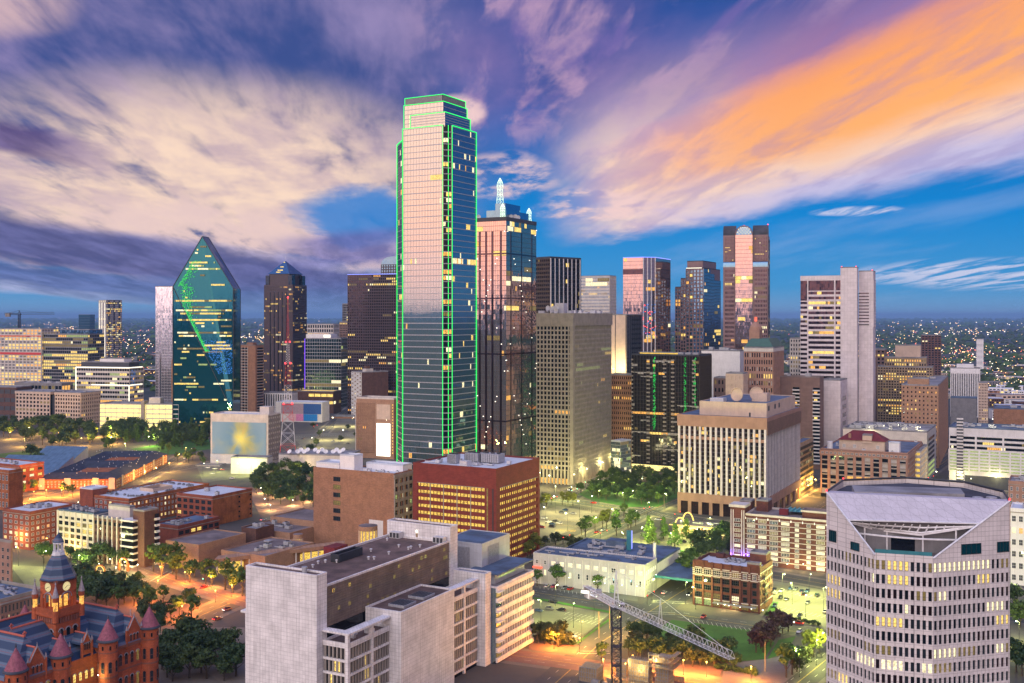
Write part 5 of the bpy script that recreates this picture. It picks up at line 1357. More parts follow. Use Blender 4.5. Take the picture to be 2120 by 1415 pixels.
# ---- stone tower with scooped roof terrace
def terrace_tower():
 P = [(93.8, 317.0), (102.3, 299.7), (116.9, 295.0), (141.2, 301.5), (147, 318), (143, 336), (128, 345), (106, 340)]
 ox, oy = 116.9, 295.0
 R = thing('terrace_office_tower', 'pale stone office tower with sloping metal roof over an open terrace', 'building', (ox, oy, 0))
 P = [(x - ox, y - oy) for x, y in P]
 zlo, zhi = 75.4, 90.2
 n = len(P)
 c = (sum(p[0] for p in P) / n, sum(p[1] for p in P) / n)
 ins = [(c[0] + (p[0] - c[0]) * .982, c[1] + (p[1] - c[1]) * .982) for p in P]
 core = MB(['glass_pane']); core.prism(ins, 0, 74.6); core.build('core', R)
 fr = MB(['stone_belo']); wrest = MB(['glass_pane', 'glass_dark'] + LIT)
 nb = [13, 10, 16, 10, 10, 9, 13, 14]
 z0, z1, ny = 3.0, 75.0, 18
 rr = random.Random(21)
 litrow = {16: .55, 15: .4, 14: .3, 13: .25, 12: .15, 11: .5, 10: .6, 17: .9, 8: .35, 7: .2, 6: .4}
 for k in range(n):
  p, q = P[k], P[(k + 1) % n]
  d = Vector((q[0] - p[0], q[1] - p[1])); L = d.length; d.normalize(); nn = (d[1], -d[0])
  facade(fr, None, (p[0] - nn[0] * .45, p[1] - nn[1] * .45), (d[0], d[1]), nn, L, z0, z1, nb[k], ny, .60, .66, .47, .43, 0)
  fr.face([(*p, 0), (*q, 0), (*q, z0), (*p, z0)])
  if k not in (0, 1, 2): continue
  bay = L / nb[k]; fl = (z1 - z0) / ny; w, h = bay * .60, fl * .66
  for j in range(ny):
   run = 0; kind = 'glass_pane'
   for i in range(nb[k]):
    if run <= 0:
     run = rr.randint(1, 5); base = litrow.get(j, .06) * (1.25 if k else .7)
     kind = rr.choice(('lit_yellow', 'lit_white', 'lit_dim', 'lit_white', 'lit_dim')) if rr.random() < base * .8 else rr.choice(('glass_pane', 'glass_pane', 'glass_dark', 'blind_dim'))
    run -= 1
    u = (i + .5) * bay; z = z0 + j * fl + fl * .17
    X, Y = p[0] + d[0] * u - nn[0] * .36, p[1] + d[1] * u - nn[1] * .36
    kk = 'glass_bronze' if kind == 'blind_dim' else kind
    if j >= 11:
     part('window', win_mesh(w, h, kk, 'steel_dark', (1, 1)), R, (X, Y, z), face_rot(nn))
    else:
     mi = wrest.mat(kk)
     a = (X - d[0] * w / 2, Y - d[1] * w / 2); b_ = (X + d[0] * w / 2, Y + d[1] * w / 2)
     wrest.face([(*a, z), (*b_, z), (*b_, z + h), (*a, z + h)], mi)
 fr.build('facade_grid', R, 'stuff'); wrest.build('window', R, 'stuff')
 cr = MB(['stone_belo'])
 def wallq(p, q, za, zb, zl=75.0):
  cr.face([(*p, zl), (*q, zl), (*q, zb), (*p, za)])
 wallq(P[0], P[1], zhi, zlo); wallq(P[1], P[2], zlo + .9, zlo + .9); wallq(P[2], P[3], zlo, zhi)
 for k in range(3, 8): wallq(P[k], P[(k + 1) % 8], zhi, zhi)
 cr.build('crown_wall', R)
 L3 = lambda p, q, t_: tuple(p[i] + (q[i] - p[i]) * t_ for i in range(3))
 A0, A1, A2, A3 = (*P[0], zhi), (*P[1], zlo), (*P[2], zlo), (*P[3], zhi)
 QL, QR = L3(A0, A1, .46), L3(A3, A2, .40)
 ri0, ri3 = (P[0][0] + 1, P[0][1] + 3.0, zhi + .3), (P[3][0] + .6, P[3][1] + 3.0, zhi + .3)
 sl = MB(['sloped_panel']);
 lift = lambda p, d_=.25: (p[0], p[1], p[2] + d_)
 sl.face([lift(QL), lift(QR), lift(A3), lift(A0)]); sl.face([lift(A0), lift(A3), ri3, ri0])
 sl.build('sloping_roof', R)
 ed = MB(['steel_white'])
 for p, q in ((A0, A1), (A3, A2), (QL, QR)): ed.tube(lift(p, .35), lift(q, .35), .3, 0, 5)
 ed.build('roof_edge_trim', R)
 fl = MB(['roof_brown', 'concrete_grey', 'stone_belo']); zf = 75.1
 fl.face([(P[0][0] + .5, P[0][1] + 2, zf), (*P[1], zf), (*P[2], zf), (P[3][0] - .5, P[3][1] + 2, zf), (P[3][0] - 3, P[3][1] + 12, zf), (P[0][0] + 3, P[0][1] + 8, zf)])
 fl.build('terrace_floor', R)
 bk = MB(['concrete_grey', 'glass_dark', 'white_paint'])
 q0, q1 = (QL[0] + 1.5, QL[1] + 3.0), (QR[0] - 1.5, QR[1] + 3.0)
 bk.face([(*q0, zf), (*q1, zf), (q1[0], q1[1], QR[2] + .2), (q0[0], q0[1], QL[2] + .2)], 0)
 for t0, t1 in ((.35, .55),):
  a = (q0[0] + (q1[0] - q0[0]) * t0, q0[1] + (q1[1] - q0[1]) * t0 - .15); b_ = (q0[0] + (q1[0] - q0[0]) * t1, q0[1] + (q1[1] - q0[1]) * t1 - .15)
  bk.face([(*a, zf), (*b_, zf), (*b_, zf + 4), (*a, zf + 4)], 1)
 bk.build('terrace_back_wall', R)
 cv = MB(['white_paint'])                               # curved white ledge
 prev = None
 for i in range(13):
  t_ = i / 12; x = q0[0] + (q1[0] - q0[0]) * t_; y = q0[1] + (q1[1] - q0[1]) * t_ - 1.2 - 3.5 * sin(pi * t_); p = (x, y, zf + 4.6)
  if prev: cv.tube(prev, p, .28, 0, 5)
  prev = p
 cv.build('curved_ledge', R)
 b0, b1 = (QL[0] + .9, QL[1] + .4, QL[2] - .5), (QR[0] - .9, QR[1] + .4, QR[2] - .5)
 loc_ = lambda px, py, z: ((px - CX) / F * (H - z) * F / (py - HY) - ox, (H - z) * F / (py - HY) - oy, z)
 pl, tip = loc_(1813, 1097, 80.6), loc_(1905, 1108, 80.4)
 def front(t_): return L3(b0, pl, t_ / .25) if t_ < .25 else L3(pl, tip, (t_ - .25) / .35) if t_ < .6 else L3(tip, b1, (t_ - .6) / .4)
 for i in range(15):
  t_ = (i + .5) / 15; p, q = L3(b0, b1, t_), front(t_)
  if (Vector(q) - Vector(p)).length < .5: continue
  m_ = MB(['white_paint']); m_.tube(p, q, .22, 0, 4); m_.build('pergola_slat', R)
 for j in range(2):
  t_ = (j + .6) / 2; pts = [L3(L3(b0, b1, u), front(u), t_) for u in (.02, .25, .6, .98)]
  m_ = MB(['white_paint'])
  for p, q in zip(pts[:-1], pts[1:]): m_.tube(p, q, .26, 0, 4)
  m_.build('pergola_beam', R)
 for p, q in ((b0, pl), (pl, tip), (tip, b1)):
  m_ = MB(['white_paint']); m_.tube(p, q, .36, 0, 5); m_.build('pergola_beam', R)
 for u in (.14, .34, .62, .86):
  p = front(u); m_ = MB(['white_paint']); m_.tube((p[0], p[1], zf), p, .24, 0, 8); m_.build('pergola_post', R)
 gl = MB(['teal_paint']); a, b_ = P[1], P[2]
 gl.face([(a[0] + .2, a[1] + .4, zf + .9), (b_[0] - .1, b_[1] + .4, zf + .9), (b_[0] - .1, b_[1] + .4, zf + 2.2), (a[0] + .2, a[1] + .4, zf + 2.2)]); gl.build('glass_balustrade', R)
 for i in range(5):
  x, y = a[0] + 2 + i * 2.4, a[1] + 2.5 + (i % 2); m_ = MB(['steel_dark']); m_.box(x, x + .9, y, y + .9, zf + .7, zf + .78); m_.tube((x + .45, y + .45, zf), (x + .45, y + .45, zf + .7), .06); m_.build('terrace_table', R)
 for k, t0, t1, zb, zt_ in ((0, .06, .22, 76.2, 79.6), (0, .52, .70, 76.0, 79.8), (2, .36, .62, 76.2, 79.2), (2, .83, .99, 76.2, 79.2)):
  p, q = P[k], P[k + 1]; d = Vector((q[0] - p[0], q[1] - p[1])); L = d.length; d.normalize(); nn = (d[1], -d[0])
  u = L * (t0 + t1) / 2
  if k == 0 and t0 > .4: zb -= 0.6; zt_ -= 2.0
  part('window', win_mesh(L * (t1 - t0), zt_ - zb, 'glass_teal', 'steel_dark', (4, 1)), R, (p[0] + d[0] * u + nn[0] * .06, p[1] + d[1] * u + nn[1] * .06, zb), face_rot(nn))
 pr = MB(['roof_dark', 'roof_grey', 'steel_dark'])
 pr.face([(P[0][0] + 1, P[0][1] + 3.2, zhi - 1.2), (P[3][0], P[3][1] + 3.2, zhi - 1.2), (P[4][0] - 1, P[4][1], zhi - 1.2), (P[5][0] - 1, P[5][1] - 1, zhi - 1.2), (P[6][0], P[6][1] - 1, zhi - 1.2), (P[7][0] + 1, P[7][1] - 1, zhi - 1.2)], 0)
 pr.prism([(-15, 21), (16, 17), (19, 27), (-12, 33)], zhi - 1.1, zhi + .6, 1)
 pr.build('back_roof', R)
 for p, q in ((P[7], P[0]), (P[6], P[7]), (P[5], P[6]), (P[4], P[5]), (P[3], P[4])):
  m_ = MB(['steel_dark']); m_.tube((*p, zhi + .4), (*q, zhi + .4), .35, 0, 5); m_.build('roof_rail', R)
 for p in (P[0], P[3], P[7]):
  m_ = MB(['neon_red']); m_.lathe([(.25, zhi + .5), (.25, zhi + 1.0), (.1, zhi + 1.2)], 8, p); m_.build('beacon', R)
 for x in (19, 23): m_ = MB(['hvac']); m_.lathe([(1.5, zhi - 1.1), (1.5, zhi), (1.2, zhi + .1)], 14, (x, 15)); m_.build('roof_fan', R)
wall('sloped_panel', (.55, .53, .60), rough=.5, joint=(2.3, 40), jc=.75, amt=.08)
def _cross_joint():
 m = MATS['sloped_panel']; N = NT(m.node_tree); b = [n for n in m.node_tree.nodes if n.type == 'BSDF_PRINCIPLED'][0]
 tc = N.n('ShaderNodeTexCoord').outputs['Object']; x, y, z = N.sep(tc)
 src = b.inputs['Base Color'].links[0].from_socket
 s1 = N.m('LESS_THAN', N.m('FRACT', N.m('DIVIDE', z, 1.75)), .035); s2 = N.m('LESS_THAN', N.m('FRACT', N.m('DIVIDE', x, 2.3)), .035)
 N.link(N.mix(N.m('MULTIPLY', N.m('MAXIMUM', s1, s2), .6), src, (.25, .24, .28)), b.inputs['Base Color'])
_cross_joint()
terrace_tower()
# ---- red stone courthouse with clock tower
def red_courthouse():
 m, N, b = new_mat('striped_slate')
 tc = N.n('ShaderNodeTexCoord').outputs['Object']; x, y, z = N.sep(tc)
 zz_ = N.m('ADD', z, N.m('MULTIPLY', N.m('SUBTRACT', N.noise(tc, .5, 2), .5), .12))
 f = N.m('FRACT', N.m('DIVIDE', zz_, 3.1))
 cc = N.ramp(f, [(0, (.022, .055, .12)), (.40, (.022, .055, .12)), (.42, (.12, .17, .25)), (.56, (.12, .17, .25)), (.58, (.26, .10, .13)), (.62, (.12, .17, .25)), (.80, (.10, .15, .22)), (.82, (.022, .055, .12))])
 cc.node.color_ramp.interpolation = 'CONSTANT'
 N.link(N.mix(N.m('MULTIPLY', N.noise(tc, 1.7, 4), .5), cc, (.02, .03, .06)), b.inputs['Base Color']); b.inputs['Roughness'].default_value = .6
 plain('ridge_tile', (.50, .12, .08), .7); plain('grey_slate', (.33, .30, .33), .7, amt=.3, scale=2)
 D1 = 387.0
 R = thing('red_stone_courthouse', 'old red stone courthouse with striped slate roofs, cone turrets and clock tower', 'building', ((309 - CX) / F * D1, D1, 0), -radians(28.7))
 EZ, RZ = 26.2, 36.5
 def B(name, mat, x0, x1, y0, y1, z0, z1, par=R):
  mb = MB([mat]); mb.box(x0, x1, y0, y1, z0, z1, 0, 'b' if z0 == 0 else ''); return mb.build(name, par)
 wings = ((-17.5, 0.6), (-55.5, -36.8))
 for y0, y1 in wings: B('wing_wall', 'red_stone', -44, -.6, y0, y1, 0, EZ)
 B('centre_wall', 'red_stone', -40, -6.5, -36.8, -17.5, 0, EZ - 2)
 def hip(x0, x1, y0, y1, z0, zr, mat='striped_slate', e=.5, hipx=6.0, along='x'):
  mb = MB([mat])
  x0, x1, y0, y1 = x0 - e, x1 + e, y0 - e, y1 + e
  if along == 'x':
   ym = (y0 + y1) / 2; a, b_ = (x0 + hipx, ym, zr), (x1 - hipx, ym, zr)
   mb.face([(x0, y0, z0), (x1, y0, z0), b_, a]); mb.face([(x1, y1, z0), (x0, y1, z0), a, b_]); mb.face([(x1, y0, z0), (x1, y1, z0), b_]); mb.face([(x0, y1, z0), (x0, y0, z0), a])
  else:
   xm = (x0 + x1) / 2; a, b_ = (xm, y0 + hipx, zr), (xm, y1 - hipx, zr)
   mb.face([(x1, y0, z0), (x1, y1, z0), b_, a]); mb.face([(x0, y1, z0), (x0, y0, z0), a, b_]); mb.face([(x0, y0, z0), (x1, y0, z0), a]); mb.face([(x1, y1, z0), (x0, y1, z0), b_])
  o = mb.build('roof', R)
  rt = MB(['ridge_tile']); rt.tube(a, b_, .42, 0, 6); rt.build('ridge', o)
  for q in (a, b_): f_ = MB(['ridge_tile']); f_.box(q[0] - .2, q[0] + .2, q[1] - .2, q[1] + .2, q[2], q[2] + 1.8); f_.box(q[0] - .2, q[0] + .2, q[1] - .7, q[1] + .7, q[2] + .9, q[2] + 1.3); f_.build('finial', o)
  return o
 hip(-44, -.6, *wings[0], EZ, RZ + 1.0, hipx=7); hip(-44, -.6, *wings[1], EZ, RZ + 1.0, hipx=7)
 hip(-36, -7.2, -42, -12, EZ - 2, RZ, hipx=2, along='y')
 hip(-44, -28, -50, -6, EZ - 1, RZ - .8, hipx=3, along='y')
 for y0, y1 in wings:
  c = MB(['red_stone_dark']); c.box(-.62, -.1, y0 - .3, y1 + .3, EZ - .9, EZ + .15); c.build('cornice', R)
  for z in (17.5, 9.0): c = MB(['red_stone_dark']); c.box(-.62, -.35, y0, y1, z - .25, z + .25); c.build('string_course', R)
 def arch_row(x, ya, yb, nwin, z, w, h, mats, seed, parent=R):
  rr = random.Random(seed)
  for i in range(nwin):
   y = ya + (yb - ya) * (i + .5) / nwin
   part('arched_window', win_mesh(w, h, rr.choice(mats), 'red_stone_dark', (2, 2), True), parent, (x + .06, y, z), face_rot((1, 0)))
   rg = MB(['grey_slate']); pts = [(y - (w / 2 + .15) * cos(pi * k / 6), z + h + (w / 2 + .15) * sin(pi * k / 6)) for k in range(7)]
   for (a, za), (b_, zb) in zip(pts[:-1], pts[1:]): rg.tube((x + .1, a, za), (x + .1, b_, zb), .17, 0, 4, caps=False)
   rg.build('arch_stone', parent)
 dkm = ('glass_pane', 'glass_dark', 'glass_pane', 'lit_dim')
 for y0, y1 in wings:
  arch_row(-.6, y0 + 3.6, y1 - 4.2, 4, 19.0, 1.35, 3.3, dkm, 3)
  arch_row(-.6, y0 + 3.6, y1 - 4.2, 4, 10.6, 1.35, 3.6, dkm, 4)
  arch_row(-.6, y0 + 3.6, y1 - 4.2, 4, 2.6, 1.35, 3.6, dkm, 5)
 arch_row(-6.5, -35.8, -18.6, 7, 16.5, 1.25, 2.4, ('lit_yellow',), 6)
 arch_row(-6.5, -35.8, -18.6, 7, 9.5, 1.25, 2.8, ('lit_yellow', 'lit_warm', 'glass_pane'), 7)
 for i in range(9):
  for z, h in ((19, 3.2), (10.6, 3.6), (2.6, 3.6)):
   part('arched_window', win_mesh(1.35, h, 'glass_pane', 'red_stone_dark', (2, 2), True), R, (-40 + i * 4.2, -55.56, z), (0, 0, 0))
 def dormer(y, w, zb, zp, x=-.45, depth=9):
  mb = MB(['red_stone']); mb.prism([(x - .9, y - w / 2), (x, y - w / 2), (x, y + w / 2), (x - .9, y + w / 2)], EZ - 1, zb)
  mb.face([(x, y - w / 2, zb), (x, y + w / 2, zb), (x, y, zp)]); mb.face([(x - .9, y + w / 2, zb), (x - .9, y - w / 2, zb), (x - .9, y, zp)])
  mb.face([(x, y, zp), (x, y + w / 2, zb), (x - .9, y + w / 2, zb), (x - .9, y, zp)]); mb.face([(x, y - w / 2, zb), (x, y, zp), (x - .9, y, zp), (x - .9, y - w / 2, zb)])
  o = mb.build('gable', R)
  rf = MB(['striped_slate']); zr = zp - .4
  rf.face([(x - .9, y - w / 2, zb - .4), (x - .9, y, zr), (x - depth, y, zr), (x - depth, y - w / 2, zb - .4)]); rf.face([(x - .9, y, zr), (x - .9, y + w / 2, zb - .4), (x - depth, y + w / 2, zb - .4), (x - depth, y, zr)]); rf.build('gable_roof', o)
  rt = MB(['ridge_tile']); rt.tube((x - .9, y, zr + .1), (x - depth, y, zr + .1), .35, 0, 5); rt.build('ridge', o)
  cp = MB(['grey_slate']); cp.tube((x + .05, y - w / 2 - .2, zb - .2), (x + .05, y, zp + .25), .25, 0, 4); cp.tube((x + .05, y, zp + .25), (x + .05, y + w / 2 + .2, zb - .2), .25, 0, 4); cp.tube((x, y, zp), (x, y, zp + 1.6), .22, 0, 5, .05); cp.build('gable_coping', o)
  arch_row(x, y - w * .36, y + w * .36, 3, EZ + .6, .75, 2.0, ('glass_pane', 'glass_dark'), int(y), o)
  for s in (-1, 1):
   t_ = MB(['red_stone', 'grey_slate']); t_.lathe([(.45, EZ - 2), (.45, zb + .8), (.5, zb + .8), (.05, zb + 2.4)], 8, (x, y + s * (w / 2 + .2)), 0, 0, [0, 1, 1, 1]); t_.build('pinnacle', o)
 dormer(-6.6, 6.2, 30.2, 35.2); dormer(-46.5, 6.2, 30.2, 35.2)
 dormer(-22.2, 3.8, 29, 32.6, -6.2, 6); dormer(-31.5, 3.8, 29, 32.6, -6.2, 6)
 def turret(x, y, r=3.2, zc=30.0, zp=37.2, par=R):
  t_ = MB(['red_stone', 'red_stone_dark'])
  t_.lathe([(r, 0), (r, 8.8), (r + .15, 8.85), (r + .15, 9.4), (r, 9.45), (r, 17.2), (r + .15, 17.25), (r + .15, 17.8), (r, 17.85), (r, zc - 4.2), (r + .15, zc - 4.15), (r + .15, zc - 3.8), (r, zc - 3.75), (r, zc - .6), (r + .3, zc - .5), (r + .3, zc)], 24, (x, y), 0, 0,
 [0, 1, 1, 1, 0, 1, 1, 1, 0, 1, 1, 1, 0, 1, 1, 1])
  o = t_.build('turret', par)
  c = MB(['slate_cone', 'roof_dark']); c.lathe([(r + .75, zc - .25), (r + .75, zc + .05), (r + .25, zc + .5), (.25, zp - .2), (.12, zp), (.3, zp + .2), (.05, zp + 1.5)], 28, (x, y), 0, 0, [1, 1, 0, 0, 1, 1, 1]); c.build('cone_roof', o, smooth=False)
  for k in range(8):
   w_ = 2 * pi * k / 8 + .3; nn = (cos(w_), sin(w_)); p = (x + nn[0] * r, y + nn[1] * r)
   part('window', win_mesh(.7, 1.5, 'glass_dark', 'red_stone_dark', (1, 1)), o, (p[0] + nn[0] * .03, p[1] + nn[1] * .03, zc - 3.0), face_rot(nn))
   part('arched_window', win_mesh(1.3, 3.3, 'glass_pane', 'red_stone_dark', (1, 2), True), o, (p[0] + nn[0] * .03, p[1] + nn[1] * .03, 19.0), face_rot(nn))
   part('arched_window', win_mesh(1.3, 3.4, 'glass_pane', 'red_stone_dark', (1, 2), True), o, (p[0] + nn[0] * .03, p[1] + nn[1] * .03, 10.8), face_rot(nn))
 for y in (0, -18.1, -37.5, -54.6): turret(0 if y in (0, -54.6) else -.4, y)
 turret(-42, 0.5, 3.0); turret(-42, -20, 3.0)
 tx, ty, hw = -20.0, -23.0, 5.1
 o = B('clock_tower', 'red_stone', tx - hw, tx + hw, ty - hw, ty + hw, 0, 39.5)
 def face4(fn):
  for nn in ((1, 0), (0, -1), (-1, 0), (0, 1)): fn(nn)
 def tri(nn):
  ex = (-nn[1], nn[0])
  for s in (-1, 0, 1):
   p = (tx + nn[0] * (hw + .05) + ex[0] * s * 2.9, ty + nn[1] * (hw + .05) + ex[1] * s * 2.9)
   part('arched_window', win_mesh(1.7, 4.2, 'glass_black', 'red_stone_dark', (1, 1), True), o, (*p, 28.6), face_rot(nn))
   rg = MB(['grey_slate'])
   pts = [(cos(pi * k / 6) * 1.1, 32.8 + sin(pi * k / 6) * 1.1) for k in range(7)]
   for (a, za), (b_, zb) in zip(pts[:-1], pts[1:]): rg.tube((p[0] + ex[0] * a, p[1] + ex[1] * a, za), (p[0] + ex[0] * b_, p[1] + ex[1] * b_, zb), .22, 0, 4, caps=False)
   rg.build('arch_stone', o)
  cb = MB(['red_stone_dark'])
  for k in range(9):
   p = (tx + nn[0] * (hw + .12) + ex[0] * (k - 4) * 1.12, ty + nn[1] * (hw + .12) + ex[1] * (k - 4) * 1.12)
   cb.box(p[0] - .32, p[0] + .32, p[1] - .32, p[1] + .32, 35.8, 37.6)
  cb.build('corbel_row', o, 'stuff')
 face4(tri)
 bb = MB(['red_stone']); e = .7
 bb.box(tx - hw - e, tx + hw + e, ty - hw - e, ty + hw + e, 38.2, 39.6); bb.build('gallery_floor', o)
 rail = MB(['red_stone'])
 for s in (-1, 1):
  rail.box(tx - hw - e, tx + hw + e, ty + s * (hw + e - .2) - .2, ty + s * (hw + e - .2) + .2, 39.62, 40.9); rail.box(tx + s * (hw + e - .2) - .2, tx + s * (hw + e - .2) + .2, ty - hw - e + .42, ty + hw + e - .42, 39.62, 40.9)
 rail.build('gallery_rail', o)
 h2 = 4.2
 bel = MB(['red_stone'])
 for sx in (-1, 1):
  for sy in (-1, 1): bel.box(tx + sx * h2 - (1.3 if sx > 0 else 0), tx + sx * h2 + (1.3 if sx < 0 else 0), ty + sy * h2 - (1.3 if sy > 0 else 0), ty + sy * h2 + (1.3 if sy < 0 else 0), 39.6, 46)
 bel.box(tx - h2, tx + h2, ty - h2, ty + h2, 45.2, 50.6); b2 = bel.build('belfry', R)
 inn = MB(['lit_warm']); inn.box(tx - 2.2, tx + 2.2, ty - 2.2, ty + 2.2, 40.5, 44.6); inn.build('lit_interior', b2)
 for nn in ((1, 0), (0, -1)):
  ex = (-nn[1], nn[0])
  p = (tx + nn[0] * (h2 + .03), ty + nn[1] * (h2 + .03))
  ck = MB(['clock_lit', 'steel_dark', 'red_stone_dark']); ck.lathe([(1.55, 0), (1.55, .12)], 28, (0, 0), 0); ck.lathe([(1.8, -.05), (1.8, .08)], 28, (0, 0), 2)
  for k in range(12):
   w_ = 2 * pi * k / 12; cx, cy = 1.25 * cos(w_), 1.25 * sin(w_); ck.tube((cx * .92, cy * .92, .15), (cx * 1.08, cy * 1.08, .15), .07, 1, 4)
  ck.tube((0, 0, .18), (.85, .25, .18), .07, 1, 4); ck.tube((0, 0, .18), (-.75, -.55, .18), .09, 1, 4)
  k_ = ck.build('clock_face', b2); k_.location = (*p, 47.9); k_.rotation_euler = (pi / 2, 0, atan2(nn[1], nn[0]) + pi / 2)
  for s in (-1, 1):
   q = (p[0] + ex[0] * s * 1.45, p[1] + ex[1] * s * 1.45)
   cl = MB(['red_stone']); cl.lathe([(.28, 39.6), (.28, 45.2)], 8, q); cl.build('belfry_column', b2)
  rg = MB(['grey_slate'])
  for c0 in (0,):
   pts = [(cos(pi * k / 8) * 2.2, 44.0 + sin(pi * k / 8) * 1.9) for k in range(9)]
   for (a, za), (b_, zb) in zip(pts[:-1], pts[1:]): rg.tube((p[0] + ex[0] * a, p[1] + ex[1] * a, za), (p[0] + ex[0] * b_, p[1] + ex[1] * b_, zb), .25, 0, 4)
  rg.build('arch_stone', b2)
  dn = MB(['red_stone_dark'])
  for k in range(12): q = (p[0] + nn[0] * .15 + ex[0] * (k - 5.5) * .7, p[1] + nn[1] * .15 + ex[1] * (k - 5.5) * .7); dn.box(q[0] - .2, q[0] + .2, q[1] - .2, q[1] + .2, 49.6, 50.5)
  dn.build('corbel_row', b2, 'stuff')
 sp = MB(['striped_slate'])
 sp.lathe([(6.3, 50.5), (6.1, 50.8), (5.0, 53.2), (3.0, 57.4), (2.0, 58.6)], 8, (tx, ty), 0, pi / 8); sp.build('tower_roof', b2)
 cu = MB(['steel_white', 'striped_slate', 'grey_slate'])
 cu.lathe([(2.3, 58.5), (2.3, 58.9), (2.0, 58.95), (2.0, 59.8)], 8, (tx, ty), 0, pi / 8)
 for k in range(8): w_ = 2 * pi * k / 8; cu.tube((tx + 1.5 * cos(w_), ty + 1.5 * sin(w_), 59.0), (tx + 1.5 * cos(w_), ty + 1.5 * sin(w_), 62.6), .17, 0, 5)
 cu.lathe([(1.9, 62.6), (1.9, 63.0), (1.7, 63.6), (1.1, 64.8), (.4, 65.6), (.1, 66.4), (.25, 66.7), (.04, 68.2)], 10, (tx, ty), 0, 0, [0, 1, 1, 1, 1, 0, 0, 0]); cu.build('cupola', b2)
 for sx in (-1, 1):
  for sy in (-1, 1):
   q = (tx + sx * (hw + .3), ty + sy * (hw + .3))
   pn = MB(['red_stone', 'grey_slate', 'lit_warm']); pn.lathe([(1.05, 36.5), (1.05, 40.5), (.75, 40.5), (.75, 43.6), (1.05, 43.6), (1.05, 45.2), (1.15, 45.2), (.85, 46.4), (.12, 49.4), (.3, 49.7), (.04, 50.6)], 12, q, 0, 0, [0, 0, 2, 0, 0, 1, 1, 1, 1, 1, 1])
   pn.build('corner_turret', b2)
 c = MB(['steel_white']); c.tube((-12, 2, EZ), (-12, 2, EZ + 8), .12, 0, 5); c.build('flagpole', R)
lamp('clock_lit', (1.0, .80, .38), .75)
red_courthouse()
# ---- stone office buildings at the left edge
b = Bld('stone_court_building', 'old pinkish stone court building with dark flat roof behind the clock tower', 0, -90, 92, 444, 1248, 28.5)
b.core('pink_stone'); b.roof('roof_blue', par=1.4, pm='concrete'); b.units(14, 3, sz=(1, 3), hz=(.6, 1.4))
b.wins('r', 3, b.h - 5.5, 12, 3, .62, .80, lit=.18, frame='concrete', mull=(3, 2), seed=4)
b.wins('r', b.h - 5.2, b.h - 1.5, 12, 1, .5, .8, lit=0, frame='concrete', mull=(2, 1), seed=5)
b.grid('r', 3, b.h - 5.5, 12, 3, .66, .84, .35, .3, 'pink_stone', 0, 6, name='pier')
mb = MB(['concrete']); mb.box(-.1, .7, 0, b.l, b.h - 1.2, b.h - .6); mb.build('cornice', b.root)
b = Bld('corner_stone_building', 'plain tan stone building cut by the left edge near the brick hotel', 22, -70, 26, 560, 1125, 28.5)
b.core('pink_stone'); b.roof('roof_white', par=1.2, pm='concrete'); b.wins('f', 2, b.h - 2, 9, 5, .4, .5, lit=.05, frame='concrete', seed=7)
# ---- red parking garage
b = Bld('red_brick_garage', 'red brick parking garage with glowing yellow decks and white roof', 1027, 855, 1117, 601, 975, GA + .5)
R = b.root; h = b.h; w, l = b.w, b.l
b.core('garage_red', h - 10.5, h, name='top_wall'); b.roof('roof_white', par=1.1, pm='garage_red')
x0, x1 = -w + 3.0, -7.5
ny = 11; fl = (h - 10.5) / ny
deck = MB(['lit_garage']); deck.box(-w + 1.2, -1.2, 1.2, l - 1.2, 0, h - 10.6); deck.build('lit_interior', R)
for j in range(ny + 1):
 z = j * fl
 sp = MB(['garage_red']); sp.box(-w + .05, -.05, .05, l - .05, max(0, z - .1), z + fl * .50 if j < ny else z + .02); sp.build('deck_wall', R)
def gpier(xa, xb, ya, yb, mat='garage_red', nm='pier'):
 mb = MB([mat]); mb.box(xa, xb, ya, yb, 0, h - 10.4); mb.build(nm, R)
gpier(-w - .12, -w + 3.2, -.12, 3); gpier(-7.5, .12, -.12, 2.5); gpier(-2.5, .13, 2.52, 4.2); gpier(-2.5, .12, l - 2.2, l + .1); gpier(-6.0, -5.2, -.3, -.14, 'lit_dim', 'light_slot'); gpier(-2.3, -1.6, -.3, -.14, 'steel_dark', 'slot')
for i in range(1, 5):
 x = x0 + (x1 - x0) * i / 5; mb = MB(['concrete']); mb.box(x - .25, x + .25, -.2, .3, 0, h - 10.4); mb.build('rib', R)
for i in range(0, 21):
 y = 4.2 + (l - 6.4) * i / 20
 if i % 3 == 0: mb = MB(['garage_red']); mb.box(-.5, .1, y - .4, y + .4, 0, h - 10.4); mb.build('pier', R)
 mb = MB(['garage_red']); mb.box(-.4, .02, y - .12, y + .12, 0, h - 10.4); mb.build('rib', R)
for i in range(0, 21):
 x = x0 + (x1 - x0) * i / 20
 if i % 4: mb = MB(['garage_red']); mb.box(x - .14, x + .14, -.02, .4, 0, h - 10.4); mb.build('rib', R)
mb = MB(['concrete']); mb.box(x0, x1, -.22, .06, h - 10.55, h - 10.25); mb.box(-.06, .22, 4.2, l - 2.2, h - 10.55, h - 10.25); mb.build('trim', R)
for i, (x, y, a, c) in enumerate(((-34, 22, 9, 7), (-24, 24, 12, 8), (-40, 12, 6, 5))):
 mb = MB(['hvac', 'steel_dark']); mb.box(x, x + a, y, y + c, h + .5, h + 5.5)
 for k in range(3): mb.lathe([(1.2, h + 5.51), (1.2, h + 6.2)], 12, (x + (k + .5) * a / 3, y + c / 2), 1)
 for k in range(8): mb.box(x + a * k / 8, x + a * k / 8 + .2, y - .15, y - .02, h + .6, h + 5.4, 1)
 mb.build('cooling_tower', R)
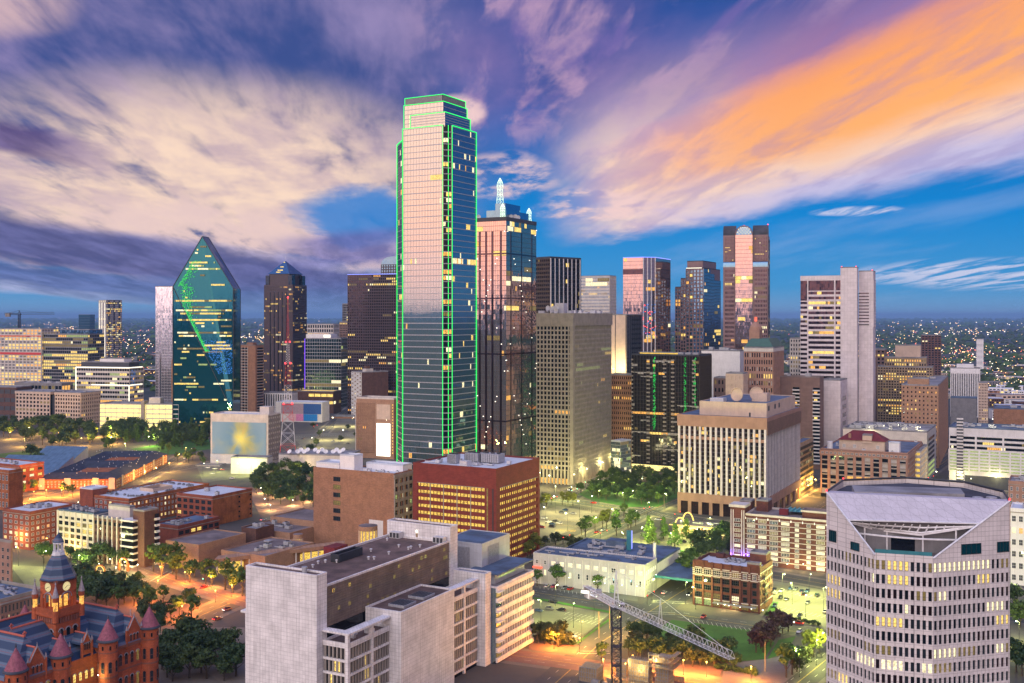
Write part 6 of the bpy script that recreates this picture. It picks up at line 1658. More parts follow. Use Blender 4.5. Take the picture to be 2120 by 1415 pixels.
b.units(9, 12, y0=6, y1=30, mat='hvac_light'); b.box('stair_room', 'hvac_light', -26, -21, 3, 8, h + .1, h + 3.4)
rr = random.Random(31)
# ---- tan brick warehouse beside it
b = Bld('tan_brick_warehouse', 'wide tan brick building with one column of windows and white roof', 815.7, 649, 854, 640, 985, GA)
R = b.root; b.core('tan_brick'); b.roof('roof_white', par=1.2, pm='tan_brick')
xw = -b.w * .70
for j in range(6):
 part('window', win_mesh(5.4, 2.8, 'lit_dim' if j in (1, 3) else 'glass_pane', 'steel_dark', (4, 1)), R, (xw, -.05, b.h - 6.6 - j * 4.9), (0, 0, 0))
b.grid('r', 3, b.h - 1.5, 5, 9, .72, .62, .5, .42, 'concrete', 0, 40, bay=5.2)
b.wins('r', 3, b.h - 1.5, 5, 9, .62, .56, lit=.30, frame='steel_dark', mull=(3, 2), seed=41, kinds=('lit_white', 'lit_green', 'lit_dim'))
mb = MB(['concrete']); mb.box(-.02, .7, -.4, b.l, b.h - 1.4, b.h + .4); mb.build('cornice', R)
b.core('white_plain', b.h, b.h + 3.4, -b.w + .6, -b.w * .70, 2, 16, 'penthouse', 'roof_white'); b.core('white_plain', b.h, b.h + 9.0, -b.w * .70, -b.w * .52, 3, 12, 'lift_tower', 'roof_white')
b.core('white_plain', b.h, b.h + 3.6, -b.w * .5, -3, 14, 24, 'penthouse', 'roof_white'); b.units(10, 9, x0=-b.w * .5, mat='hvac_light', y1=13, sz=(1, 2.2))
mb = MB(['stucco_white']); mb.box(-b.w * .30, -b.w * .13, -.1, -.02, 8, 19); mb.build('wall_sign_panel', R)
wall('station_wall', (.46, .45, .47), amt=.12)
# ---- white bus station
b = Bld('white_bus_station', 'long white bus station with lit square windows and cluttered blue roof', 1335.6, 1104, 1358, 540.5, 1173.5, 27)
R = b.root; h = b.h; b.l = 18
b.core('station_wall'); b.roof('roof_blue', par=.9, pm='station_wall')
b.core('stucco_white', 0, h - 2.5, -b.w * .90, -.3, 18.01, 58, 'rear_hall', 'roof_blue')
for k in range(13):
 u = .035 + .077 * k; x = -b.w + b.w * u; wide = 2 <= k
 part('window', win_mesh(2.6 if wide else 1.4, 2.3, 'lit_white' if k in (2, 3, 4, 5, 6, 7, 8, 10, 11, 12) else 'glass_pane', 'white_paint', (2, 2)), R, (x, -.06, h - 4.9), (0, 0, 0))
 part('window', win_mesh(1.3, 3.0, 'lit_white' if k in (0, 1, 4, 7, 8, 10) else 'glass_pane', 'white_paint', (1, 2)), R, (x, -.06, h - 10.6), (0, 0, 0))
 mb = MB(['stucco_white']); mb.box(x + 2.1, x + 2.35, -.3, -.02, 0, h - .5); mb.build('pilaster', R)
for k in range(6):
 y = 1.8 + k * 2.7
 part('window', win_mesh(1.3, 2.2, 'lit_white', 'white_paint', (1, 2)), R, (.06, y, h - 4.8), face_rot((1, 0))); part('window', win_mesh(1.3, 3.2, 'glass_pane', 'white_paint', (1, 2)), R, (.06, y, h - 10.4), face_rot((1, 0)))
part('arched_door', win_mesh(2.4, 3.0, 'lit_green', 'teal_paint', (2, 2), True), R, (-18, -.06, .2), (0, 0, 0))
b.units(40, 6, h - 2.4, x0=-b.w * .88, x1=-2, y0=19, y1=57, mat='hvac', sz=(1, 3.5), hz=(.6, 2)); b.units(16, 7, y0=1, y1=17, mat='hvac', sz=(.8, 2), hz=(.5, 1.2))
mb = MB(['steel_white']); mb.tube((-2, 20, h - 3), (-2, 20, h + 8), .8, 0, 12); mb.build('chimney', R)
mb = MB(['neon_white'])
for i in range(44): mb.box(-b.w + 2 + i * (b.w - 6) / 44, -b.w + 2.2 + i * (b.w - 6) / 44, 16.6, 16.7, h + .9, h + 1.0)
mb.build('light_string', R, 'stuff')
b.box('blue_sign_room', 'roof_blue', -b.w * .62, -b.w * .44, 44, 52, h - 2.5, h + 1.5)
mb = MB(['neon_blue', 'teal_paint']); mb.box(-b.w * .40, -b.w * .36, 40, 40.6, h - 2, h + 9, 1); mb.box(-b.w * .355, -b.w * .35, 39.9, 40.7, h - 1, h + 9, 0); mb.build('blade_sign', R)
mb = MB(['sign_red']); mb.box(-b.w + .3, -b.w + 5.5, -1.6, -.2, h - 7, h - 6.2); mb.build('wall_sign', R)
cp = MB(['teal_paint', 'roof_blue']); cp.box(.2, 24, 14, 60, 7.0, 8.2, 0); cp.box(.4, 23.8, 14.2, 59.8, 8.22, 8.3, 1); cp.build('bus_canopy', R)
for y in (18, 32, 46):
 mb = MB(['teal_paint', 'neon_amber']); mb.tube((22, y, 0), (22, y, 6.98), .5, 0, 8); mb.lathe([(.65, 0), (.65, 1.6)], 8, (22, y), 1); mb.build('canopy_column', R)
# ---- brown brick warehouse
b = Bld('brown_brick_warehouse', 'five storey brown brick warehouse with white roof and arched ground floor', 1572, 1437, 1599, 511, 1183, 30)
R = b.root; h = b.h
b.core('brick_dark'); b.roof('roof_white', z=h, par=1.3, pm='brick_dark')
fh = (h - 1.5) / 5
for j in range(1, 5):
 for i in range(7):
  u = (i + .5) / 7; ww = b.w / 7 * (.84 if i < 5 else .45)
  part('window', win_mesh(ww, fh * .66, 'lit_dim' if (i, j) in ((1, 1), (2, 1), (4, 4)) else 'lit_white' if (i, j) in ((4, 1),) else 'glass_dark', 'steel_dark' if j < 4 else 'white_paint', (4, 2)), R, (-b.w + b.w * u, -.05, j * fh + fh * .14), (0, 0, 0))
 for y_i in range(6):
  part('window', win_mesh(1.2, fh * .55, 'lit_dim' if (y_i + j) % 5 == 0 else 'glass_dark', 'steel_dark', (1, 2)), R, (.05, b.l * (y_i + .5) / 6, j * fh + fh * .2), face_rot((1, 0)))
for i in range(8):
 x = -b.w + b.w * i / 7; mb = MB(['brick_dark']); mb.box(x - .5, x + .5, -.6, -.02, 0, h + 1.6); mb.build('pier', R)
 for k in range(4): mb = MB(['concrete_light']); mb.box(x - .56, x + .56, -.66, -.02, 4.05 * fh + k * .9, 4.05 * fh + k * .9 + .35); mb.build('stone_band', R)
for j in (1, 4, 5): mb = MB(['concrete_light']); mb.box(-b.w - .3, .3, -.5, -.02, j * fh - .2, j * fh + .15); mb.box(.02, .3, 0, b.l, j * fh - .2, j * fh + .15); mb.build('string_course', R)
for i in range(7): part('arched_window', win_mesh(b.w / 7 * .8, fh * .45, 'lit_green' if i < 2 else 'lit_dim', 'steel_dark', (3, 1), True), R, (-b.w + b.w * (i + .5) / 7, -.06, .5), (0, 0, 0))
mb = MB(['steel_grey']); mb.box(-b.w * .68, -1, -3.4, -.62, fh * .72, fh * .80); mb.build('awning', R)
for i in range(5): mb = MB(['bulb_white']); mb.lathe([(.2, fh * .5), (.2, fh * .6)], 6, (-b.w * .62 + i * 5.6, -.9)); mb.build('awning_lamp', R)
b.core('brick_dark', h, h + 5, -9, -.5, b.l * .62, b.l * .95, 'stair_tower', 'roof_grey'); b.core('brick_dark', h, h + 2.8, -6, .1, -.15, 3, 'corner_tower', 'roof_grey'); b.core('brick_dark', h, h + 2.0, -b.w - .1, -b.w + 7, -.12, .8, 'corner_parapet')
b.units(12, 4, x0=-24, x1=-8, y0=6, y1=20, mat='hvac', sz=(.8, 1.6), hz=(.8, 1.6)); b.units(3, 5, mat='brick_dark', y0=14)
fe = MB(['steel_dark'])
for j in range(1, 5): fe.box(.05, 1.3, b.l * .25, b.l * .5, j * fh, j * fh + .12); fe.tube((.8, b.l * .25, j * fh), (.8, b.l * .5, (j - 1) * fh + .2), .12); fe.box(1.25, 1.3, b.l * .25, b.l * .5, j * fh + .13, j * fh + 1.0)
fe.build('fire_escape', R)
# ---- long brick hotel
b = Bld('brick_hotel', 'long dark red brick hotel with pale window bands and violet lit corner tower', 1826, 1560, 1900, 580, 1091, GA, w=72, l=26)
b.root.location.x -= 3.5
R = b.root; h = b.h; w = b.w
b.core('brick_dark'); b.roof('roof_brown', par=1.2, pm='concrete_light')
fh = (h - 1.5) / 9
for j in range(9):
 mb = MB(['concrete_light']); mb.box(-w, 0, -.35, -.02, (j + 1) * fh - .25, (j + 1) * fh + .1); mb.build('string_course', R)
 for i in range(11):
  u = (i + .5) / 11
  if j == 0 and i % 4 == 3: continue
  part('window', win_mesh(w / 11 * (.72 if i not in (4, 5) else .35), fh * .58, rnd.choice(('lit_white', 'lit_dim', 'glass_blue', 'glass_pane', 'blind', 'glass_pane', 'glass_blue')) if i < 7 else 'glass_pane', 'white_paint', (3, 2)), R, (-w + w * u, -.06, j * fh + fh * .22), (0, 0, 0))
for i in range(12): mb = MB(['neon_white']); mb.box(-w + w * i / 11 - .2, -w + w * i / 11 + .2, -.6, -.36, h - 2.0, h - .8); mb.build('cornice_lamp', R)
t0 = -w - 8.6
tw = MB(['brick_dark']); tw.box(t0, -w - .01, -1.6, 8, 0, h + 4.5); tw.build('corner_tower', R)
for j in range(9): part('window', win_mesh(3.6, fh * .6, rnd.choice(('lit_white', 'glass_pane', 'lit_dim')), 'white_paint', (3, 2)), R, (t0 + 4.3, -1.66, j * fh + fh * .24), (0, 0, 0))
for x in (t0 + .4, t0 + 1.7, -w - 1.9, -w - .6): mb = MB(['white_paint']); mb.box(x, x + .35, -1.9, -1.62, 3, h + 3); mb.build('pilaster_strip', R)
mb = MB(['concrete_light']); mb.box(t0 - .6, -w + .6, -2.2, 8.6, h + 4.5, h + 6); mb.build('tower_cornice', R)
for x in (t0 - .3, -w + .2):
 mb = MB(['neon_violet']); mb.box(x - .3, x + .3, -2.1, -1.75, 2, 3); mb.build('violet_lamp', R)
 ld = bpy.data.lights.new('violet_lamp', 'POINT'); ld.energy = 2600; ld.color = (.25, .08, 1); ld.shadow_soft_size = .3
 lo_ = link(bpy.data.objects.new('violet_lamp_light', ld)); lo_.parent = R; lo_.location = (x, -3.2, 4.5)
for (x0, x1, y0, y1, zz_) in ((-w + 2, -w + 9, 16, 25, 6), (-w - 8, -w - 1, 16, 24, 5)): b.core('brick_dark', h, h + zz_, x0, x1, y0, y1, 'stair_tower', 'roof_grey')
b.core('brick_dark', h, h + 4.5, -w * .56, -w * .18, 3, 11, 'penthouse', 'roof_brown'); mb = MB(['concrete_light']); mb.box(-w * .57, -w * .17, 2.6, 3.0, h + 4.2, h + 5.2); mb.build('penthouse_cornice', R)
b.box('chimney', 'brick_dark', -w * .36, -w * .31, 5, 9, h + 4.5, h + 8.5)
mb = MB(['teal_roof'])
for i in range(9): x = -w * .72 + i * 2.6; mb.face([(x, 13, h + 2), (x + 2.6, 13, h + 2), (x + 2.6, 24, h + 2), (x, 24, h + 2)]); mb.box(x, x + .8, 13, 24, h + 2.02, h + 2.8)
mb.build('sawtooth_roof', R)
for x in (-w * .73, -w * .47): b.box('red_roof_box', 'tile_maroon', x - 2.5, x + 2.5, 10, 12.5, h + .1, h + 3.5)
# ---- low brown museum complex
b = Bld('low_brown_complex', 'low tan walled complex of flat brown roofs beside the tree lined street', 411, 343, 509, 601, 1131, 29)
R = b.root; h = b.h
b.core('tan'); b.roof('roof_brown', par=.7, pm='tan')
def lb(px, pxl, pxr, D, py, wallm='tan', roofm='roof_brown', units=0, seed=0, name='wing', l=None):
 a = radians(29); Cx = (px - CX) / F * D; tl = (pxl - CX) / F; tr = (pxr - CX) / F
 w = (Cx - tl * D) / (cos(a) + tl * sin(a)); L = l or (tr * D - Cx) / (sin(a) - tr * cos(a)); hh = zt(py, D)
 dx_, dy_ = Cx - R.location.x, D - R.location.y
 x = dx_ * cos(a) - dy_ * sin(a); y = dx_ * sin(a) + dy_ * cos(a)
 b.core(wallm, 0, hh, x - w, x, y, y + L, name); b.roof(roofm, x - w, x, y, y + L, hh, .7, pm=wallm)
 if units: b.units(units, seed, hh, x - w, x, y, y + L)
 return x - w, x, y, y + L, hh
lb(549, 458, 650, 590, 1154.5, units=6, seed=2)
x0, x1, y0, y1, hh = lb(735, 560, 752, 655, 1092, units=4, seed=3, l=34)
lb(600, 500, 700, 650, 1106, units=8, seed=4, l=44)
lb(530, 500, 560, 640, 1098, 'brick_brown', 'roof_grey', 5, 5, 'plant_room', 16)
for (px, py, D, r) in ((762, 1088, 612, 5.2), (617, 1106, 640, 2.8)):
 X = (px - CX) / F * D; dx_, dy_ = X - R.location.x, D - R.location.y; a = radians(29)
 x = dx_ * cos(a) - dy_ * sin(a); y = dx_ * sin(a) + dy_ * cos(a); zc = zt(py, D)
 mb = MB(['lit_garage', 'tan', 'roof_brown']); mb.lathe([(r * .93, 0), (r * .93, zc - 2.6), (r * 1.05, zc - 2.6), (r * 1.05, zc)], 24, (x, y), 0, 0, [0, 1, 1, 2]); mb.build('rotunda', R)
 for k in range(16): w_ = 2 * pi * k / 16; c = MB(['cream']); c.lathe([(.35, 0), (.35, zc - 2.62)], 8, (x + r * cos(w_), y + r * sin(w_))); c.build('rotunda_column', R)
for i in range(16):
 x, y = 20 + i * 2.2, -6 + i * 4.0
 c = MB(['concrete_light']); c.lathe([(.5, 0), (.5, 7.2)], 8, (x, y)); c.build('colonnade_column', R)
cl = MB(['lit_garage', 'tan']); cl.prism([(18, -2), (54, 64), (52, 65), (16, -1)], 0, 5.0, 0); cl.prism([(20, -8), (57, 60), (52, 66), (15, 0)], 7.2, 9.2, 1, None, True); cl.build('colonnade_roof', R)
mb = MB(['tile_maroon']); mb.box(54, 62, 44, 56, 0, 10); mb.build('red_box', R)
# ---- office pair with white fins and brick shaft
b = Bld('grey_and_brown_offices', 'pale gridded office joined to a brown block with white fins and a brick shaft', 282, 120, 318, 604, 1072, GA)
R = b.root; h = b.h; w, l = b.w, b.l
xm = -w * .53; xb = -w * .17
b.core('concrete_light', 0, h - 1.5, -w, xm - .01, 0, l, 'pale_office', 'roof_blue'); b.core('brick_brown', 0, h - 3, xm, xb, 0, l, 'brown_office', 'roof_grey')
fh = (h - 3) / 7
for j in range(7):
 for i in range(6):
  u = -w + (xm + w) * (i + .5) / 6
  part('window', win_mesh((xm + w) / 6 * (.62 if j < 6 else .5), fh * (.62 if j < 6 else .4), rnd.choice(('glass_pane', 'glass_pane', 'glass_dark', 'lit_dim', 'lit_yellow') if j < 6 else ('glass_pane',)), 'steel_dark', (3, 2)), R, (u, -.06, j * fh + fh * .2), (0, 0, 0))
for i in range(7): x = -w + (xm + w) * i / 6; mb = MB(['concrete_light']); mb.box(x - .5, x + .5, -.5, -.02, 0, h - 1.2); mb.build('pier', R)
for i in range(7):
 x = xm + (xb - xm) * i / 6; mb = MB(['stucco_white']); mb.box(x - .24, x + .24, -.8, -.02, 0, h - 1); mb.build('fin', R)
 if i < 6:
  part('window', win_mesh(2.2, 2.2, 'glass_dark', 'steel_dark', (1, 1)), R, (x + (xb - xm) / 12, -.06, h - 6.6), (0, 0, 0))
  for j in range(6): part('window', win_mesh(.9, fh * .55, 'glass_dark', 'brick_brown', (1, 1)), R, (x + (xb - xm) / 12, -.06, j * fh + 1), (0, 0, 0))
b.core('glass_black', 0, h - 4, xb, -w * .02, -.8, l * .5, 'corner_bay')
for j in range(8): mb = MB(['stucco_white']); mb.box(xb - .2, -w * .015, -1.4, l * .5, j * fh + .2, j * fh + 1.15); mb.build('balcony_band', R)
b.core('brick_brown', 0, h + 3.2, -w * .075, 4.0, 2.2, l, 'brick_shaft', 'roof_grey')
for j in range(8): mb = MB(['white_paint', 'glass_black']); mb.box(4.0, 5.2, l * .75, l, j * fh + .2, j * fh + 1.5); mb.box(4.02, 4.6, l * .77, l - .3, j * fh + 1.52, (j + 1) * fh + .15, 1); mb.build('balcony_band', R)
b.core('concrete_light', h - 3, h + 3.5, -w * .45, -w * .18, 6, l - 3, 'penthouse', 'roof_grey'); b.units(14, 8, h - 1.2, x1=xm, mat='hvac', sz=(1, 3)); b.units(5, 9, h - 2.8, x0=xm, x1=xb, y1=6, sz=(.8, 1.6), hz=(.6, 1.2))
# ---- brick buildings of the old warehouse district
def brick(name, label, xc, xl, xr, D, ytop, wm, rm, nx, nyy, wf=.5, hf=.62, lit=.2, ang=GA, seed=1, units=5, sides='fr', frame='white_paint', par='concrete', l=None, mull=(2, 2), nr=None):
 b = Bld(name, label, xc, xl, xr, D, ytop, ang, l=l)
 b.core(wm); b.roof(rm, par=1.0, pm=wm)
 for sd_ in sides:
  L = b.faces()[sd_][3]; n = nx if sd_ == 'f' else (nr or max(2, round(L / (b.w / nx))))
  b.wins(sd_, 1.0, b.h - 1.5, n, nyy, wf, hf, lit=lit, frame=frame, mull=mull, seed=seed + ord(sd_))
 mb = MB([par]); mb.box(-b.w - .25, .25, -.25, b.l, b.h - 1.4, b.h - 1.0); mb.build('cornice', b.root)
 if units: b.units(units, seed, mat='hvac')
 return b
b = brick('brick_hotel_block', 'red brick hotel block with arched windows and white roof in the old district', 62, 6, 156, 649, 1063, 'brick_red', 'roof_white', 5, 6, .5, .55, .3, seed=61, units=8, nr=9)
b = brick('brick_store', 'red brick store with orange side wall and white roof', 440, 365.6, 522, 723, 1031, 'brick_red', 'roof_white', 6, 4, .62, .6, .05, seed=62, sides='f', units=2, frame='steel_dark')
mb = MB(['brick_orange']); mb.box(.02, .12, .2, b.l - .1, 0, b.h - .2); mb.build('side_wall', b.root)
for j in range(5):
 for y in (b.l * .66, b.l * .95): part('window', win_mesh(1.5, 1.2, 'glass_dark', 'steel_dark', (1, 1)), b.root, (.14, y, 2 + j * 3.4), face_rot((1, 0)))
b = brick('low_brick_shop', 'low brick shop with wide lit windows and blue grey roof', 368.6, 318, 454, 650, 1092.7, 'brick_red', 'roof_blue', 3, 2, .5, .4, .1, seed=63, sides='', units=8)
b.wins('r', 5, b.h - 2, 7, 2, .72, .7, lit=.9, frame='steel_dark', mull=(4, 2), seed=3, kinds=('lit_yellow', 'lit_dim'))
b = brick('brick_loft_complex', 'brick loft complex with large white roof dotted with fans and a courtyard', 266.6, 186, 433, 725, 1036, 'brick_orange', 'roof_white', 6, 4, .42, .55, .25, seed=64, sides='r', units=0, nr=22)
mb = MB(['brick_red']); mb.box(-b.w - .1, -.02, -.15, -.02, 0, b.h - .05); mb.build('front_wall', b.root)
b.wins('f', 1, b.h - 1.5, 5, 4, .5, .6, lit=.2, seed=8, rect=(-b.w, -b.w * .4, -.16))
b.core('brick_red', 0, b.h + 4.5, -b.w - 9, -b.w + 4, -1, 12, 'stair_block', 'roof_white')
cy = MB(['cream']); x0, x1, y0, y1 = -b.w * .62, -b.w * .30, b.l * .42, b.l * .66
cy.box(x0, x1, y0, y0 + .4, b.h, b.h + 2.4); cy.box(x0, x1, y1, y1 + .4, b.h, b.h + 2.4); cy.box(x0 - .4, x0, y0, y1 + .4, b.h, b.h + 2.4); cy.box(x1, x1 + .4, y0, y1 + .4, b.h, b.h + 2.4); cy.build('courtyard_wall', b.root)
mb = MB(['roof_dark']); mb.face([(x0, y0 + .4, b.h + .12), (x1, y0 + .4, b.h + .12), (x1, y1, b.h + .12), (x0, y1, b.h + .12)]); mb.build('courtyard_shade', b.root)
rr = random.Random(9)
fan = MB(['steel_grey', 'steel_dark']); fan.box(-.6, .6, -.6, .6, 0, 1.0); fan.lathe([(.45, 1.01), (.45, 1.2)], 8, (0, 0), 1); fan_me = fan.mesh('roof_fan')
for i in range(90):
 t_ = rr.random()
 u, v = rr.choice(((.12, .15 + .7 * t_), (.88, .1 + .8 * t_), (.15 + .7 * t_, .16), (.15 + .7 * t_, .86)))
 part('roof_fan', fan_me, b.root, (-b.w * u + rr.gauss(0, 1), b.l * v + rr.gauss(0, 1.2), b.h + .08))
b = brick('brick_office', 'brick office with rounded lit corner bay at the left edge', 40, -60, 91, 860, 966, 'brick_red', 'roof_white', 8, 4, .55, .45, .5, seed=65, units=4, frame='steel_dark', mull=(3, 1))
b = brick('corner_brick_house', 'tan brick house sliver at the left edge above the lamplit street', 18, -40, 19.5, 780, 977, 'brick_orange', 'roof_white', 8, 4, .5, .6, .1, seed=66, sides='f', l=12, units=0)
b = Bld('slate_roof_apartments', 'large apartment court with dark slate roofs and brick front', 240, 73, 346, 880, 992, -3)
R = b.root; b.core('brick_orange');
b.wins('f', 1, b.h - 1, 22, 3, .38, .55, lit=.2, seed=5, kinds=('lit_warm', 'lit_yellow')); b.wins('r', 1, b.h - 1, 30, 3, .38, .55, lit=.2, seed=6)
for u in (.92, .60, .25, .05): b.box('pale_bay', 'cream', -b.w * u - 2.5, -b.w * u + 2.5, -.7, -.02, 0, b.h + 1)
for u in (.1, .3, .5, .7, .9): b.box('pale_bay', 'cream', .02, .7, b.l * u - 2, b.l * u + 2, 0, b.h + 1)
def ring_roof(x0, x1, y0, y1, t_, z, dz, mat):
 mb = MB([mat]); o = [(x0, y0), (x1, y0), (x1, y1), (x0, y1)]; q = [(x0 + t_, y0 + t_), (x1 - t_, y0 + t_), (x1 - t_, y1 - t_), (x0 + t_, y1 - t_)]; p = [(x0 + 2 * t_, y0 + 2 * t_), (x1 - 2 * t_, y0 + 2 * t_), (x1 - 2 * t_, y1 - 2 * t_), (x0 + 2 * t_, y1 - 2 * t_)]
 for i in range(4):
  j = (i + 1) % 4
  mb.face([(*o[i], z), (*o[j], z), (*q[j], z + dz), (*q[i], z + dz)]); mb.face([(*q[i], z + dz), (*q[j], z + dz), (*p[j], z), (*p[i], z)])
 mb.build('slate_roof', R)
ym = b.l * .5
ring_roof(-b.w - .8, .8, -.8, ym + 9, 10, b.h, 4.5, 'roof_shingle'); ring_roof(-b.w - .8, .8, ym - 9, b.l + .8, 10, b.h + .3, 4.5, 'roof_shingle')
rr = random.Random(12); dv = MB(['hvac_light']); dv.box(-.22, .22, -.22, .22, 0, .7); dv_me = dv.mesh('roof_vent')
for i in range(70): part('roof_vent', dv_me, R, (-b.w * rr.random(), b.l * rr.random(), b.h + 4.2))
for k, (px, pxl, pxr, D, label) in enumerate(((109, -30, 111, 940, 'blue glass wedge roofed hall at the left edge'), (143, 55, 146, 1010, 'second glass wedge hall standing behind the first one'))):
 b = Bld('wedge_roof_hall', label, px, pxl, pxr, D, 955, 8, l=34)
 zl, zh = 3.0, 15.0; w, l = b.w, b.l
 mb = MB(['metal_blue_roof', 'metal_panel', 'white_paint'])
 mb.face([(-w, 0, zl), (0, 0, zl), (0, l, zh), (-w, l, zh)], 0); mb.face([(0, 0, 0), (0, l, 0), (0, l, zh), (0, 0, zl)], 1); mb.face([(-w, 0, 0), (0, 0, 0), (0, 0, zl), (-w, 0, zl)], 1); mb.face([(-w, l, 0), (-w, 0, 0), (-w, 0, zl), (-w, l, zh)], 1); mb.face([(0, l, 0), (-w, l, 0), (-w, l, zh), (0, l, zh)], 1)
 mb.build('wedge_shell', b.root)
 for i in range(12): x = -w * i / 12; t_ = MB(['metal_blue_roof']); t_.tube((x, 0, zl + .05), (x, l, zh + .05), .09, 0, 4); t_.build('roof_rib', b.root)
b = Bld('mural_garage', 'pale garage with a huge blurred blue and gold picture on its front', 555, 436, 580, 1020, 862, 14)
R = b.root; b.core('concrete_light'); b.roof('roof_white', par=1.4, pm='concrete_light'); b.box('stair_room', 'concrete_light', -14, -4, 10, 20, b.h, b.h + 8)
b.grid('r', 3, b.h, 6, 9, .9, .4, .5, .45, 'concrete', 0, 5, bay=4)
m_, N, bs = new_mat('blurred_mural'); tc = N.n('ShaderNodeTexCoord').outputs['Object']; x, y, z = N.sep(tc)
cx, cz = -b.w * .47, b.h * .52
ax, az = N.m('SUBTRACT', x, cx), N.m('SUBTRACT', z, cz); rad = N.m('SQRT', N.m('ADD', N.m('MULTIPLY', ax, ax), N.m('MULTIPLY', az, az))); an = N.m('ARCTAN2', az, ax)
ray = N.noise(N.xyz(N.m('MULTIPLY', N.m('COSINE', an), 1.1), N.m('MULTIPLY', N.m('SINE', an), 1.1), N.m('MULTIPLY', rad, .04)), 1.0, 2, .5)
cc = N.mix(N.ss(ray, .38, .66), (.10, .21, .30), (.30, .30, .10)); cc = N.mix(N.ss(rad, 8, 30), cc, (.16, .26, .34)); cc = N.mix(N.ss(rad, 12, 0), cc, (.66, .58, .12)); cc = N.mix(N.m('MULTIPLY', N.ss(ray, .58, .75), .4), cc, (.5, .33, .12))
N.link(cc, bs.inputs['Base Color']); bs.inputs['Emission Strength'].default_value = .3; N.link(cc, bs.inputs['Emission Color']); m_.cycles.emission_sampling = 'NONE'
mb = MB(['blurred_mural']); mb.box(-b.w + 2, -2, -.5, -.1, b.h * .20, b.h * .86); mb.build('mural_panel', R); mb = MB(['stucco_white']); mb.box(-b.w, 0, -.35, -.02, 0, b.h * .185); mb.build('base_wall', R)
b = Bld('colour_panel_hall', 'white box building with pink, violet and blue wall panels', 667, 571, 682, 1430, 835, 12)
b.core('stucco_white'); b.roof('roof_white', par=1)
plain('panel_mauve', (.36, .27, .34)); plain('panel_blue', (.02, .09, .32)); plain('panel_blue_light', (.01, .20, .60)); plain('panel_pink', (.62, .22, .45)); plain('panel_rose', (.70, .42, .48))
for m1, u0, u1, z0, z1 in (('panel_mauve', .88, .40, .42, .95), ('panel_blue', .40, .02, .42, .95), ('panel_rose', .72, .56, .05, .41), ('panel_pink', .56, .40, .05, .41), ('panel_blue_light', .40, .10, .05, .41)):
 mb = MB([m1]); mb.box(-b.w * u0, -b.w * u1 - .1, -.3, -.05, b.h * z0, b.h * z1); mb.build('colour_panel', b.root)
b = simple('lit_roof_garage', 'brown garage with yellow lit top deck behind the colour panel hall', 690, 613, 706, 1560, 812, 14, 'brick_brown', 'brick_brown', 6, 3, .9, .4, .4, .35, .3, seed=301)
mb = MB(['lit_garage']); mb.face([(-b.w + 1, 1, b.h + .2), (-1, 1, b.h + .2), (-1, b.l - 1, b.h + .2), (-b.w + 1, b.l - 1, b.h + .2)]); mb.build('lit_deck', b.root)
simple('brown_station', 'low brown station building with row of small windows beside the tan hotel', 745, 685, 750, 1480, 864, 8, 'tan_brick', 'tan_brick', 12, 1, .4, .5, .3, .25, 0, seed=302, l=20)
simple('white_shed', 'low white shed in front of the mural garage', 553, 478, 558, 960, 950, 8, 'stucco_white', 'stucco_white', 1, 1, 1, 1, .1, .1, 0, seed=303, l=14, roof='roof_grey')
simple('satellite_yard_building', 'flat roofed broadcast building carrying white satellite dishes', 720, 577, 760, 965, 945, 10, 'concrete_light', 'concrete_light', 1, 1, 1, 1, .1, .1, 0, seed=304, l=36, roof='roof_grey')
simple('striped_low_block', 'small white finned block behind the tan slab', 604, 545, 630, 1500, 815, 12, 'glass_dark', 'white_paint', 12, 1, .5, .9, .5, .4, 0, seed=305, l=20)
simple('lowlit_shop', 'small flat shop with bright forecourt near the mural garage', 455, 405, 470, 1010, 966, 8, 'concrete_light', 'concrete_light', 5, 1, .8, .5, .3, .25, .6, seed=306, l=14, mix=(1, 0, 4, 0, 3, 0))
b = Bld('maroon_roof_building', 'pink stone office building with maroon tiled penthouse roof', 1878.6, 1699, 1909, 812, 941, GA)
R = b.root; h = b.h; b.core('glass_dark'); b.roof('roof_blue', par=1, pm='pink_stone')
b.grid('fr', 3, h - 4, 10, 8, .66, .74, .6, .5, 'pink_stone', .05, 310, blind=.45, mix=(3, 3, 1, 2, 0, 3), ms='concrete')
mb = MB(['pink_stone']); mb.box(-b.w - .7, .7, -.7, b.l, h - 4.2, h - .2); mb.build('attic_band', R)
b.wins('f', h - 3.8, h - .6, 20, 1, .6, .5, lit=.05, rect=(-b.w, 0, -.72), seed=3)
x0, x1, y0, y1 = -b.w * .80, -b.w * .27, 6, 24; b.core('cream', h, h + 8, x0, x1, y0, y1, 'penthouse')
mb = MB(['tile_maroon']); z = h + 8; e = 1; xm0, xm1, ym = x0 + 9, x1 - 9, (y0 + y1) / 2
mb.face([(x0 - e, y0 - e, z), (x1 + e, y0 - e, z), (xm1, ym, z + 7), (xm0, ym, z + 7)]); mb.face([(x1 + e, y0 - e, z), (x1 + e, y1 + e, z), (xm1, ym, z + 7)]); mb.face([(x1 + e, y1 + e, z), (x0 - e, y1 + e, z), (xm0, ym, z + 7), (xm1, ym, z + 7)]); mb.face([(x0 - e, y1 + e, z), (x0 - e, y0 - e, z), (xm0, ym, z + 7)]); mb.build('tile_roof', R)
for x in (x0 + 4, x0 + 12, x1 - 5): part('window', win_mesh(2.4, 2.6, 'blind', 'white_paint', (2, 2)), R, (x, y0 - .06, h + 2), (0, 0, 0))
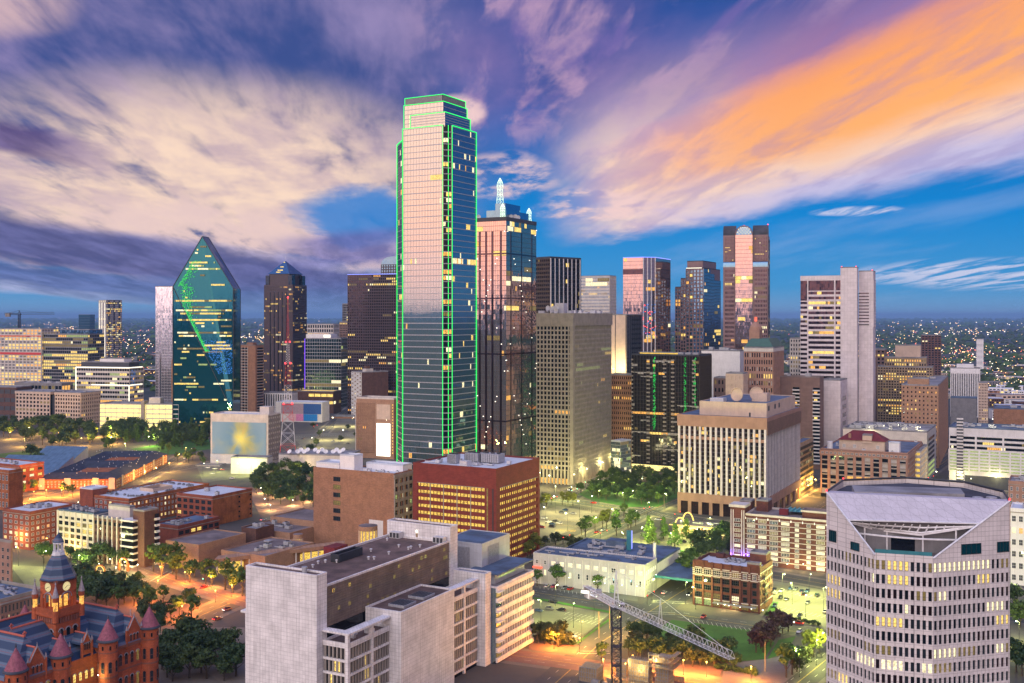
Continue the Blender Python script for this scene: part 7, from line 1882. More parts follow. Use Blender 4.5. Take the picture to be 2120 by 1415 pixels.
b.core('cream', h + 6, h + 12, x0 + 18, x0 + 25, y0 - .6, y0 + 6, 'dormer', 'roof_grey'); b.box('chimney', 'tan', x0 + 7, x0 + 9, y0 + 1, y0 + 3, h + 6, h + 13); b.core('white_plain', h, h + 7, -b.w * .22, -b.w * .10, 5, 12, 'stair_room', 'roof_white'); mb = MB(['white_plain']); mb.lathe([(2.2, h), (2.2, h + 6)], 14, (-b.w + 6, 6)); mb.build('water_tank', R); b.units(10, 9, mat='hvac_light', sz=(1, 3))
b = simple('white_deck_garage', 'white concrete garage with glaring rooftop machinery', 1919, 1745, 1938, 917, 896.5, GA, 'concrete_light', 'concrete_light', 1, 1, 1, 1, .1, .1, 0, seed=311, units=26)
mb = MB(['glass_dark', 'lit_green'])
for j in range(8): mb.box(.02, .12, b.l * .15, b.l * .8, 3 + j * 4.4, 5.4 + j * 4.4, 1 if j < 3 else 0)
mb.build('deck_opening', b.root, 'stuff')
b = simple('sliver_garage', 'narrow garage side with yellow lit decks behind the maroon roof building', 1905, 1890, 1919, 850, 935, GA, 'lit_garage', 'concrete_light', 2, 8, .9, .5, .4, .4, 0, seed=312)
b = Bld('white_parking_garage', 'broad white parking garage with green lit decks and dark striped stair', 2135, 1965, 2200, 860, 893, GA, l=40)
b.root.location.x += 0
R = b.root; h = b.h; b.core('lit_green', 14, h - 18); b.core('stucco_white', 0, 14, name='base_wall'); b.core('glass_dark', h - 18, h - 6, name='office_floor'); b.core('stucco_white', h - 6, h, name='top_wall', roof='roof_blue')
fr = MB(['stucco_white']); O, e, n, L = b.faces()['f']
facade(fr, None, O, e, n, L, 14, h - 18, 8, 7, .84, .46, .6, .5, 0); facade(fr, None, O, e, n, L, h - 18, h - 6, 3, 3, .93, .55, .6, .5, 0)
O, e, n, L = b.faces()['l']; facade(fr, None, O, e, n, L, 14, h - 18, 4, 7, .84, .46, .6, .5, 0); fr.build('deck_wall', R, 'stuff')
lt = MB(LIT); O, e, n, L = b.faces()['f']; facade(MB(), lt, O, e, n, L, h - 18, h - 6, 36, 3, .9, .5, .6, .0, .35, 9, off=.1); lt.build('lit_window', R, 'stuff')
mb = MB(['dark_panel', 'stucco_white'])
for j in range(22): mb.box(-b.w + 6, -b.w + 11, -1.4, -.62, 1 + j * 2.6, 2.3 + j * 2.6, 0); mb.box(-b.w + 6, -b.w + 11, -1.2, -.62, 2.31 + j * 2.6, 3.59 + j * 2.6, 1)
mb.build('stair_stripe', R, 'stuff'); mb = MB(['dark_panel']); mb.box(-b.w + 12, -4, -.3, -.05, .5, 11); mb.build('gate_panel', R); b.units(12, 4, sz=(2, 6))
b = brick('ochre_office', 'ochre brick office side lit by orange street light beside the fin block', 1656, 1634, 1684, 839, 921, 'ochre_brick', 'roof_blue', 3, 9, .6, .6, .15, seed=71, units=0, mull=(2, 2), frame='steel_dark')
b = brick('tan_corner_building', 'tan brick building cut by the right edge beside the terrace tower', 2150, 2088, 2160, 640, 1003, 'pink_stone', 'roof_grey', 5, 9, .4, .55, .2, seed=72, sides='fl', l=26)
b = brick('pale_corner_building', 'pale lit block at the right edge beyond the terrace tower', 2150, 2092, 2160, 560, 1060, 'white_plain', 'roof_white', 4, 6, .6, .5, .6, seed=73, sides='f', l=20)
# ================================================================ ground and streets
def ground_mat(name, c, c2=None, scale=.03, rough=.9, fine=1.6, amt=.5, crack=True):
 m, N, b = new_mat(name)
 tc = N.n('ShaderNodeTexCoord').outputs['Object']
 n1 = N.noise(tc, scale, 6, .65); n2 = N.noise(tc, fine, 4, .7); n3 = N.noise(tc, scale * 5, 5, .6, 1.0)
 cc = N.mix(N.ss(n1, .35, .65), c, c2 or dark(c, .72))
 cc = N.mix(N.m('MULTIPLY', N.ss(n3, .5, .75), amt), cc, dark(c, .5))
 cc = N.mix(N.m('MULTIPLY', N.ss(n2, .45, .8), .35), cc, dark(c, 1.3))
 vc = N.n('ShaderNodeTexVoronoi'); vc.inputs['Scale'].default_value = .045; vc.inputs['Randomness'].default_value = 1.0; N.link(tc, vc.inputs['Vector'])
 pr_, pg_, pb_ = N.sep(vc.outputs['Color']); cc = N.mix(N.m('MULTIPLY', N.ss(pr_, .55, .62), .30), cc, dark(c, .55)); cc = N.mix(N.m('MULTIPLY', N.ss(pg_, .75, .8), .25), cc, dark(c, 1.5))
 if crack:
  v = N.n('ShaderNodeTexVoronoi', feature='DISTANCE_TO_EDGE'); v.inputs['Scale'].default_value = .16
  N.link(tc, v.inputs['Vector'])
  cc = N.mix(N.m('MULTIPLY', N.ss(v.outputs['Distance'], .02, .0), .35), cc, dark(c, .45))
 N.link(cc, b.inputs['Base Color']); b.inputs['Roughness'].default_value = rough
 return m
ground_mat('asphalt', (.075, .072, .075)); ground_mat('asphalt_lot', (.17, .16, .125), fine=.9)
ground_mat('pavement', (.20, .17, .14), fine=2.5, amt=.25); ground_mat('brick_paving', (.24, .125, .10), amt=.3); ground_mat('plaza_paving', (.19, .16, .17), amt=.3)
ground_mat('lawn', (.045, .15, .018), (.03, .095, .014), .08, 1.0, 3.0, .3, False)
plain('road_paint', (.62, .60, .54), .7, amt=.35, scale=.8); plain('road_paint_yellow', (.55, .36, .05), .7, amt=.3, scale=.8)
m, N, b = new_mat('city_ground')
tc = N.n('ShaderNodeTexCoord').outputs['Object']; x, y, z = N.sep(tc)
dist = N.m('SQRT', N.m('ADD', N.m('MULTIPLY', x, x), N.m('MULTIPLY', y, y)))
n1 = N.noise(tc, .012, 6, .65); n2 = N.noise(tc, .0016, 6, .62); n3 = N.noise(tc, .25, 4, .7)
near = N.mix(N.ss(n1, .4, .62), (.105, .088, .072), (.06, .056, .055)); near = N.mix(N.m('MULTIPLY', N.ss(n3, .45, .75), .4), near, (.07, .065, .065))
far = N.mix(N.ss(n2, .48, .62), (.016, .032, .028), (.06, .06, .06)); far = N.mix(N.ss(N.noise(tc, .006, 5, .7), .55, .75), far, (.11, .10, .10))
N.link(N.mix(N.m('MAXIMUM', N.ss(dist, 1300, 2200), N.ss(y, 260, 120)), near, far), b.inputs['Base Color']); b.inputs['Roughness'].default_value = .95
ZC = [0]
def zlift(z): ZC[0] += 1; return z + ZC[0] * .0012
def struct(o): o['kind'] = 'structure'; return o
g = MB(['city_ground'])
g.face([(-70000, -70000, 0), (70000, -70000, 0), (70000, 90000, 0), (-70000, 90000, 0)])
struct(g.build('ground'))
def sheet(name, mat, px, z):
 z = zlift(z)
 mb = MB([mat]); pts = [gp(*p) for p in px]
 area = sum(pts[i][0] * pts[(i + 1) % len(pts)][1] - pts[(i + 1) % len(pts)][0] * pts[i][1] for i in range(len(pts)))
 if area < 0: pts.reverse()
 mb.face([(*p, z) for p in pts]); return struct(mb.build(name))
def strip(mb, pts, w, z, m=0, off=0.0):
 """flat ribbon along world points"""
 n = len(pts); L = []; Rr = []
 for i in range(n):
  a = Vector(pts[max(0, i - 1)]); c = Vector(pts[min(n - 1, i + 1)]); d = (c - a).normalized(); nn = Vector((d.y, -d.x))
  p = Vector(pts[i]) + nn * off
  L.append(p - nn * w / 2); Rr.append(p + nn * w / 2)
 for i in range(n - 1):
  mb.face([(*L[i], z), (*Rr[i], z), (*Rr[i + 1], z), (*L[i + 1], z)], m)
def road(px, w, z=.04, walk=3.2, lanes=4, mat='asphalt', name='road', ext0=0, ext1=0, centre=True):
 pts = [Vector(gp(*p)) for p in px]
 if ext0: pts.insert(0, pts[0] + (pts[0] - pts[1]).normalized() * ext0)
 if ext1: pts.append(pts[-1] + (pts[-1] - pts[-2]).normalized() * ext1)
 z = zlift(z); mb = MB([mat]); strip(mb, pts, w, z); ro = struct(mb.build(name))
 if walk:
  for s in (-1, 1):
   k = MB(['pavement']); strip(k, pts, walk, zlift(z - .06), 0, s * (w / 2 + walk / 2)); struct(k.build('pavement'))
 p = MB(['road_paint', 'road_paint_yellow'])
 for i in range(len(pts) - 1):
  a, c = pts[i], pts[i + 1]; L = (c - a).length; d = (c - a).normalized(); nn = Vector((d.y, -d.x))
  for ln in range(1, lanes):
   o = -w / 2 + w * ln / lanes
   if centre and ln == lanes // 2:
    for oo in (o - .12, o + .12):
     q0, q1 = a + nn * (oo - .06), c + nn * (oo - .06)
     p.face([(*q0, z + .006), (*(q0 + nn * .12), z + .006), (*(q1 + nn * .12), z + .006), (*q1, z + .006)], 1)
   else:
    s_ = 2.0
    while s_ < L - 3 and s_ < 900:
     q = a + d * s_ + nn * (o - .08); e = q + d * 3.2
     p.face([(*q, z + .006), (*(q + nn * .16), z + .006), (*(e + nn * .16), z + .006), (*e, z + .006)], 0); s_ += 9.0
 o = p.build('road_marking', ro, 'stuff')
 return pts
RA = road([(1180, 1388), (1245, 1330), (1400, 1232), (1490, 1178)], 17, .05, ext0=160, ext1=420)
RB = road([(1107, 1227), (1330, 1261), (1480, 1285), (1690, 1314)], 15, .04, ext0=60, ext1=160)
RC = road([(1110, 1364), (1290, 1388), (1420, 1410)], 15, .06, ext0=60, ext1=220, mat='brick_paving')
RD = road([(1650, 1415), (1700, 1375)], 13, .05, ext0=60, ext1=120, walk=2.5)
RE = road([(1133, 1032), (1206, 1041), (1304, 1056), (1400, 1070)], 15, .04, ext0=80, ext1=140)
RF = road([(1206, 1119), (1265, 1095), (1312, 1074), (1359, 1052), (1405, 1033)], 14, .05, ext0=70, ext1=500)
RG = road([(1182, 1032), (1235, 996), (1290, 967)], 13, .05, ext1=500, centre=False)
RH = road([(300, 1332), (420, 1273), (540, 1222), (640, 1182)], 17, .05, ext0=120, ext1=300)
RI = road([(215, 1146), (330, 1192), (430, 1224), (520, 1250)], 13, .06, ext0=90, ext1=30, mat='brick_paving')
RJ = road([(-60, 1062), (60, 1030), (160, 1008), (330, 978)], 14, .05, ext0=40, ext1=160)
RK = road([(285, 1000), (345, 966), (402, 930), (446, 897)], 15, .06, ext1=500)
RL = road([(600, 960), (650, 912), (700, 868)], 14, .05, ext0=60, ext1=500)
RM = road([(-40, 936), (60, 915), (160, 916), (300, 936)], 16, .04, walk=0, ext0=200)
RN = road([(1915, 985), (1965, 950)], 12, .05, ext0=60, ext1=500)
RO = road([(1620, 1042), (1700, 1000)], 10, .05, ext0=40, ext1=500)
RP = road([(1860, 1008), (2000, 1016), (2130, 1026)], 14, .06)
RQ = road([(1595, 1190), (1720, 1212)], 14, .06, ext0=60, ext1=200, lanes=2)
RS = road([(2100, 1205), (2125, 1212)], 14, .06, ext0=20, ext1=100)
road([(400, 715), (330, 740), (120, 760)], 26, .1, 0, 6, ext1=400, name='highway')
road([(1880, 760), (2010, 760), (2140, 757)], 30, .1, 0, 6, ext1=300, name='highway')
def lot(px, z=.02, mat='asphalt_lot', name='parking_lot'): return sheet(name, mat, px, z)
lot([(1095, 1240), (1262, 1272), (1195, 1330), (1095, 1318)])
lot([(1110, 1060), (1158, 1048), (1240, 1064), (1196, 1092), (1140, 1116), (1110, 1120)])
lot([(1252, 1122), (1345, 1098), (1450, 1120), (1520, 1108), (1512, 1085), (1440, 1150), (1300, 1156)])
lot([(1598, 1202), (1760, 1232), (1760, 1312), (1660, 1298), (1584, 1272), (1600, 1242)])
lot([(1150, 1205), (1240, 1219), (1320, 1236), (1320, 1246), (1107, 1216), (1107, 1200)], .025)
lot([(600, 900), (740, 895), (738, 935), (640, 940)]); lot([(405, 960), (540, 950), (545, 985), (420, 1000)]); lot([(20, 1170), (170, 1178), (340, 1196), (300, 1210), (60, 1222)])
lot([(700, 862), (745, 860), (745, 890), (690, 886)]); lot([(1935, 1008), (2095, 1018), (2110, 1042), (1915, 1030)]); lot([(2092, 1225), (2140, 1230), (2140, 1340), (2092, 1335)]); lot([(540, 1068), (660, 1052), (740, 1075), (560, 1088)])
sheet('lawn', 'lawn', [(1350, 1312), (1391, 1284), (1566, 1307), (1604, 1332), (1582, 1366), (1500, 1372), (1420, 1352)], .07)
sheet('lawn', 'lawn', [(1612, 1326), (1648, 1318), (1628, 1352), (1588, 1366)], .07)
sheet('lawn', 'lawn', [(1196, 1024), (1255, 992), (1405, 1004), (1404, 1030), (1362, 1050), (1300, 1050), (1230, 1038)], .03)
sheet('lawn', 'lawn', [(1300, 1128), (1440, 1143), (1438, 1147), (1300, 1132)], .05); sheet('lawn', 'lawn', [(1105, 1237), (1268, 1267), (1267, 1271), (1105, 1241)], .05)
sheet('lawn', 'lawn', [(1198, 1333), (1266, 1283), (1262, 1281), (1192, 1331)], .05); sheet('lawn', 'lawn', [(0, 940), (90, 930), (120, 945), (0, 960)], .05)
sheet('lawn', 'lawn', [(270, 930), (430, 905), (440, 930), (330, 945)], .03); sheet('lawn', 'lawn', [(1584, 1275), (1600, 1246), (1612, 1248), (1600, 1278)], .05)
sheet('plaza', 'plaza_paving', [(1500, 1376), (1586, 1366), (1640, 1356), (1670, 1380), (1600, 1432), (1490, 1432)], .08)
sheet('plaza', 'brick_paving', [(170, 1215), (300, 1240), (420, 1250), (400, 1290), (310, 1325), (170, 1290)], .03)
sheet('plaza', 'brick_paving', [(1095, 1322), (1200, 1338), (1190, 1358), (1095, 1346)], .03); sheet('plaza', 'brick_paving', [(1290, 1366), (1500, 1382), (1490, 1398), (1290, 1382)], .03)
sheet('plaza', 'brick_paving', [(510, 1010), (660, 985), (660, 1058), (540, 1072)], .03); sheet('plaza', 'pavement', [(320, 1300), (520, 1300), (520, 1440), (320, 1440)], .03)
def bays(p0, p1, n, depth, ang_off=90, mat='road_paint', z=.035):
 z += .14
 a, c = Vector(gp(*p0)), Vector(gp(*p1)); d = (c - a) / n
 u = d.normalized(); q = Vector((cos(radians(ang_off)) * u.x - sin(radians(ang_off)) * u.y, sin(radians(ang_off)) * u.x + cos(radians(ang_off)) * u.y))
 mb = MB([mat])
 for i in range(n + 1):
  s = a + d * i; e = s + q * depth; t_ = u * .09
  mb.face([(*(s - t_), z), (*(s + t_), z), (*(e + t_), z), (*(e - t_), z)])
 o = mb.build('bay_marking', None, 'stuff'); tag(o, 'painted parking bay lines', 'marking', 'painted bay lines')
bays((1180, 1268), (1250, 1281), 8, 5, -90); bays((1165, 1283), (1232, 1295), 8, 5, 90); bays((1140, 1300), (1205, 1312), 8, 5, -90)
bays((1118, 1215), (1290, 1241), 20, 5, -60, z=.04); bays((1425, 1282), (1560, 1303), 14, 5.5, -60, z=.075)
for k in range(3): bays((1125 + 12 * k, 1074 + 13 * k), (1205 - 8 * k, 1084 + 9 * k), 14, 5, 90, 'road_paint_yellow')
bays((1610, 1226), (1700, 1243), 10, 5, 90); bays((1610, 1262), (1700, 1280), 10, 5, 90); bays((1310, 1118), (1430, 1132), 16, 5, 90, 'road_paint_yellow'); bays((610, 905), (730, 902), 24, 5, 90); bays((120, 1188), (320, 1205), 20, 5, 90)
def zebra(p0, p1, w=3.2, z=.075):
 z = zlift(.16)
 a, c = Vector(gp(*p0)), Vector(gp(*p1)); L = (c - a).length; d = (c - a).normalized(); nn = Vector((d.y, -d.x)); mb = MB(['road_paint']); s = 0
 for o in (-w / 2, w / 2):
  q0, q1 = a + nn * o, c + nn * o; mb.face([(*q0, z), (*(q0 + nn * .3), z), (*(q1 + nn * .3), z), (*q1, z)])
 tag(mb.build('crossing_marking', None, 'stuff'), 'painted pedestrian crossing lines', 'marking', 'painted crossing lines')
zebra((1318, 1268), (1398, 1272)); zebra((1352, 1246), (1432, 1250)); zebra((1345, 1060), (1400, 1076)); zebra((1310, 1068), (1355, 1050)); zebra((318, 1204), (352, 1184)); zebra((1200, 1352), (1262, 1352))
# ================================================================ trees
def foliage(name, c, c2):
 m, N, b = new_mat(name)
 tc = N.n('ShaderNodeTexCoord').outputs['Object']; oi = N.n('ShaderNodeObjectInfo')
 n1 = N.noise(tc, .9, 3, .6); n2 = N.noise(tc, 4.0, 2, .6)
 f = N.m('ADD', N.m('MULTIPLY', N.ss(n1, .3, .7), .5), N.m('MULTIPLY', oi.outputs['Random'], .7))
 cc = N.mix(f, c, c2); cc = N.mix(N.m('MULTIPLY', N.ss(n2, .5, .7), .4), cc, dark(c, .5))
 N.link(cc, b.inputs['Base Color']); b.inputs['Roughness'].default_value = .55
 b.inputs['Specular IOR Level'].default_value = .25
 return m
foliage('leaf_dark', (.020, .052, .022), (.060, .095, .025)); foliage('leaf_green', (.04, .10, .022), (.095, .15, .03)); foliage('leaf_yellow', (.09, .13, .02), (.14, .15, .02)); foliage('leaf_purple', (.07, .025, .035), (.05, .03, .03)); foliage('leaf_olive', (.07, .08, .022), (.045, .065, .022))
def crown_mesh(seed, leaf, rx, rz, nclump, nleaf, size, conical=False, zc=0.0):
 rr = random.Random(seed); mb = MB([leaf]); cl = []
 for i in range(nclump):
  w = rr.uniform(0, 2 * pi); q = rr.random() ** .5
  if conical:
   t_ = rr.random(); r_ = rx * (1 - t_) * .85 * q + .2; cl.append((r_ * cos(w), r_ * sin(w), -rz + 2 * rz * t_, rx * (.42 - .22 * t_)))
  else:
   ph = rr.uniform(-.55, 1.25); c_ = cos(ph)
   f_ = rr.uniform(.6, .95); cl.append((rx * f_ * q * c_ * cos(w), rx * f_ * q * c_ * sin(w), rz * f_ * sin(ph), rx * rr.uniform(.18, .42)))
 for x, y, z, r in cl:
  for k in range(nleaf):
   v = Vector((rr.gauss(0, 1), rr.gauss(0, 1), rr.gauss(0, 1)))
   if v.length < .01: continue
   v.normalize(); d = r * rr.uniform(.62, 1.10)
   p = Vector((x, y, z + zc)) + Vector((v.x * d, v.y * d, v.z * d * .8))
   nrm = (v + Vector((rr.gauss(0, .5), rr.gauss(0, .5), rr.gauss(.25, .5)))).normalized()
   t1 = nrm.orthogonal().normalized(); t1.rotate(__import__('mathutils').Quaternion(nrm, rr.uniform(0, 6.28))); t2 = nrm.cross(t1); s = size * rr.uniform(.6, 1.25)
   mb.face([tuple(p - t1 * s - t2 * s * .55), tuple(p + t1 * s * .2 - t2 * s * .8), tuple(p + t1 * s), tuple(p + t2 * s * .7)])
 return mb.mesh('crown')
def trunk_mesh(seed, h, r, spread):
 rr = random.Random(seed); mb = MB(['bark'])
 mb.tube((0, 0, 0), (0, 0, h * .55), r, 0, 7, r * .75, False); mb.tube((0, 0, h * .55), (rr.uniform(-.3, .3), rr.uniform(-.3, .3), h), r * .75, 0, 6, r * .3, False)
 for i in range(5):
  w = 2 * pi * i / 5 + rr.uniform(-.4, .4); z = h * rr.uniform(.4, .8)
  mb.tube((0, 0, z), (spread * cos(w), spread * sin(w), z + h * rr.uniform(.25, .5)), r * .45, 0, 5, r * .12, False)
 return mb.mesh('trunk')
TREES = {}
def tree_kind(kind, leaf, rx, rz, h, nclump, nleaf, size, conical=False, nvar=4):
 TREES[kind] = [(crown_mesh(hash(kind) % 97 + 10 * i if False else sum(map(ord, kind)) + 10 * i, leaf, rx, rz, nclump, nleaf, size, conical, h), trunk_mesh(i + 3, h * .75, .16 + rx * .03, rx * .45)) for i in range(nvar)]
tree_kind('oak', 'leaf_dark', 4.3, 3.2, 5.4, 26, 46, .42); tree_kind('street', 'leaf_green', 3.1, 3.2, 5.6, 20, 44, .36); tree_kind('cone', 'leaf_green', 3.0, 4.4, 5.6, 30, 36, .36, True)
tree_kind('yellow', 'leaf_yellow', 3.6, 3.4, 5.6, 22, 46, .38); tree_kind('purple', 'leaf_purple', 3.0, 2.6, 4.2, 18, 44, .34); tree_kind('olive', 'leaf_olive', 3.0, 2.2, 3.2, 18, 44, .34); tree_kind('bush', 'leaf_dark', 2.2, 1.3, 1.2, 12, 34, .30)
trr = random.Random(77)
TLIST = []
def tree(X, Y, kind, label, group, s=1.0):
 s *= 1.28 * trr.uniform(.72, 1.30)
 TLIST.append((Y / s, X, Y, kind, label, group, trr.randrange(len(TREES[kind])), trr.uniform(0, 6.28), (s * trr.uniform(.9, 1.1), s * trr.uniform(.9, 1.1), s * trr.uniform(.9, 1.12))))
def plant_all():
 import numpy as np
 TLIST.sort(key=lambda r: r[0]); n = 0; rest = []
 for r in TLIST:
  _, X, Y, kind, label, group, k, rz, sc_ = r
  if kind != 'bush':
   n += 1
   if n > 296: rest.append(r); continue
  if kind != 'bush':
   adj = ('small', 'medium', 'tall')[0 if sc_[2] < 1.12 else 1 if sc_[2] < 1.36 else 2] + ' ' + {'oak': 'broad', 'street': 'slender', 'cone': 'conical', 'yellow': 'yellowish', 'purple': 'round', 'olive': 'olive'}[kind]
   label = adj + ' ' + label; group = group and group + ', ' + adj
  o = thing({'bush': 'shrub'}.get(kind, 'tree'), label, 'shrub' if kind == 'bush' else 'tree', (X, Y, 0), rz, group); o.scale = sc_
  c, t_ = TREES[kind][k]; part('crown', c, o); part('trunk', t_, o)
 V, Fc, M, mats = [], [], [], []; base = 0
 for _, X, Y, kind, label, group, k, rz, sc_ in rest:
  for me in TREES[kind][k]:
   nv = len(me.vertices); a = np.empty(nv * 3); me.vertices.foreach_get('co', a); a = a.reshape(-1, 3) * np.array(sc_)
   x = a[:, 0] * cos(rz) - a[:, 1] * sin(rz) + X; y = a[:, 0] * sin(rz) + a[:, 1] * cos(rz) + Y
   V.append(np.stack([x, y, a[:, 2]], 1)); nl = len(me.loops); li = np.empty(nl, dtype=np.int64); me.loops.foreach_get('vertex_index', li)
   ls = np.empty(len(me.polygons), dtype=np.int64); me.polygons.foreach_get('loop_total', ls); m = me.materials[0]
   if m not in mats: mats.append(m)
   Fc.append((li + base, ls)); M.append(np.full(len(ls), mats.index(m))); base += nv
 me = bpy.data.meshes.new('far_tree_stand'); V = np.concatenate(V); L = np.concatenate([f[0] for f in Fc]); LS = np.concatenate([f[1] for f in Fc])
 me.vertices.add(len(V)); me.vertices.foreach_set('co', V.ravel()); me.loops.add(len(L)); me.loops.foreach_set('vertex_index', L); me.polygons.add(len(LS)); me.polygons.foreach_set('loop_start', np.concatenate([[0], np.cumsum(LS)[:-1]])); me.polygons.foreach_set('loop_total', LS)
 for m in mats: me.materials.append(m)
 me.polygons.foreach_set('material_index', np.concatenate(M)); me.update(); me.validate()
 o = link(bpy.data.objects.new('far_tree_stand', me)); o['kind'] = 'stuff'; tag(o, 'far stands of dark trees between the mid distance buildings', 'trees')
def grove(pts, kind, label, group, s=1.0, jit=0.0):
 for p in pts:
  X, Y = gp(*p[:2]); k = kind if len(p) < 3 else p[2]
  tree(X + trr.gauss(0, jit), Y + trr.gauss(0, jit), k, label, group, s)
def scatter(poly, n, kinds, label, group, s=1.0, mind=5.0):
 P_ = [gp(*p) for p in poly]; x0, x1 = min(p[0] for p in P_), max(p[0] for p in P_); y0, y1 = min(p[1] for p in P_), max(p[1] for p in P_)
 got = []; tries = 0
 while len(got) < n and tries < 4000:
  tries += 1; x, y = trr.uniform(x0, x1), trr.uniform(y0, y1); ins = False; j = len(P_) - 1
  for i in range(len(P_)):
   if (P_[i][1] > y) != (P_[j][1] > y) and x < (P_[j][0] - P_[i][0]) * (y - P_[i][1]) / (P_[j][1] - P_[i][1]) + P_[i][0]: ins = not ins
   j = i
  if ins and all((x - a) ** 2 + (y - b_) ** 2 > mind ** 2 for a, b_ in got): got.append((x, y)); tree(x, y, trr.choice(kinds), label, group, s)
scatter([(332, 1345), (480, 1350), (492, 1412), (335, 1412)], 24, ('oak',), 'dark live oak between the red courthouse and the white stone courthouse', 'oaks between the courthouses', 1.05, 5.0)
scatter([(165, 1212), (300, 1222), (318, 1240), (270, 1262), (170, 1262)], 26, ('oak', 'oak', 'street'), 'dark tree in the square behind the clock tower', 'trees in the square behind the clock tower', .95, 4.6)
scatter([(290, 1262), (345, 1240), (425, 1255), (410, 1282), (330, 1312), (280, 1290)], 13, ('oak', 'street'), 'tree on the lamplit brick plaza beside the courthouse street', 'trees on the lamplit plaza', .85, 5.0)
grove([(318, 1182), (336, 1192), (355, 1190), (374, 1200), (394, 1205), (420, 1212), (440, 1214), (462, 1222), (485, 1228), (500, 1236), (360, 1182), (405, 1196)], 'street', 'street tree along the low tan complex', 'street trees along the low complex', 1.15, 1.0)
grove([(176, 1168), (195, 1166), (212, 1172), (232, 1170), (248, 1176), (150, 1160), (165, 1180), (186, 1186), (110, 1160), (95, 1166)], 'oak', 'dark tree at the foot of the pale and brown offices', 'trees at the foot of the offices', .95, 1.0)
scatter([(525, 1000), (560, 975), (640, 958), (655, 990), (652, 1060), (600, 1052), (530, 1040)], 84, ('oak', 'oak', 'street', 'olive'), 'tree on the lamplit market square left of the tan brick warehouse', 'trees on the market square', 1.0, 4.4)
scatter([(215, 895), (300, 885), (436, 890), (432, 925), (330, 935), (300, 915), (215, 930)], 120, ('oak', 'oak', 'cone'), 'dark tree below the glowing garages and prism tower', 'trees below the prism tower', 1.25, 5.0)
scatter([(0, 885), (60, 880), (200, 888), (205, 922), (100, 930), (0, 905)], 80, ('oak', 'street', 'oak'), 'tree in front of the cream office block', 'trees before the cream block', 1.2, 6)
scatter([(350, 935), (440, 950), (430, 965), (390, 975), (340, 950)], 7, ('oak', 'street'), 'tree beside the orange lit street near the slate roofs', 'trees by the orange lit street', 1.0, 7)
grove([(60, 948), (74, 944), (92, 948), (108, 952), (120, 958), (135, 955), (96, 962), (84, 966), (118, 966)], 'oak', 'tree between the wedge halls and the slate roofed apartments', 'trees by the wedge halls', 1.0, 2)
grove([(28, 1030), (44, 1034), (12, 1040), (70, 1020), (56, 1016), (128, 1028), (140, 1026), (152, 1030), (0, 1052)], 'street', 'small tree on the orange lit street of the old district', 'trees on the orange lit street', .9, 1)
scatter([(1200, 1022), (1256, 995), (1330, 985), (1402, 988), (1404, 1026), (1360, 1046), (1300, 1044), (1232, 1034)], 110, ('oak', 'street', 'oak', 'street', 'olive'), 'tree in the dark park in front of the concrete grid tower', 'trees in the downtown park', .80, 4.4)
grove([(1122, 1050), (1132, 1052), (1165, 1046), (1176, 1048), (1186, 1048)], 'yellow', 'round tree at the far edge of the car park by the red garage', 'trees at the far car park edge', .85)
grove([(1248, 1092, 'yellow'), (1256, 1094, 'yellow')], 'yellow', 'tree glowing yellow green beside the car park', 'glowing yellow green trees', 1.15)
grove([(1276, 1082), (1292, 1072), (1306, 1094), (1316, 1090), (1276, 1110), (1204, 1108), (1212, 1112), (1300, 1100), (1232, 1098)], 'street', 'street tree along the sloping street beside the car park', 'street trees by the car park', 1.0)
grove([(1150, 1128), (1166, 1126), (1180, 1132), (1196, 1138), (1188, 1144), (1128, 1130)], 'olive', 'low dark tree behind the bus station', 'low trees behind the bus station', 1.0)
grove([(1350, 1128), (1374, 1116), (1397, 1132), (1421, 1117), (1344, 1120)], 'cone', 'pointed tree on the drive-through car park', 'pointed trees on the car park', 1.0)
scatter([(1432, 1150), (1480, 1122), (1545, 1118), (1546, 1152), (1500, 1168), (1440, 1162)], 17, ('oak',), 'large dark tree left of the long brick hotel', 'large dark trees by the brick hotel', 1.05, 5.5)
grove([(1153, 1220), (1237, 1226), (1112, 1214), (1420, 1198), (1432, 1186), (1424, 1206)], 'street', 'green street tree beside the white bus station', 'street trees by the bus station', 1.15)
grove([(1112, 1332), (1128, 1334), (1142, 1336), (1156, 1340), (1160, 1336)], 'olive', 'orange lit tree at the corner of the small car park', 'orange lit corner trees', 1.2); grove([(1245, 1376)], 'street', 'small tree standing beside the construction site', None, .8)
scatter([(1312, 1322), (1360, 1318), (1440, 1350), (1528, 1372), (1520, 1388), (1400, 1380), (1300, 1362)], 40, ('oak', 'olive', 'olive'), 'tree of the dense belt between the lawn and the orange street', 'belt of trees by the lawn', .78, 3.4)
grove([(1565, 1352), (1575, 1344), (1583, 1338), (1590, 1330), (1600, 1324), (1610, 1318), (1620, 1312), (1632, 1308), (1580, 1352), (1596, 1340)], 'purple', 'dark purple crape myrtle at the end of the lawn', 'purple trees by the lawn', 1.05)
grove([(1640, 1398, 'street'), (1628, 1404, 'street'), (1650, 1392, 'olive'), (1660, 1380, 'olive'), (1672, 1372, 'olive'), (1684, 1362, 'yellow'), (1696, 1354, 'yellow'), (1676, 1356, 'yellow')], 'yellow', 'lamplit tree beside the terrace tower', 'lamplit trees by the terrace tower', 1.05)
grove([(2105, 1200), (2118, 1206), (2100, 1260), (2112, 1300), (2104, 1392), (2116, 1400)], 'oak', 'tree at the right edge behind the terrace tower', 'trees at the right edge', 1.0); grove([(1108, 1148), (1098, 1152), (1092, 1160)], 'yellow', 'tree between the red garage and the white stone courthouse', 'trees by the red garage', 1.0)
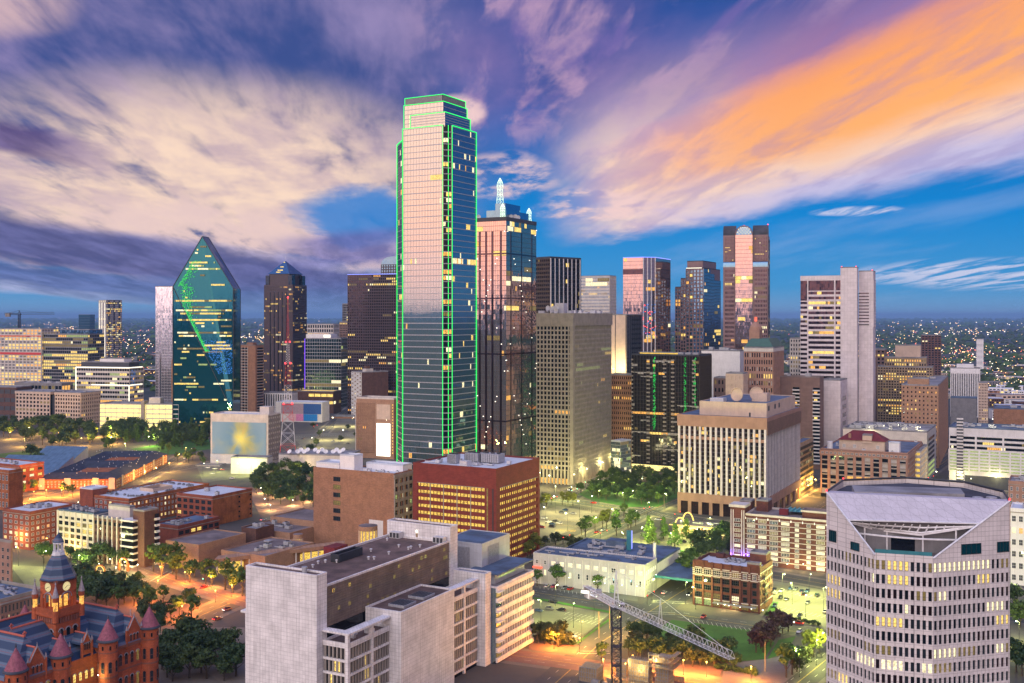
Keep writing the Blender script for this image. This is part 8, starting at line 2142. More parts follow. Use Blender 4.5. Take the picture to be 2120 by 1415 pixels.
grove([(640, 945), (655, 950), (670, 955), (700, 958), (715, 955), (660, 962), (690, 966)], 'oak', 'tree in front of the broadcast building', 'trees before the broadcast building', 1.0, 2); grove([(648, 888), (662, 905), (720, 890), (735, 905), (705, 915), (655, 925)], 'olive', 'small tree on the floodlit car park near the tan hotel', 'small trees on the floodlit car park', .9)
for (p, q, n, lab, grp) in (((1100, 1324), (1190, 1336), 12, 'low shrub along the small car park edge', 'shrubs along the small car park'), ((1480, 1384), (1560, 1398), 12, 'low shrub beside the brick walk', 'shrubs by the brick walk'), ((1585, 1274), (1700, 1298), 12, 'low shrub in the hedge at the bright car park', 'hedge at the bright car park')):
 a, c = Vector(gp(*p)), Vector(gp(*q))
 for i in range(n): v = a + (c - a) * ((i + .5) / n); tree(v.x, v.y, 'bush', lab, grp, .75)
plant_all()
# ================================================================ lamps
LAMP_E = 1.15
def lamp_proto(kind):
 h, bulb, col, e, r = {'orange': (6.0, 'bulb_orange', (1, .36, .05), 13000, .30), 'white': (11.0, 'bulb_green', (.94, 1.0, .26), 17000, .36), 'flood': (12.0, 'bulb_white', (1.0, .86, .32), 22000, .5), 'globe': (4.5, 'bulb_white', (1.0, .74, .28), 4200, .28), 'amber': (9.0, 'bulb_orange', (1.0, .55, .12), 16000, .36)}[kind]
 ld = bpy.data.lights.new('lamp_light', 'POINT'); ld.energy = e * LAMP_E; ld.color = col; ld.shadow_soft_size = .45
 pole = MB(['steel_dark']); pole.lathe([(.22, 0), (.22, .5), (.11, .55), (.07, h - .3)], 8);
 arm = 0.0
 if kind in ('white', 'flood', 'amber'): arm = 1.3; pole.tube((0, 0, h - .35), (arm, 0, h + .02), .06, 0, 5)
 head = MB(['steel_dark', bulb])
 if kind in ('white', 'flood', 'amber'):
  head.box(arm - .45, arm + .45, -.22, .22, h + .05, h + .2, 0); head.blob((arm, 0, h - .08), (r, r * .8, r * .55), 1, 1, 10, 6, 0)
 else:
  head.blob((0, 0, h), (r, r, r), 1, 2, 10, 6, 0); head.lathe([(.2, h - r - .12), (.24, h - r)], 8, (0, 0), 0); head.lathe([(.26, h + r * .85), (.05, h + r + .25)], 8, (0, 0), 0)
 return pole.mesh('pole'), head.mesh('lamp_head'), ld, h, arm
LP = {}
def lamp_at(px, py, kind, label, group, rz=None, lit=True, e=None):
 if kind not in LP: LP[kind] = lamp_proto(kind)
 pole, head, ld, h, arm = LP[kind]; X, Y = gp(px, py)
 o = thing('street_lamp', label, 'street lamp', (X, Y, 0), rz if rz is not None else trr.uniform(0, 6.28), group)
 part('pole', pole, o); part('lamp_head', head, o)
 if lit:
  if e: ld = ld.copy(); ld.energy = ld.energy * e
  l_ = link(bpy.data.objects.new('lamp_light', ld)); l_.parent = o; l_.location = (arm, 0, h - .75)
def lamps(pts, kind, label, group, e=None):
 for p in pts: lamp_at(p[0], p[1], kind, label, group, e=e)
lamps([(283, 1214), (327, 1226), (377, 1281), (446, 1248), (332, 1196), (437, 1218), (383, 1208), (480, 1236), (300, 1252), (410, 1262)], 'orange', 'orange globe street lamp on the courthouse plaza', 'orange lamps on the courthouse plaza')
lamps([(10, 1056), (25, 1050), (47, 1044), (70, 1034), (96, 1030), (62, 1050), (128, 1030), (150, 1024), (175, 1020), (215, 1012), (85, 1022)], 'orange', 'orange globe lamp on the old district street', 'orange lamps on the old district street', e=2.2)
lamps([(325, 990), (350, 978), (368, 960), (384, 945), (300, 996)], 'amber', 'amber street lamp beside the slate roofed apartments', 'amber lamps by the apartments', e=1.3)
lamps([(62, 1138), (92, 1146), (120, 1150), (30, 1140), (145, 1160)], 'amber', 'amber street lamp in front of the brick hotel block', 'amber lamps by the brick hotel block', e=.28)
lamps([(205, 1184), (228, 1174), (258, 1180), (240, 1192), (285, 1186)], 'globe', 'warm globe lamp beside the lit gateway arches', 'globe lamps by the gateway arches', e=.55)
lamps([(38, 1172), (90, 1182), (163, 1190), (250, 1200)], 'white', 'tall pale lamp over the sloping car park behind the clock tower', 'pale lamps behind the clock tower', e=.8)
lamps([(540, 1022), (548, 1045), (590, 1010), (576, 1030), (625, 1012), (640, 1040), (606, 1048), (655, 1022), (620, 982), (560, 1058)], 'globe', 'warm globe lamp among the trees of the market square', 'globe lamps on the market square', e=2.0)
lamps([(1147, 1344), (1200, 1350), (1367, 1396), (1463, 1402), (1555, 1412), (1249, 1396), (1310, 1388), (1415, 1398)], 'orange', 'orange globe lamp along the brick street by the construction site', 'orange lamps on the brick street', e=1.5)
lamps([(1278, 1318), (1204, 1330)], 'amber', 'double amber lamp beside the crane mast', 'amber lamps by the crane')
lamps([(1187, 1300), (1150, 1256), (1230, 1284), (1120, 1290)], 'white', 'tall pale lamp on the small car park', 'pale lamps on the small car park', e=.6)
lamps([(1675, 1234), (1640, 1252), (1668, 1278), (1620, 1232), (1705, 1262)], 'white', 'tall pale lamp on the bright car park by the brown warehouse', 'pale lamps on the bright car park', e=1.25)
lamps([(1420, 1250), (1440, 1262), (1350, 1243)], 'white', 'tall pale lamp at the crossing by the brown warehouse', 'pale lamps at the crossing', e=.5)
lamps([(1327, 1128), (1390, 1140), (1440, 1132), (1290, 1140), (1470, 1120), (1410, 1112)], 'white', 'tall pale lamp on the drive-through car park', 'pale lamps on the drive-through car park', e=1.2)
lamps([(1130, 1086), (1175, 1100), (1200, 1072), (1150, 1062), (1225, 1062)], 'flood', 'yellow floodlight over the car park by the red garage', 'floodlights by the red garage', e=.8)
lamps([(1340, 1072), (1380, 1052), (1290, 1050), (1240, 1045), (1180, 1038), (1150, 1035), (1270, 1088), (1230, 1106)], 'white', 'pale street lamp along the streets around the park', 'pale lamps around the park', e=.9)
lamps([(1215, 1000), (1245, 985), (1270, 975), (1190, 1012), (1140, 1015), (1120, 1008)], 'flood', 'yellow street lamp at the foot of the concrete grid tower', 'yellow lamps by the concrete tower', e=.6)
lamps([(1270, 1000), (1300, 1010), (1330, 1002), (1350, 1020), (1310, 1028), (1375, 1012), (1280, 1022), (1390, 998), (1340, 990), (1250, 1015)], 'globe', 'small warm lamp among the park trees', 'lamps among the park trees', e=1.2)
lamps([(668, 912), (712, 912), (690, 884), (645, 930), (730, 884)], 'flood', 'glaring floodlight on the open car park by the tan hotel', 'floodlights by the tan hotel', e=1.2)
lamps([(420, 985), (450, 978), (495, 985), (520, 985)], 'white', 'pale lamp on the small forecourt near the mural garage', 'pale lamps near the mural garage', e=.5)
lamps([(120, 912), (170, 925), (50, 925), (230, 920), (200, 905), (20, 910), (60, 900)], 'amber', 'orange road lamp on the curving road at the left', 'road lamps at the left', e=3)
lamps([(230, 905), (270, 905), (310, 925), (260, 940)], 'white', 'pale lamp among trees below the glowing garages', 'pale lamps below the glowing garages', e=2)
lamps([(1990, 1012), (1935, 1006), (2060, 1018), (2010, 1022), (1910, 995), (1945, 968)], 'flood', 'glaring lamp in front of the white parking garage', 'glaring lamps by the white parking garage', e=.2)
lamps([(1690, 1015), (1675, 1028), (1650, 1035)], 'amber', 'orange lamp in the side street beside the ochre office', 'orange lamps by the ochre office', e=1.6)
lamps([(1690, 1378), (1655, 1402), (1702, 1362)], 'white', 'pale lamp lighting the trees beside the terrace tower', 'pale lamps by the terrace tower', e=.9); lamps([(2105, 1260), (2110, 1340)], 'white', 'pale lamp at the right edge car park', 'pale lamps at the right edge')
lamps([(90, 978), (105, 976)], 'white', 'green tinted lamp among trees by the slate roofs', 'green tinted lamps', e=.5)
def wall_lamp(loc, e, col, label, group, bulb='bulb_white'):
 mb = MB([bulb, 'steel_dark']); mb.blob((0, 0, 0), (.22, .22, .18), 0, 1, 8, 5, 0); mb.box(-.3, .3, -.3, .3, .2, .3, 1)
 o = mb.build('wall_lamp'); o.location = loc; tag(o, label, 'lamp', group)
 ld = bpy.data.lights.new('lamp_light', 'POINT'); ld.energy = e; ld.color = col; ld.shadow_soft_size = .4
 l_ = link(bpy.data.objects.new('lamp_light', ld)); l_.parent = o; l_.location = (0, 0, -.6)
for px, py in ((1178, 1196), (1230, 1204), (1252, 1208), (1288, 1212), (1318, 1214)):
 D_ = 556 - (px - 1178) * .11 - 4; wall_lamp(at(px, py, D_), 420, (.6, 1.0, .70), 'green white wall lamp on the front of the bus station', 'wall lamps on the bus station', 'bulb_green')
for px, py, D_ in ((1352, 1200, 532), (1358, 1190, 545)): wall_lamp(at(px, py, D_), 420, (.7, 1.0, .55), 'wall lamp on the short side of the bus station', 'side lamps on the bus station', 'bulb_green')
X, Y = gp(1400, 1180);
for k in range(3): wall_lamp((X - 6 + k * 3, Y + 8 + k * 9, 6.6), 1500, (1.0, .62, .25), 'amber lamp under the bus canopy', 'lamps under the bus canopy')
for px in (1630, 1663, 1696): wall_lamp(at(px, 1168, 598 - (px - 1630) * .12), 1500, (1.0, .72, .30), 'warm wall lamp beside the hotel door', 'wall lamps on the long hotel')
for px in (1500, 1520, 1545): wall_lamp(at(px, 1252, 516), 1300, (1.0, .72, .28), 'warm lamp under the warehouse awning', 'lamps under the warehouse awning')
wall_lamp(at(162, 1040, 700), 2000, (1.0, .8, .3), 'bright yellow lamp between the brick hotel block and the lofts', None); wall_lamp(at(203, 1398, 366), 1100, (1.0, .85, .3), 'bright yellow lamp in the red courthouse courtyard', None)
for px, D_ in ((1270, 1050), (1290, 1045)): wall_lamp(at(px, 764, D_), 30000, (1.0, .82, .35), 'upward floodlight at the foot of the pale panelled tower', 'floodlights on the panelled tower')
for px in (1150, 1200, 1245): wall_lamp(at(px, 1000, 893 - abs(px - 1185) * -.9), 500, (1.0, .80, .32), 'warm lamp at the base of the concrete grid tower', 'lamps at the concrete tower base')
for px in (1420, 1470, 1520, 1560): wall_lamp(at(px, 1072, 765 - (px - 1407) * .17 - 4), 1100, (.9, 1.0, .3), 'yellow green lamp washing the base of the fin block', 'lamps at the fin block base', 'bulb_green')
for px, py, D_ in ((800, 870, 1045), (795, 900, 1045), (797, 930, 1045)): wall_lamp(at(px, py, D_ - 12), 3000, (1.0, .93, .80), 'lamp glow in front of the video screen', 'lamps by the video screen')
for px, py, D_ in ((1730, 900, 800), (1760, 1010, 800), (1790, 1012, 800), (1820, 1014, 795), (1850, 1016, 790)): wall_lamp(at(px, max(py, 1006), 822 - (px - 1699) * .17 - 5), 900, (1.0, .72, .32), 'warm uplight at the base of the maroon roof building', 'uplights on the maroon roof building')
for px, py in ((1800, 885), (1830, 882), (1860, 880), (1890, 888), (1905, 885)): wall_lamp(at(px, py, 935), 2200, (1.0, .88, .50), 'glaring work lamp among the rooftop machinery', 'work lamps on the white deck garage')
wall_lamp(at(2055, 868, 880), 5000, (1.0, .95, .65), 'starry floodlight on the roof of the white parking garage', None)
# ================================================================ cars
def car_parts(col):
 L, Wd = 4.5, 1.8
 prof = [(-2.25, .45), (-2.25, .85), (-1.9, .95), (-1.35, 1.0), (1.0, 1.0), (2.1, .80), (2.25, .60), (2.25, .40), (1.9, .28), (-1.9, .28)]
 b = MB([col]); w = Wd / 2
 ins = lambda z: w - (.10 if z > .9 else 0.0)
 n = len(prof)
 for i in range(n):
  (x0, z0), (x1, z1) = prof[i], prof[(i + 1) % n]
  b.face([(x0, -ins(z0), z0), (x0, ins(z0), z0), (x1, ins(z1), z1), (x1, -ins(z1), z1)])
 b.face([(x, -ins(z), z) for x, z in prof]); b.face([(x, ins(z), z) for x, z in reversed(prof)])
 roof = [(-1.15, 1.42), (.15, 1.45)]
 b.face([(-1.15, -.62, 1.44), (.2, -.62, 1.46), (.2, .62, 1.46), (-1.15, .62, 1.44)])
 g = MB(['glass_black'])
 lo_ = [(-1.75, .98), (1.0, 1.0)]
 g.face([(-1.75, -.80, .98), (1.0, -.80, 1.0), (.2, -.62, 1.45), (-1.15, -.62, 1.43)]); g.face([(1.0, .80, 1.0), (-1.75, .80, .98), (-1.15, .62, 1.43), (.2, .62, 1.45)])
 g.face([(1.0, -.80, 1.0), (1.0, .80, 1.0), (.2, .62, 1.45), (.2, -.62, 1.45)]); g.face([(-1.75, .80, .98), (-1.75, -.80, .98), (-1.15, -.62, 1.43), (-1.15, .62, 1.43)])
 return b.mesh('body'), g.mesh('window_glass')
for nm, c in (('car_white', (.62, .62, .62)), ('car_red', (.40, .02, .02)), ('car_black', (.015, .016, .02)), ('car_grey', (.14, .15, .17)), ('car_silver', (.36, .37, .39)), ('car_blue', (.03, .07, .16)), ('car_green', (.06, .12, .11))):
 m, N, bs = new_mat(nm); bs.inputs['Base Color'].default_value = (*c, 1); bs.inputs['Roughness'].default_value = .25; bs.inputs['Coat Weight'].default_value = .6
CAR = {}
wh = MB(['rubber']); wh.tube((0, -.12, 0), (0, .12, 0), .33, 0, 14); rm_ = MB(['steel_grey']); rm_.tube((0, -.13, 0), (0, .13, 0), .19, 0, 10); rim_me = rm_.mesh('rim'); wheel_me = wh.mesh('wheel')
hl = MB(['hvac_light']); hl.box(-.03, .03, -.18, .18, -.08, .08); hl_me = hl.mesh('headlight'); tl_ = MB(['steel_red']); tl_.box(-.03, .03, -.2, .2, -.09, .09); tl_me = tl_.mesh('tail_light'); tb = MB(['brake_red']); tb.box(-.04, .04, -.22, .22, -.1, .1); tb_me = tb.mesh('tail_light'); hb = MB(['head_white']); hb.box(-.04, .04, -.2, .2, -.1, .1); hb_me = hb.mesh('headlight')
crr = random.Random(5)
def car(px, py, col, deg, label, group=None, on=False, s=1.0):
 if col not in CAR: CAR[col] = car_parts(col)
 X, Y = gp(px, py); o = thing('car', label, 'car', (X, Y, .06), radians(deg), group)
 o.scale = (s, s, s * crr.uniform(.97, 1.18))
 part('body', CAR[col][0], o); part('window_glass', CAR[col][1], o)
 for x in (-1.4, 1.4):
  for y in (-.82, .82): part('rim', rim_me, part('wheel', wheel_me, o, (x, y, .33)))
 for y in (-.62, .62): part('headlight', hb_me if on else hl_me, o, (2.22, y, .66)); part('tail_light', tb_me if on else tl_me, o, (-2.26, y, .72))
AW, AR = 90 - 28.5, -28.5            # headings: along the streets running away, and across them
CN = {'car_white': 'white', 'car_red': 'red', 'car_black': 'black', 'car_grey': 'grey', 'car_silver': 'silver', 'car_blue': 'dark blue', 'car_green': 'pale green'}
def cars(lst, where, grp, deg, on=False):
 for px, py, c in lst: car(px, py, c, deg + crr.uniform(-4, 4) + crr.choice((0, 180)), f'{CN[c]} car parked {where}' if not on else f'{CN[c]} car {where}', f'{CN[c]} cars {grp}', on)
K, Wt, Rd, Gy, Sv, Bl, Gn = 'car_black', 'car_white', 'car_red', 'car_grey', 'car_silver', 'car_blue', 'car_green'
cars([(1170, 1058, Bl), (1163, 1063, Gy), (1187, 1065, Sv), (1127, 1075, Wt), (1218, 1076, K), (1150, 1081, K), (1143, 1087, Bl), (1136, 1083, Wt), (1158, 1085, Wt), (1122, 1093, Rd), (1143, 1092, K), (1130, 1118, Bl)], 'on the yellow lit car park by the red garage', 'by the red garage', AR)
cars([(1145, 1248, K), (1137, 1263, Gy), (1162, 1265, K), (1115, 1267, Bl), (1184, 1320, Wt)], 'on the small car park below the bus station', 'on the small car park', AR)
cars([(1133, 1216, Wt), (1146, 1217, Rd), (1169, 1220, Gy), (1181, 1222, Rd), (1222, 1230, K), (1229, 1231, Wt)], 'in the bays before the bus station', 'before the bus station', AW)
cars([(1603, 1223, K), (1605, 1230, Wt), (1618, 1226, Wt), (1637, 1221, Bl), (1648, 1223, Gy), (1660, 1226, Bl), (1671, 1227, Bl), (1664, 1233, K), (1691, 1235, Gn), (1616, 1240, K), (1628, 1243, Gy), (1672, 1250, Gy), (1604, 1257, Bl), (1656, 1277, K), (1708, 1269, Sv)], 'on the bright car park by the brown warehouse', 'on the bright car park', AW)
cars([(1445, 1102, Rd), (1452, 1111, Wt), (1460, 1112, Wt), (1415, 1124, K), (1442, 1125, Rd), (1400, 1108, Gy)], 'on the drive-through car park', 'on the drive-through car park', AR)
cars([(1456, 1280, Rd)], 'in the angled bays beside the lawn', 'beside the lawn', AW); cars([(1655, 1310, Wt), (1700, 1318, Gy)], 'at the kerb beyond the lawn', 'beyond the lawn', AW)
cars([(1375, 1230, Wt), (1427, 1233, K), (1430, 1192, Gn)], 'stopped on the street beside the brown warehouse', 'beside the brown warehouse', AW, True)
cars([(1653, 1293, Rd)], 'turning near the bright car park', 'near the bright car park', AR, True); cars([(1235, 1104, Rd), (1248, 1100, Wt)], 'at the kerb of the sloping street', 'on the sloping street', AW)
cars([(1363, 1078, Wt), (1312, 1060, K), (1228, 1043, Rd)], 'braking at the crossing by the park', 'at the park crossing', AR, True); cars([(1180, 1016, Bl), (1242, 994, Wt), (1270, 984, Wt), (1276, 978, Gy)], 'waiting beside the concrete grid tower', 'by the concrete tower', AW, True)
cars([(423, 1218, Rd), (470, 1265, Rd), (450, 1284, Rd)], 'driving past the white stone courthouse', 'driving past the courthouse', AW - 8, True)
cars([(1922, 998, Wt), (1915, 980, Rd), (1963, 1008, K), (2020, 1012, Gy), (2050, 1020, Rd), (1935, 1016, Bl), (1990, 1026, Gy)], 'in front of the white parking garage', 'by the white parking garage', AR)
cars([(430, 970, Wt), (445, 972, Wt), (460, 974, Rd), (440, 982, Wt), (480, 992, Wt), (500, 975, Gy)], 'on the forecourt near the mural garage', 'near the mural garage', 10); cars([(625, 910, K), (650, 905, Gy), (690, 915, Sv), (720, 920, K)], 'on the floodlit car park by the tan hotel', 'by the tan hotel', 0)
cars([(315, 1162, K), (320, 1158, Sv), (545, 1078, Wt), (600, 1066, Gy), (400, 930, Rd), (415, 940, Rd), (385, 950, Rd)], 'in the streets of the old brick district', 'in the old district', AW, True); cars([(2098, 1230, K), (2105, 1290, Bl)], 'behind the terrace tower', 'behind the terrace tower', AW)
sg = MB(['steel_dark']); sg.lathe([(.12, 0), (.08, 6)], 6); sg.tube((0, 0, 5.8), (4.5, 0, 6.1), .06, 0, 5); sg_me = sg.mesh('pole')
for col_, mn in (('red', 'brake_red'), ('green', 'signal_green')):
 hb_ = MB(['steel_dark', mn]); hb_.box(-.2, .2, -.15, .15, -.55, .55, 0)
 hb_.blob((0, -.18, .3 if col_ == 'red' else -.3), (.24, .12, .24), 1, 1, 8, 5, 0); hb_.blob((0, .18, .3 if col_ == 'red' else -.3), (.24, .12, .24), 1, 1, 8, 5, 0)
 TL = hb_.mesh('signal_head')
 for px, py in {'red': [(1334, 1066), (1397, 1078), (1243, 1118), (1166, 1128), (595, 950), (1922, 1000), (1340, 1252), (640, 960), (650, 890), (1142, 1044)], 'green': [(1184, 1026), (1212, 1008), (148, 912), (420, 1214)]}[col_]:
  X, Y = gp(px, py); o = thing('traffic_light', f'traffic light showing {col_} on its curved arm', 'traffic light', (X, Y, 0), trr.uniform(-.6, .6), f'traffic lights showing {col_}'); part('pole', sg_me, o); part('signal_head', TL, o, (4.2, 0, 5.6)); part('signal_head', TL, o, (0, 0, 4.2))
# ================================================================ tower crane over the site
def truss(mb, a, b, w, seg, r=.09, m=0, up=Vector((0, 0, 1)), tri=False):
 a, b = Vector(a), Vector(b); d = (b - a).normalized(); up = Vector((0, 1, 0)) if abs(d.z) > .9 else up; s = d.cross(up).normalized(); u = s.cross(d).normalized()
 cs = [s * w / 2 - u * w / 2, -s * w / 2 - u * w / 2, -s * w / 2 + u * w / 2, s * w / 2 + u * w / 2] if not tri else [s * w / 2 - u * w * .35, -s * w / 2 - u * w * .35, u * w * .75]
 k = len(cs)
 for c in cs: mb.tube(a + c, b + c, r, m, 5)
 for i in range(seg):
  p, q = a + (b - a) * (i / seg), a + (b - a) * ((i + 1) / seg)
  for j in range(k):
   c, e = cs[j], cs[(j + 1) % k]
   mb.tube(p + c, q + e if i % 2 else q + e, r * .6, m, 4, caps=False); mb.tube(q + c, q + e, r * .6, m, 4, caps=False)
   if not tri: mb.tube(p + e, q + c, r * .5, m, 4, caps=False)
def crane(X, Y, zj, tip, back, hgt, name, label, col='steel_white', mast='steel_dark', w=3.4, king=True, k=1.0):
 R = thing(name, label, 'crane', (X, Y, 0))
 t = Vector(tip) - Vector((X, Y, 0)); bk = Vector(back) - Vector((X, Y, 0))
 mb = MB([mast]); truss(mb, (0, 0, 0), (0, 0, zj - 1.5), w, int(zj / 2.6), .17 * k); mb.build('mast', R)
 for z in range(6, int(zj), 7): mb = MB([mast]); mb.box(-w * .4, w * .4, -w * .4, w * .4, z, z + .15); mb.build('mast_platform', R)
 j = MB([col]); truss(j, (0, 0, zj), (t.x, t.y, zj), 2.3 * k, max(8, int(t.length / 2.6)), .085 * k, tri=True); j.build('jib', R)
 j = MB([col]); truss(j, (0, 0, zj - .3), (bk.x, bk.y, zj - .3), 2.0 * k, max(5, int(bk.length / 2.8)), .13 * k); j.build('counter_jib', R)
 ap = Vector((0, 0, zj + hgt)); a = MB([col])
 for sx, sy in ((-1, -1), (1, -1), (1, 1), (-1, 1)): a.tube((sx * .9 * k, sy * .9 * k, zj), ap, .13 * k, 0, 5)
 for i in range(1, 5):
  f = 1 - i / 5; z = zj + hgt * i / 5
  for (p, q) in (((-1, -1), (1, -1)), ((1, -1), (1, 1)), ((1, 1), (-1, 1)), ((-1, 1), (-1, -1))): a.tube((p[0] * .9 * f * k, p[1] * .9 * f * k, z), (q[0] * .9 * f * k, q[1] * .9 * f * k, z), .07 * k, 0, 4)
 a.build('apex_frame', R)
 pd = MB([col]); pd.tube(ap, (bk.x * .9, bk.y * .9, zj + .5), .07 * k, 0, 4); pd.tube(ap, (bk.x * .6, bk.y * .6, zj + .5), .07 * k, 0, 4)
 q = t * .42
 if king:
  kp = Vector((q.x, q.y, zj + hgt * .72)); d = Vector((-t.y, t.x, 0)).normalized() * .8
  for s in (-1, 1): pd.tube((q.x + d.x * s, q.y + d.y * s, zj), kp, .11 * k, 0, 5)
  pd.tube(ap, kp, .07 * k, 0, 4); pd.tube(kp, (t.x * .97, t.y * .97, zj + 1.2), .08 * k, 0, 4)
 else: pd.tube(ap, (t.x * .8, t.y * .8, zj + 1), .07 * k, 0, 4)
 pd.build('pendant_cable', R)
 n = bk.normalized(); s_ = Vector((-n.y, n.x, 0))
 cw = MB(['concrete']); c = bk * .93
 for i in range(3): p = c - n * i * 1.6 * k; cw.prism([tuple((p + s_ * 1.5 * k)[:2]), tuple((p - s_ * 1.5 * k)[:2]), tuple((p - s_ * 1.5 * k - n * 1.2 * k)[:2]), tuple((p + s_ * 1.5 * k - n * 1.2 * k)[:2])][::-1], zj - 3.2 * k, zj + .6, 0, None, True)
 cw.build('counterweight', R)
 cb = MB([col, 'glass_dark']); tn = t.normalized(); cx, cy = tn.x * 1.2 - tn.y * 1.8, tn.y * 1.2 + tn.x * 1.8; cb.box(cx - .9, cx + .9, cy - .9, cy + .9, zj - 2.2, zj - 1.2, 0); cb.box(cx - .88, cx + .88, cy - .88, cy + .88, zj - 1.2, zj + .1, 1); cb.box(cx - .95, cx + .95, cy - .95, cy + .95, zj + .1, zj + .3, 0); cb.build('operator_cab', R)
 m_ = MB(['hvac']); m_.box(bk.x * .55 - 1, bk.x * .55 + 1, bk.y * .55 - 1, bk.y * .55 + 1, zj + .3, zj + 1.9); m_.build('winch', R)
 return R
JZ = 36.0
def jz(px, py): D_ = (H - JZ) * F / (py - HY); return ((px - CX) / F * D_, D_, 0)
cr = crane(*at(1276, 1250, 395)[:2], JZ, jz(1516, 1360), jz(1212, 1216), 12.5, 'tower_crane', 'white tower crane with lattice jib over the construction site')
fl = jz(1216, 1222); fb = MB(['led_white', 'steel_dark']); fb.box(-1.6, 1.6, -.2, .2, -.5, .5, 0); fb.box(-1.8, 1.8, .21, .5, -.6, .6, 1); fo = fb.build('work_light', cr); fo.location = (fl[0] - cr.location.x - 1, fl[1] - cr.location.y - 1.4, JZ - .4); fo.rotation_euler = (0, 0, radians(-25))
ld = bpy.data.lights.new('lamp_light', 'POINT'); ld.energy = 700; ld.color = (.9, .95, 1); ld.shadow_soft_size = 1; lo_ = link(bpy.data.objects.new('lamp_light', ld)); lo_.parent = cr; lo_.location = (fo.location.x, fo.location.y - 2.0, JZ - 2)
crane(*at(40, 700, 1790)[:2], zt(650, 1790), (*at(112, 650, 1790)[:2], 0), (*at(10, 650, 1790)[:2], 0), 6, 'tower_crane', 'distant dark tower crane above the unfinished tower', 'steel_dark', 'steel_dark', 3.2, False, 1.6)
def site():
 R = thing('construction_core', 'concrete core walls in timber formwork with scaffolds under the crane', 'construction site', (*gp(1300, 1425), 0), -radians(28))
 rr = random.Random(3)
 def form(x0, x1, y0, y1, z0, z1, lit):
  mb = MB(['timber', 'steel_grey', 'steel_dark']); mb.box(x0, x1, y0, y1, z0, z1, 0)
  n = max(2, int((x1 - x0) / 1.0)); m = max(2, int((z1 - z0) / 1.4))
  for i in range(n + 1): x = x0 + (x1 - x0) * i / n; mb.box(x - .07, x + .07, y0 - .2, y0 - .02, z0, z1 + .4, 1)
  for j in range(m + 1): z = z0 + (z1 - z0) * j / m; mb.box(x0 - .1, x1 + .1, y0 - .34, y0 - .21, z - .08, z + .08, 1)
  n2 = max(2, int((y1 - y0) / 1.0))
  for i in range(n2 + 1): y = y0 + (y1 - y0) * i / n2; mb.box(x1 + .02, x1 + .2, y - .07, y + .07, z0, z1 + .4, 1)
  for j in range(m + 1): z = z0 + (z1 - z0) * j / m; mb.box(x1 + .21, x1 + .34, y0, y1, z - .08, z + .08, 1)
  mb.build('formwork_wall', R)
 form(-2, 6, 6, 10, 0, 9.5, 1); form(9, 14, 6, 12, 0, 11.5, 1); form(-20, -13, -1, 6, 0, 5.5, 1); form(-9, -5, 10, 13, 0, 6.5, 1)
 for z in (8.2, 10.4, 12.6):
  p = MB(['timber', 'steel_grey']); p.box(7, 16, 3.6, 5.4, z, z + .15, 0); p.box(15.2, 17, 5.4, 13, z, z + .15, 0)
  for x in range(7, 17, 2): p.tube((x, 3.7, z - 2), (x, 3.7, z + 1.2), .06, 1, 4)
  p.tube((7, 3.7, z + 1.1), (16, 3.7, z + 1.1), .05, 1, 4); p.tube((7, 3.7, z + .6), (16, 3.7, z + .6), .05, 1, 4); p.build('scaffold_platform', R)
 for i in range(12):
  x, y = rr.uniform(-18, 14), rr.uniform(-6, 4); s = rr.uniform(.6, 1.8); m = MB([rr.choice(('timber', 'hvac', 'car_blue', 'steel_grey', 'concrete'))]); m.box(x, x + s * 1.6, y, y + s, 0, s * rr.uniform(.5, 1.3)); m.build('material_stack', R)
 for i in range(26): x = -14 + i * 1.2; m = MB(['timber']); m.box(x, x + 1.1, 15.9, 16.0, 0, 2.2); m.build('hoarding_panel', R)
 rb = MB(['steel_dark'])
 for i in range(40): x, y = rr.uniform(-1.5, 5.5), rr.uniform(6.5, 9.5); rb.tube((x, y, 9.5), (x, y, 11.4), .04, 0, 4)
 rb.build('rebar', R, 'stuff')
 for p in ((10, 4, 11.6), (-3, 5, 7.5), (3, 4.5, 6)):
  b_ = MB(['bulb_orange']); b_.blob(p, (.25, .25, .25), 0, 1, 8, 5, 0); b_.build('work_bulb', R)
  ld = bpy.data.lights.new('lamp_light', 'POINT'); ld.energy = 1500; ld.color = (1, .72, .25); ld.shadow_soft_size = .3; l_ = link(bpy.data.objects.new('lamp_light', ld)); l_.parent = R; l_.location = (p[0], p[1] - 1, p[2])
site()
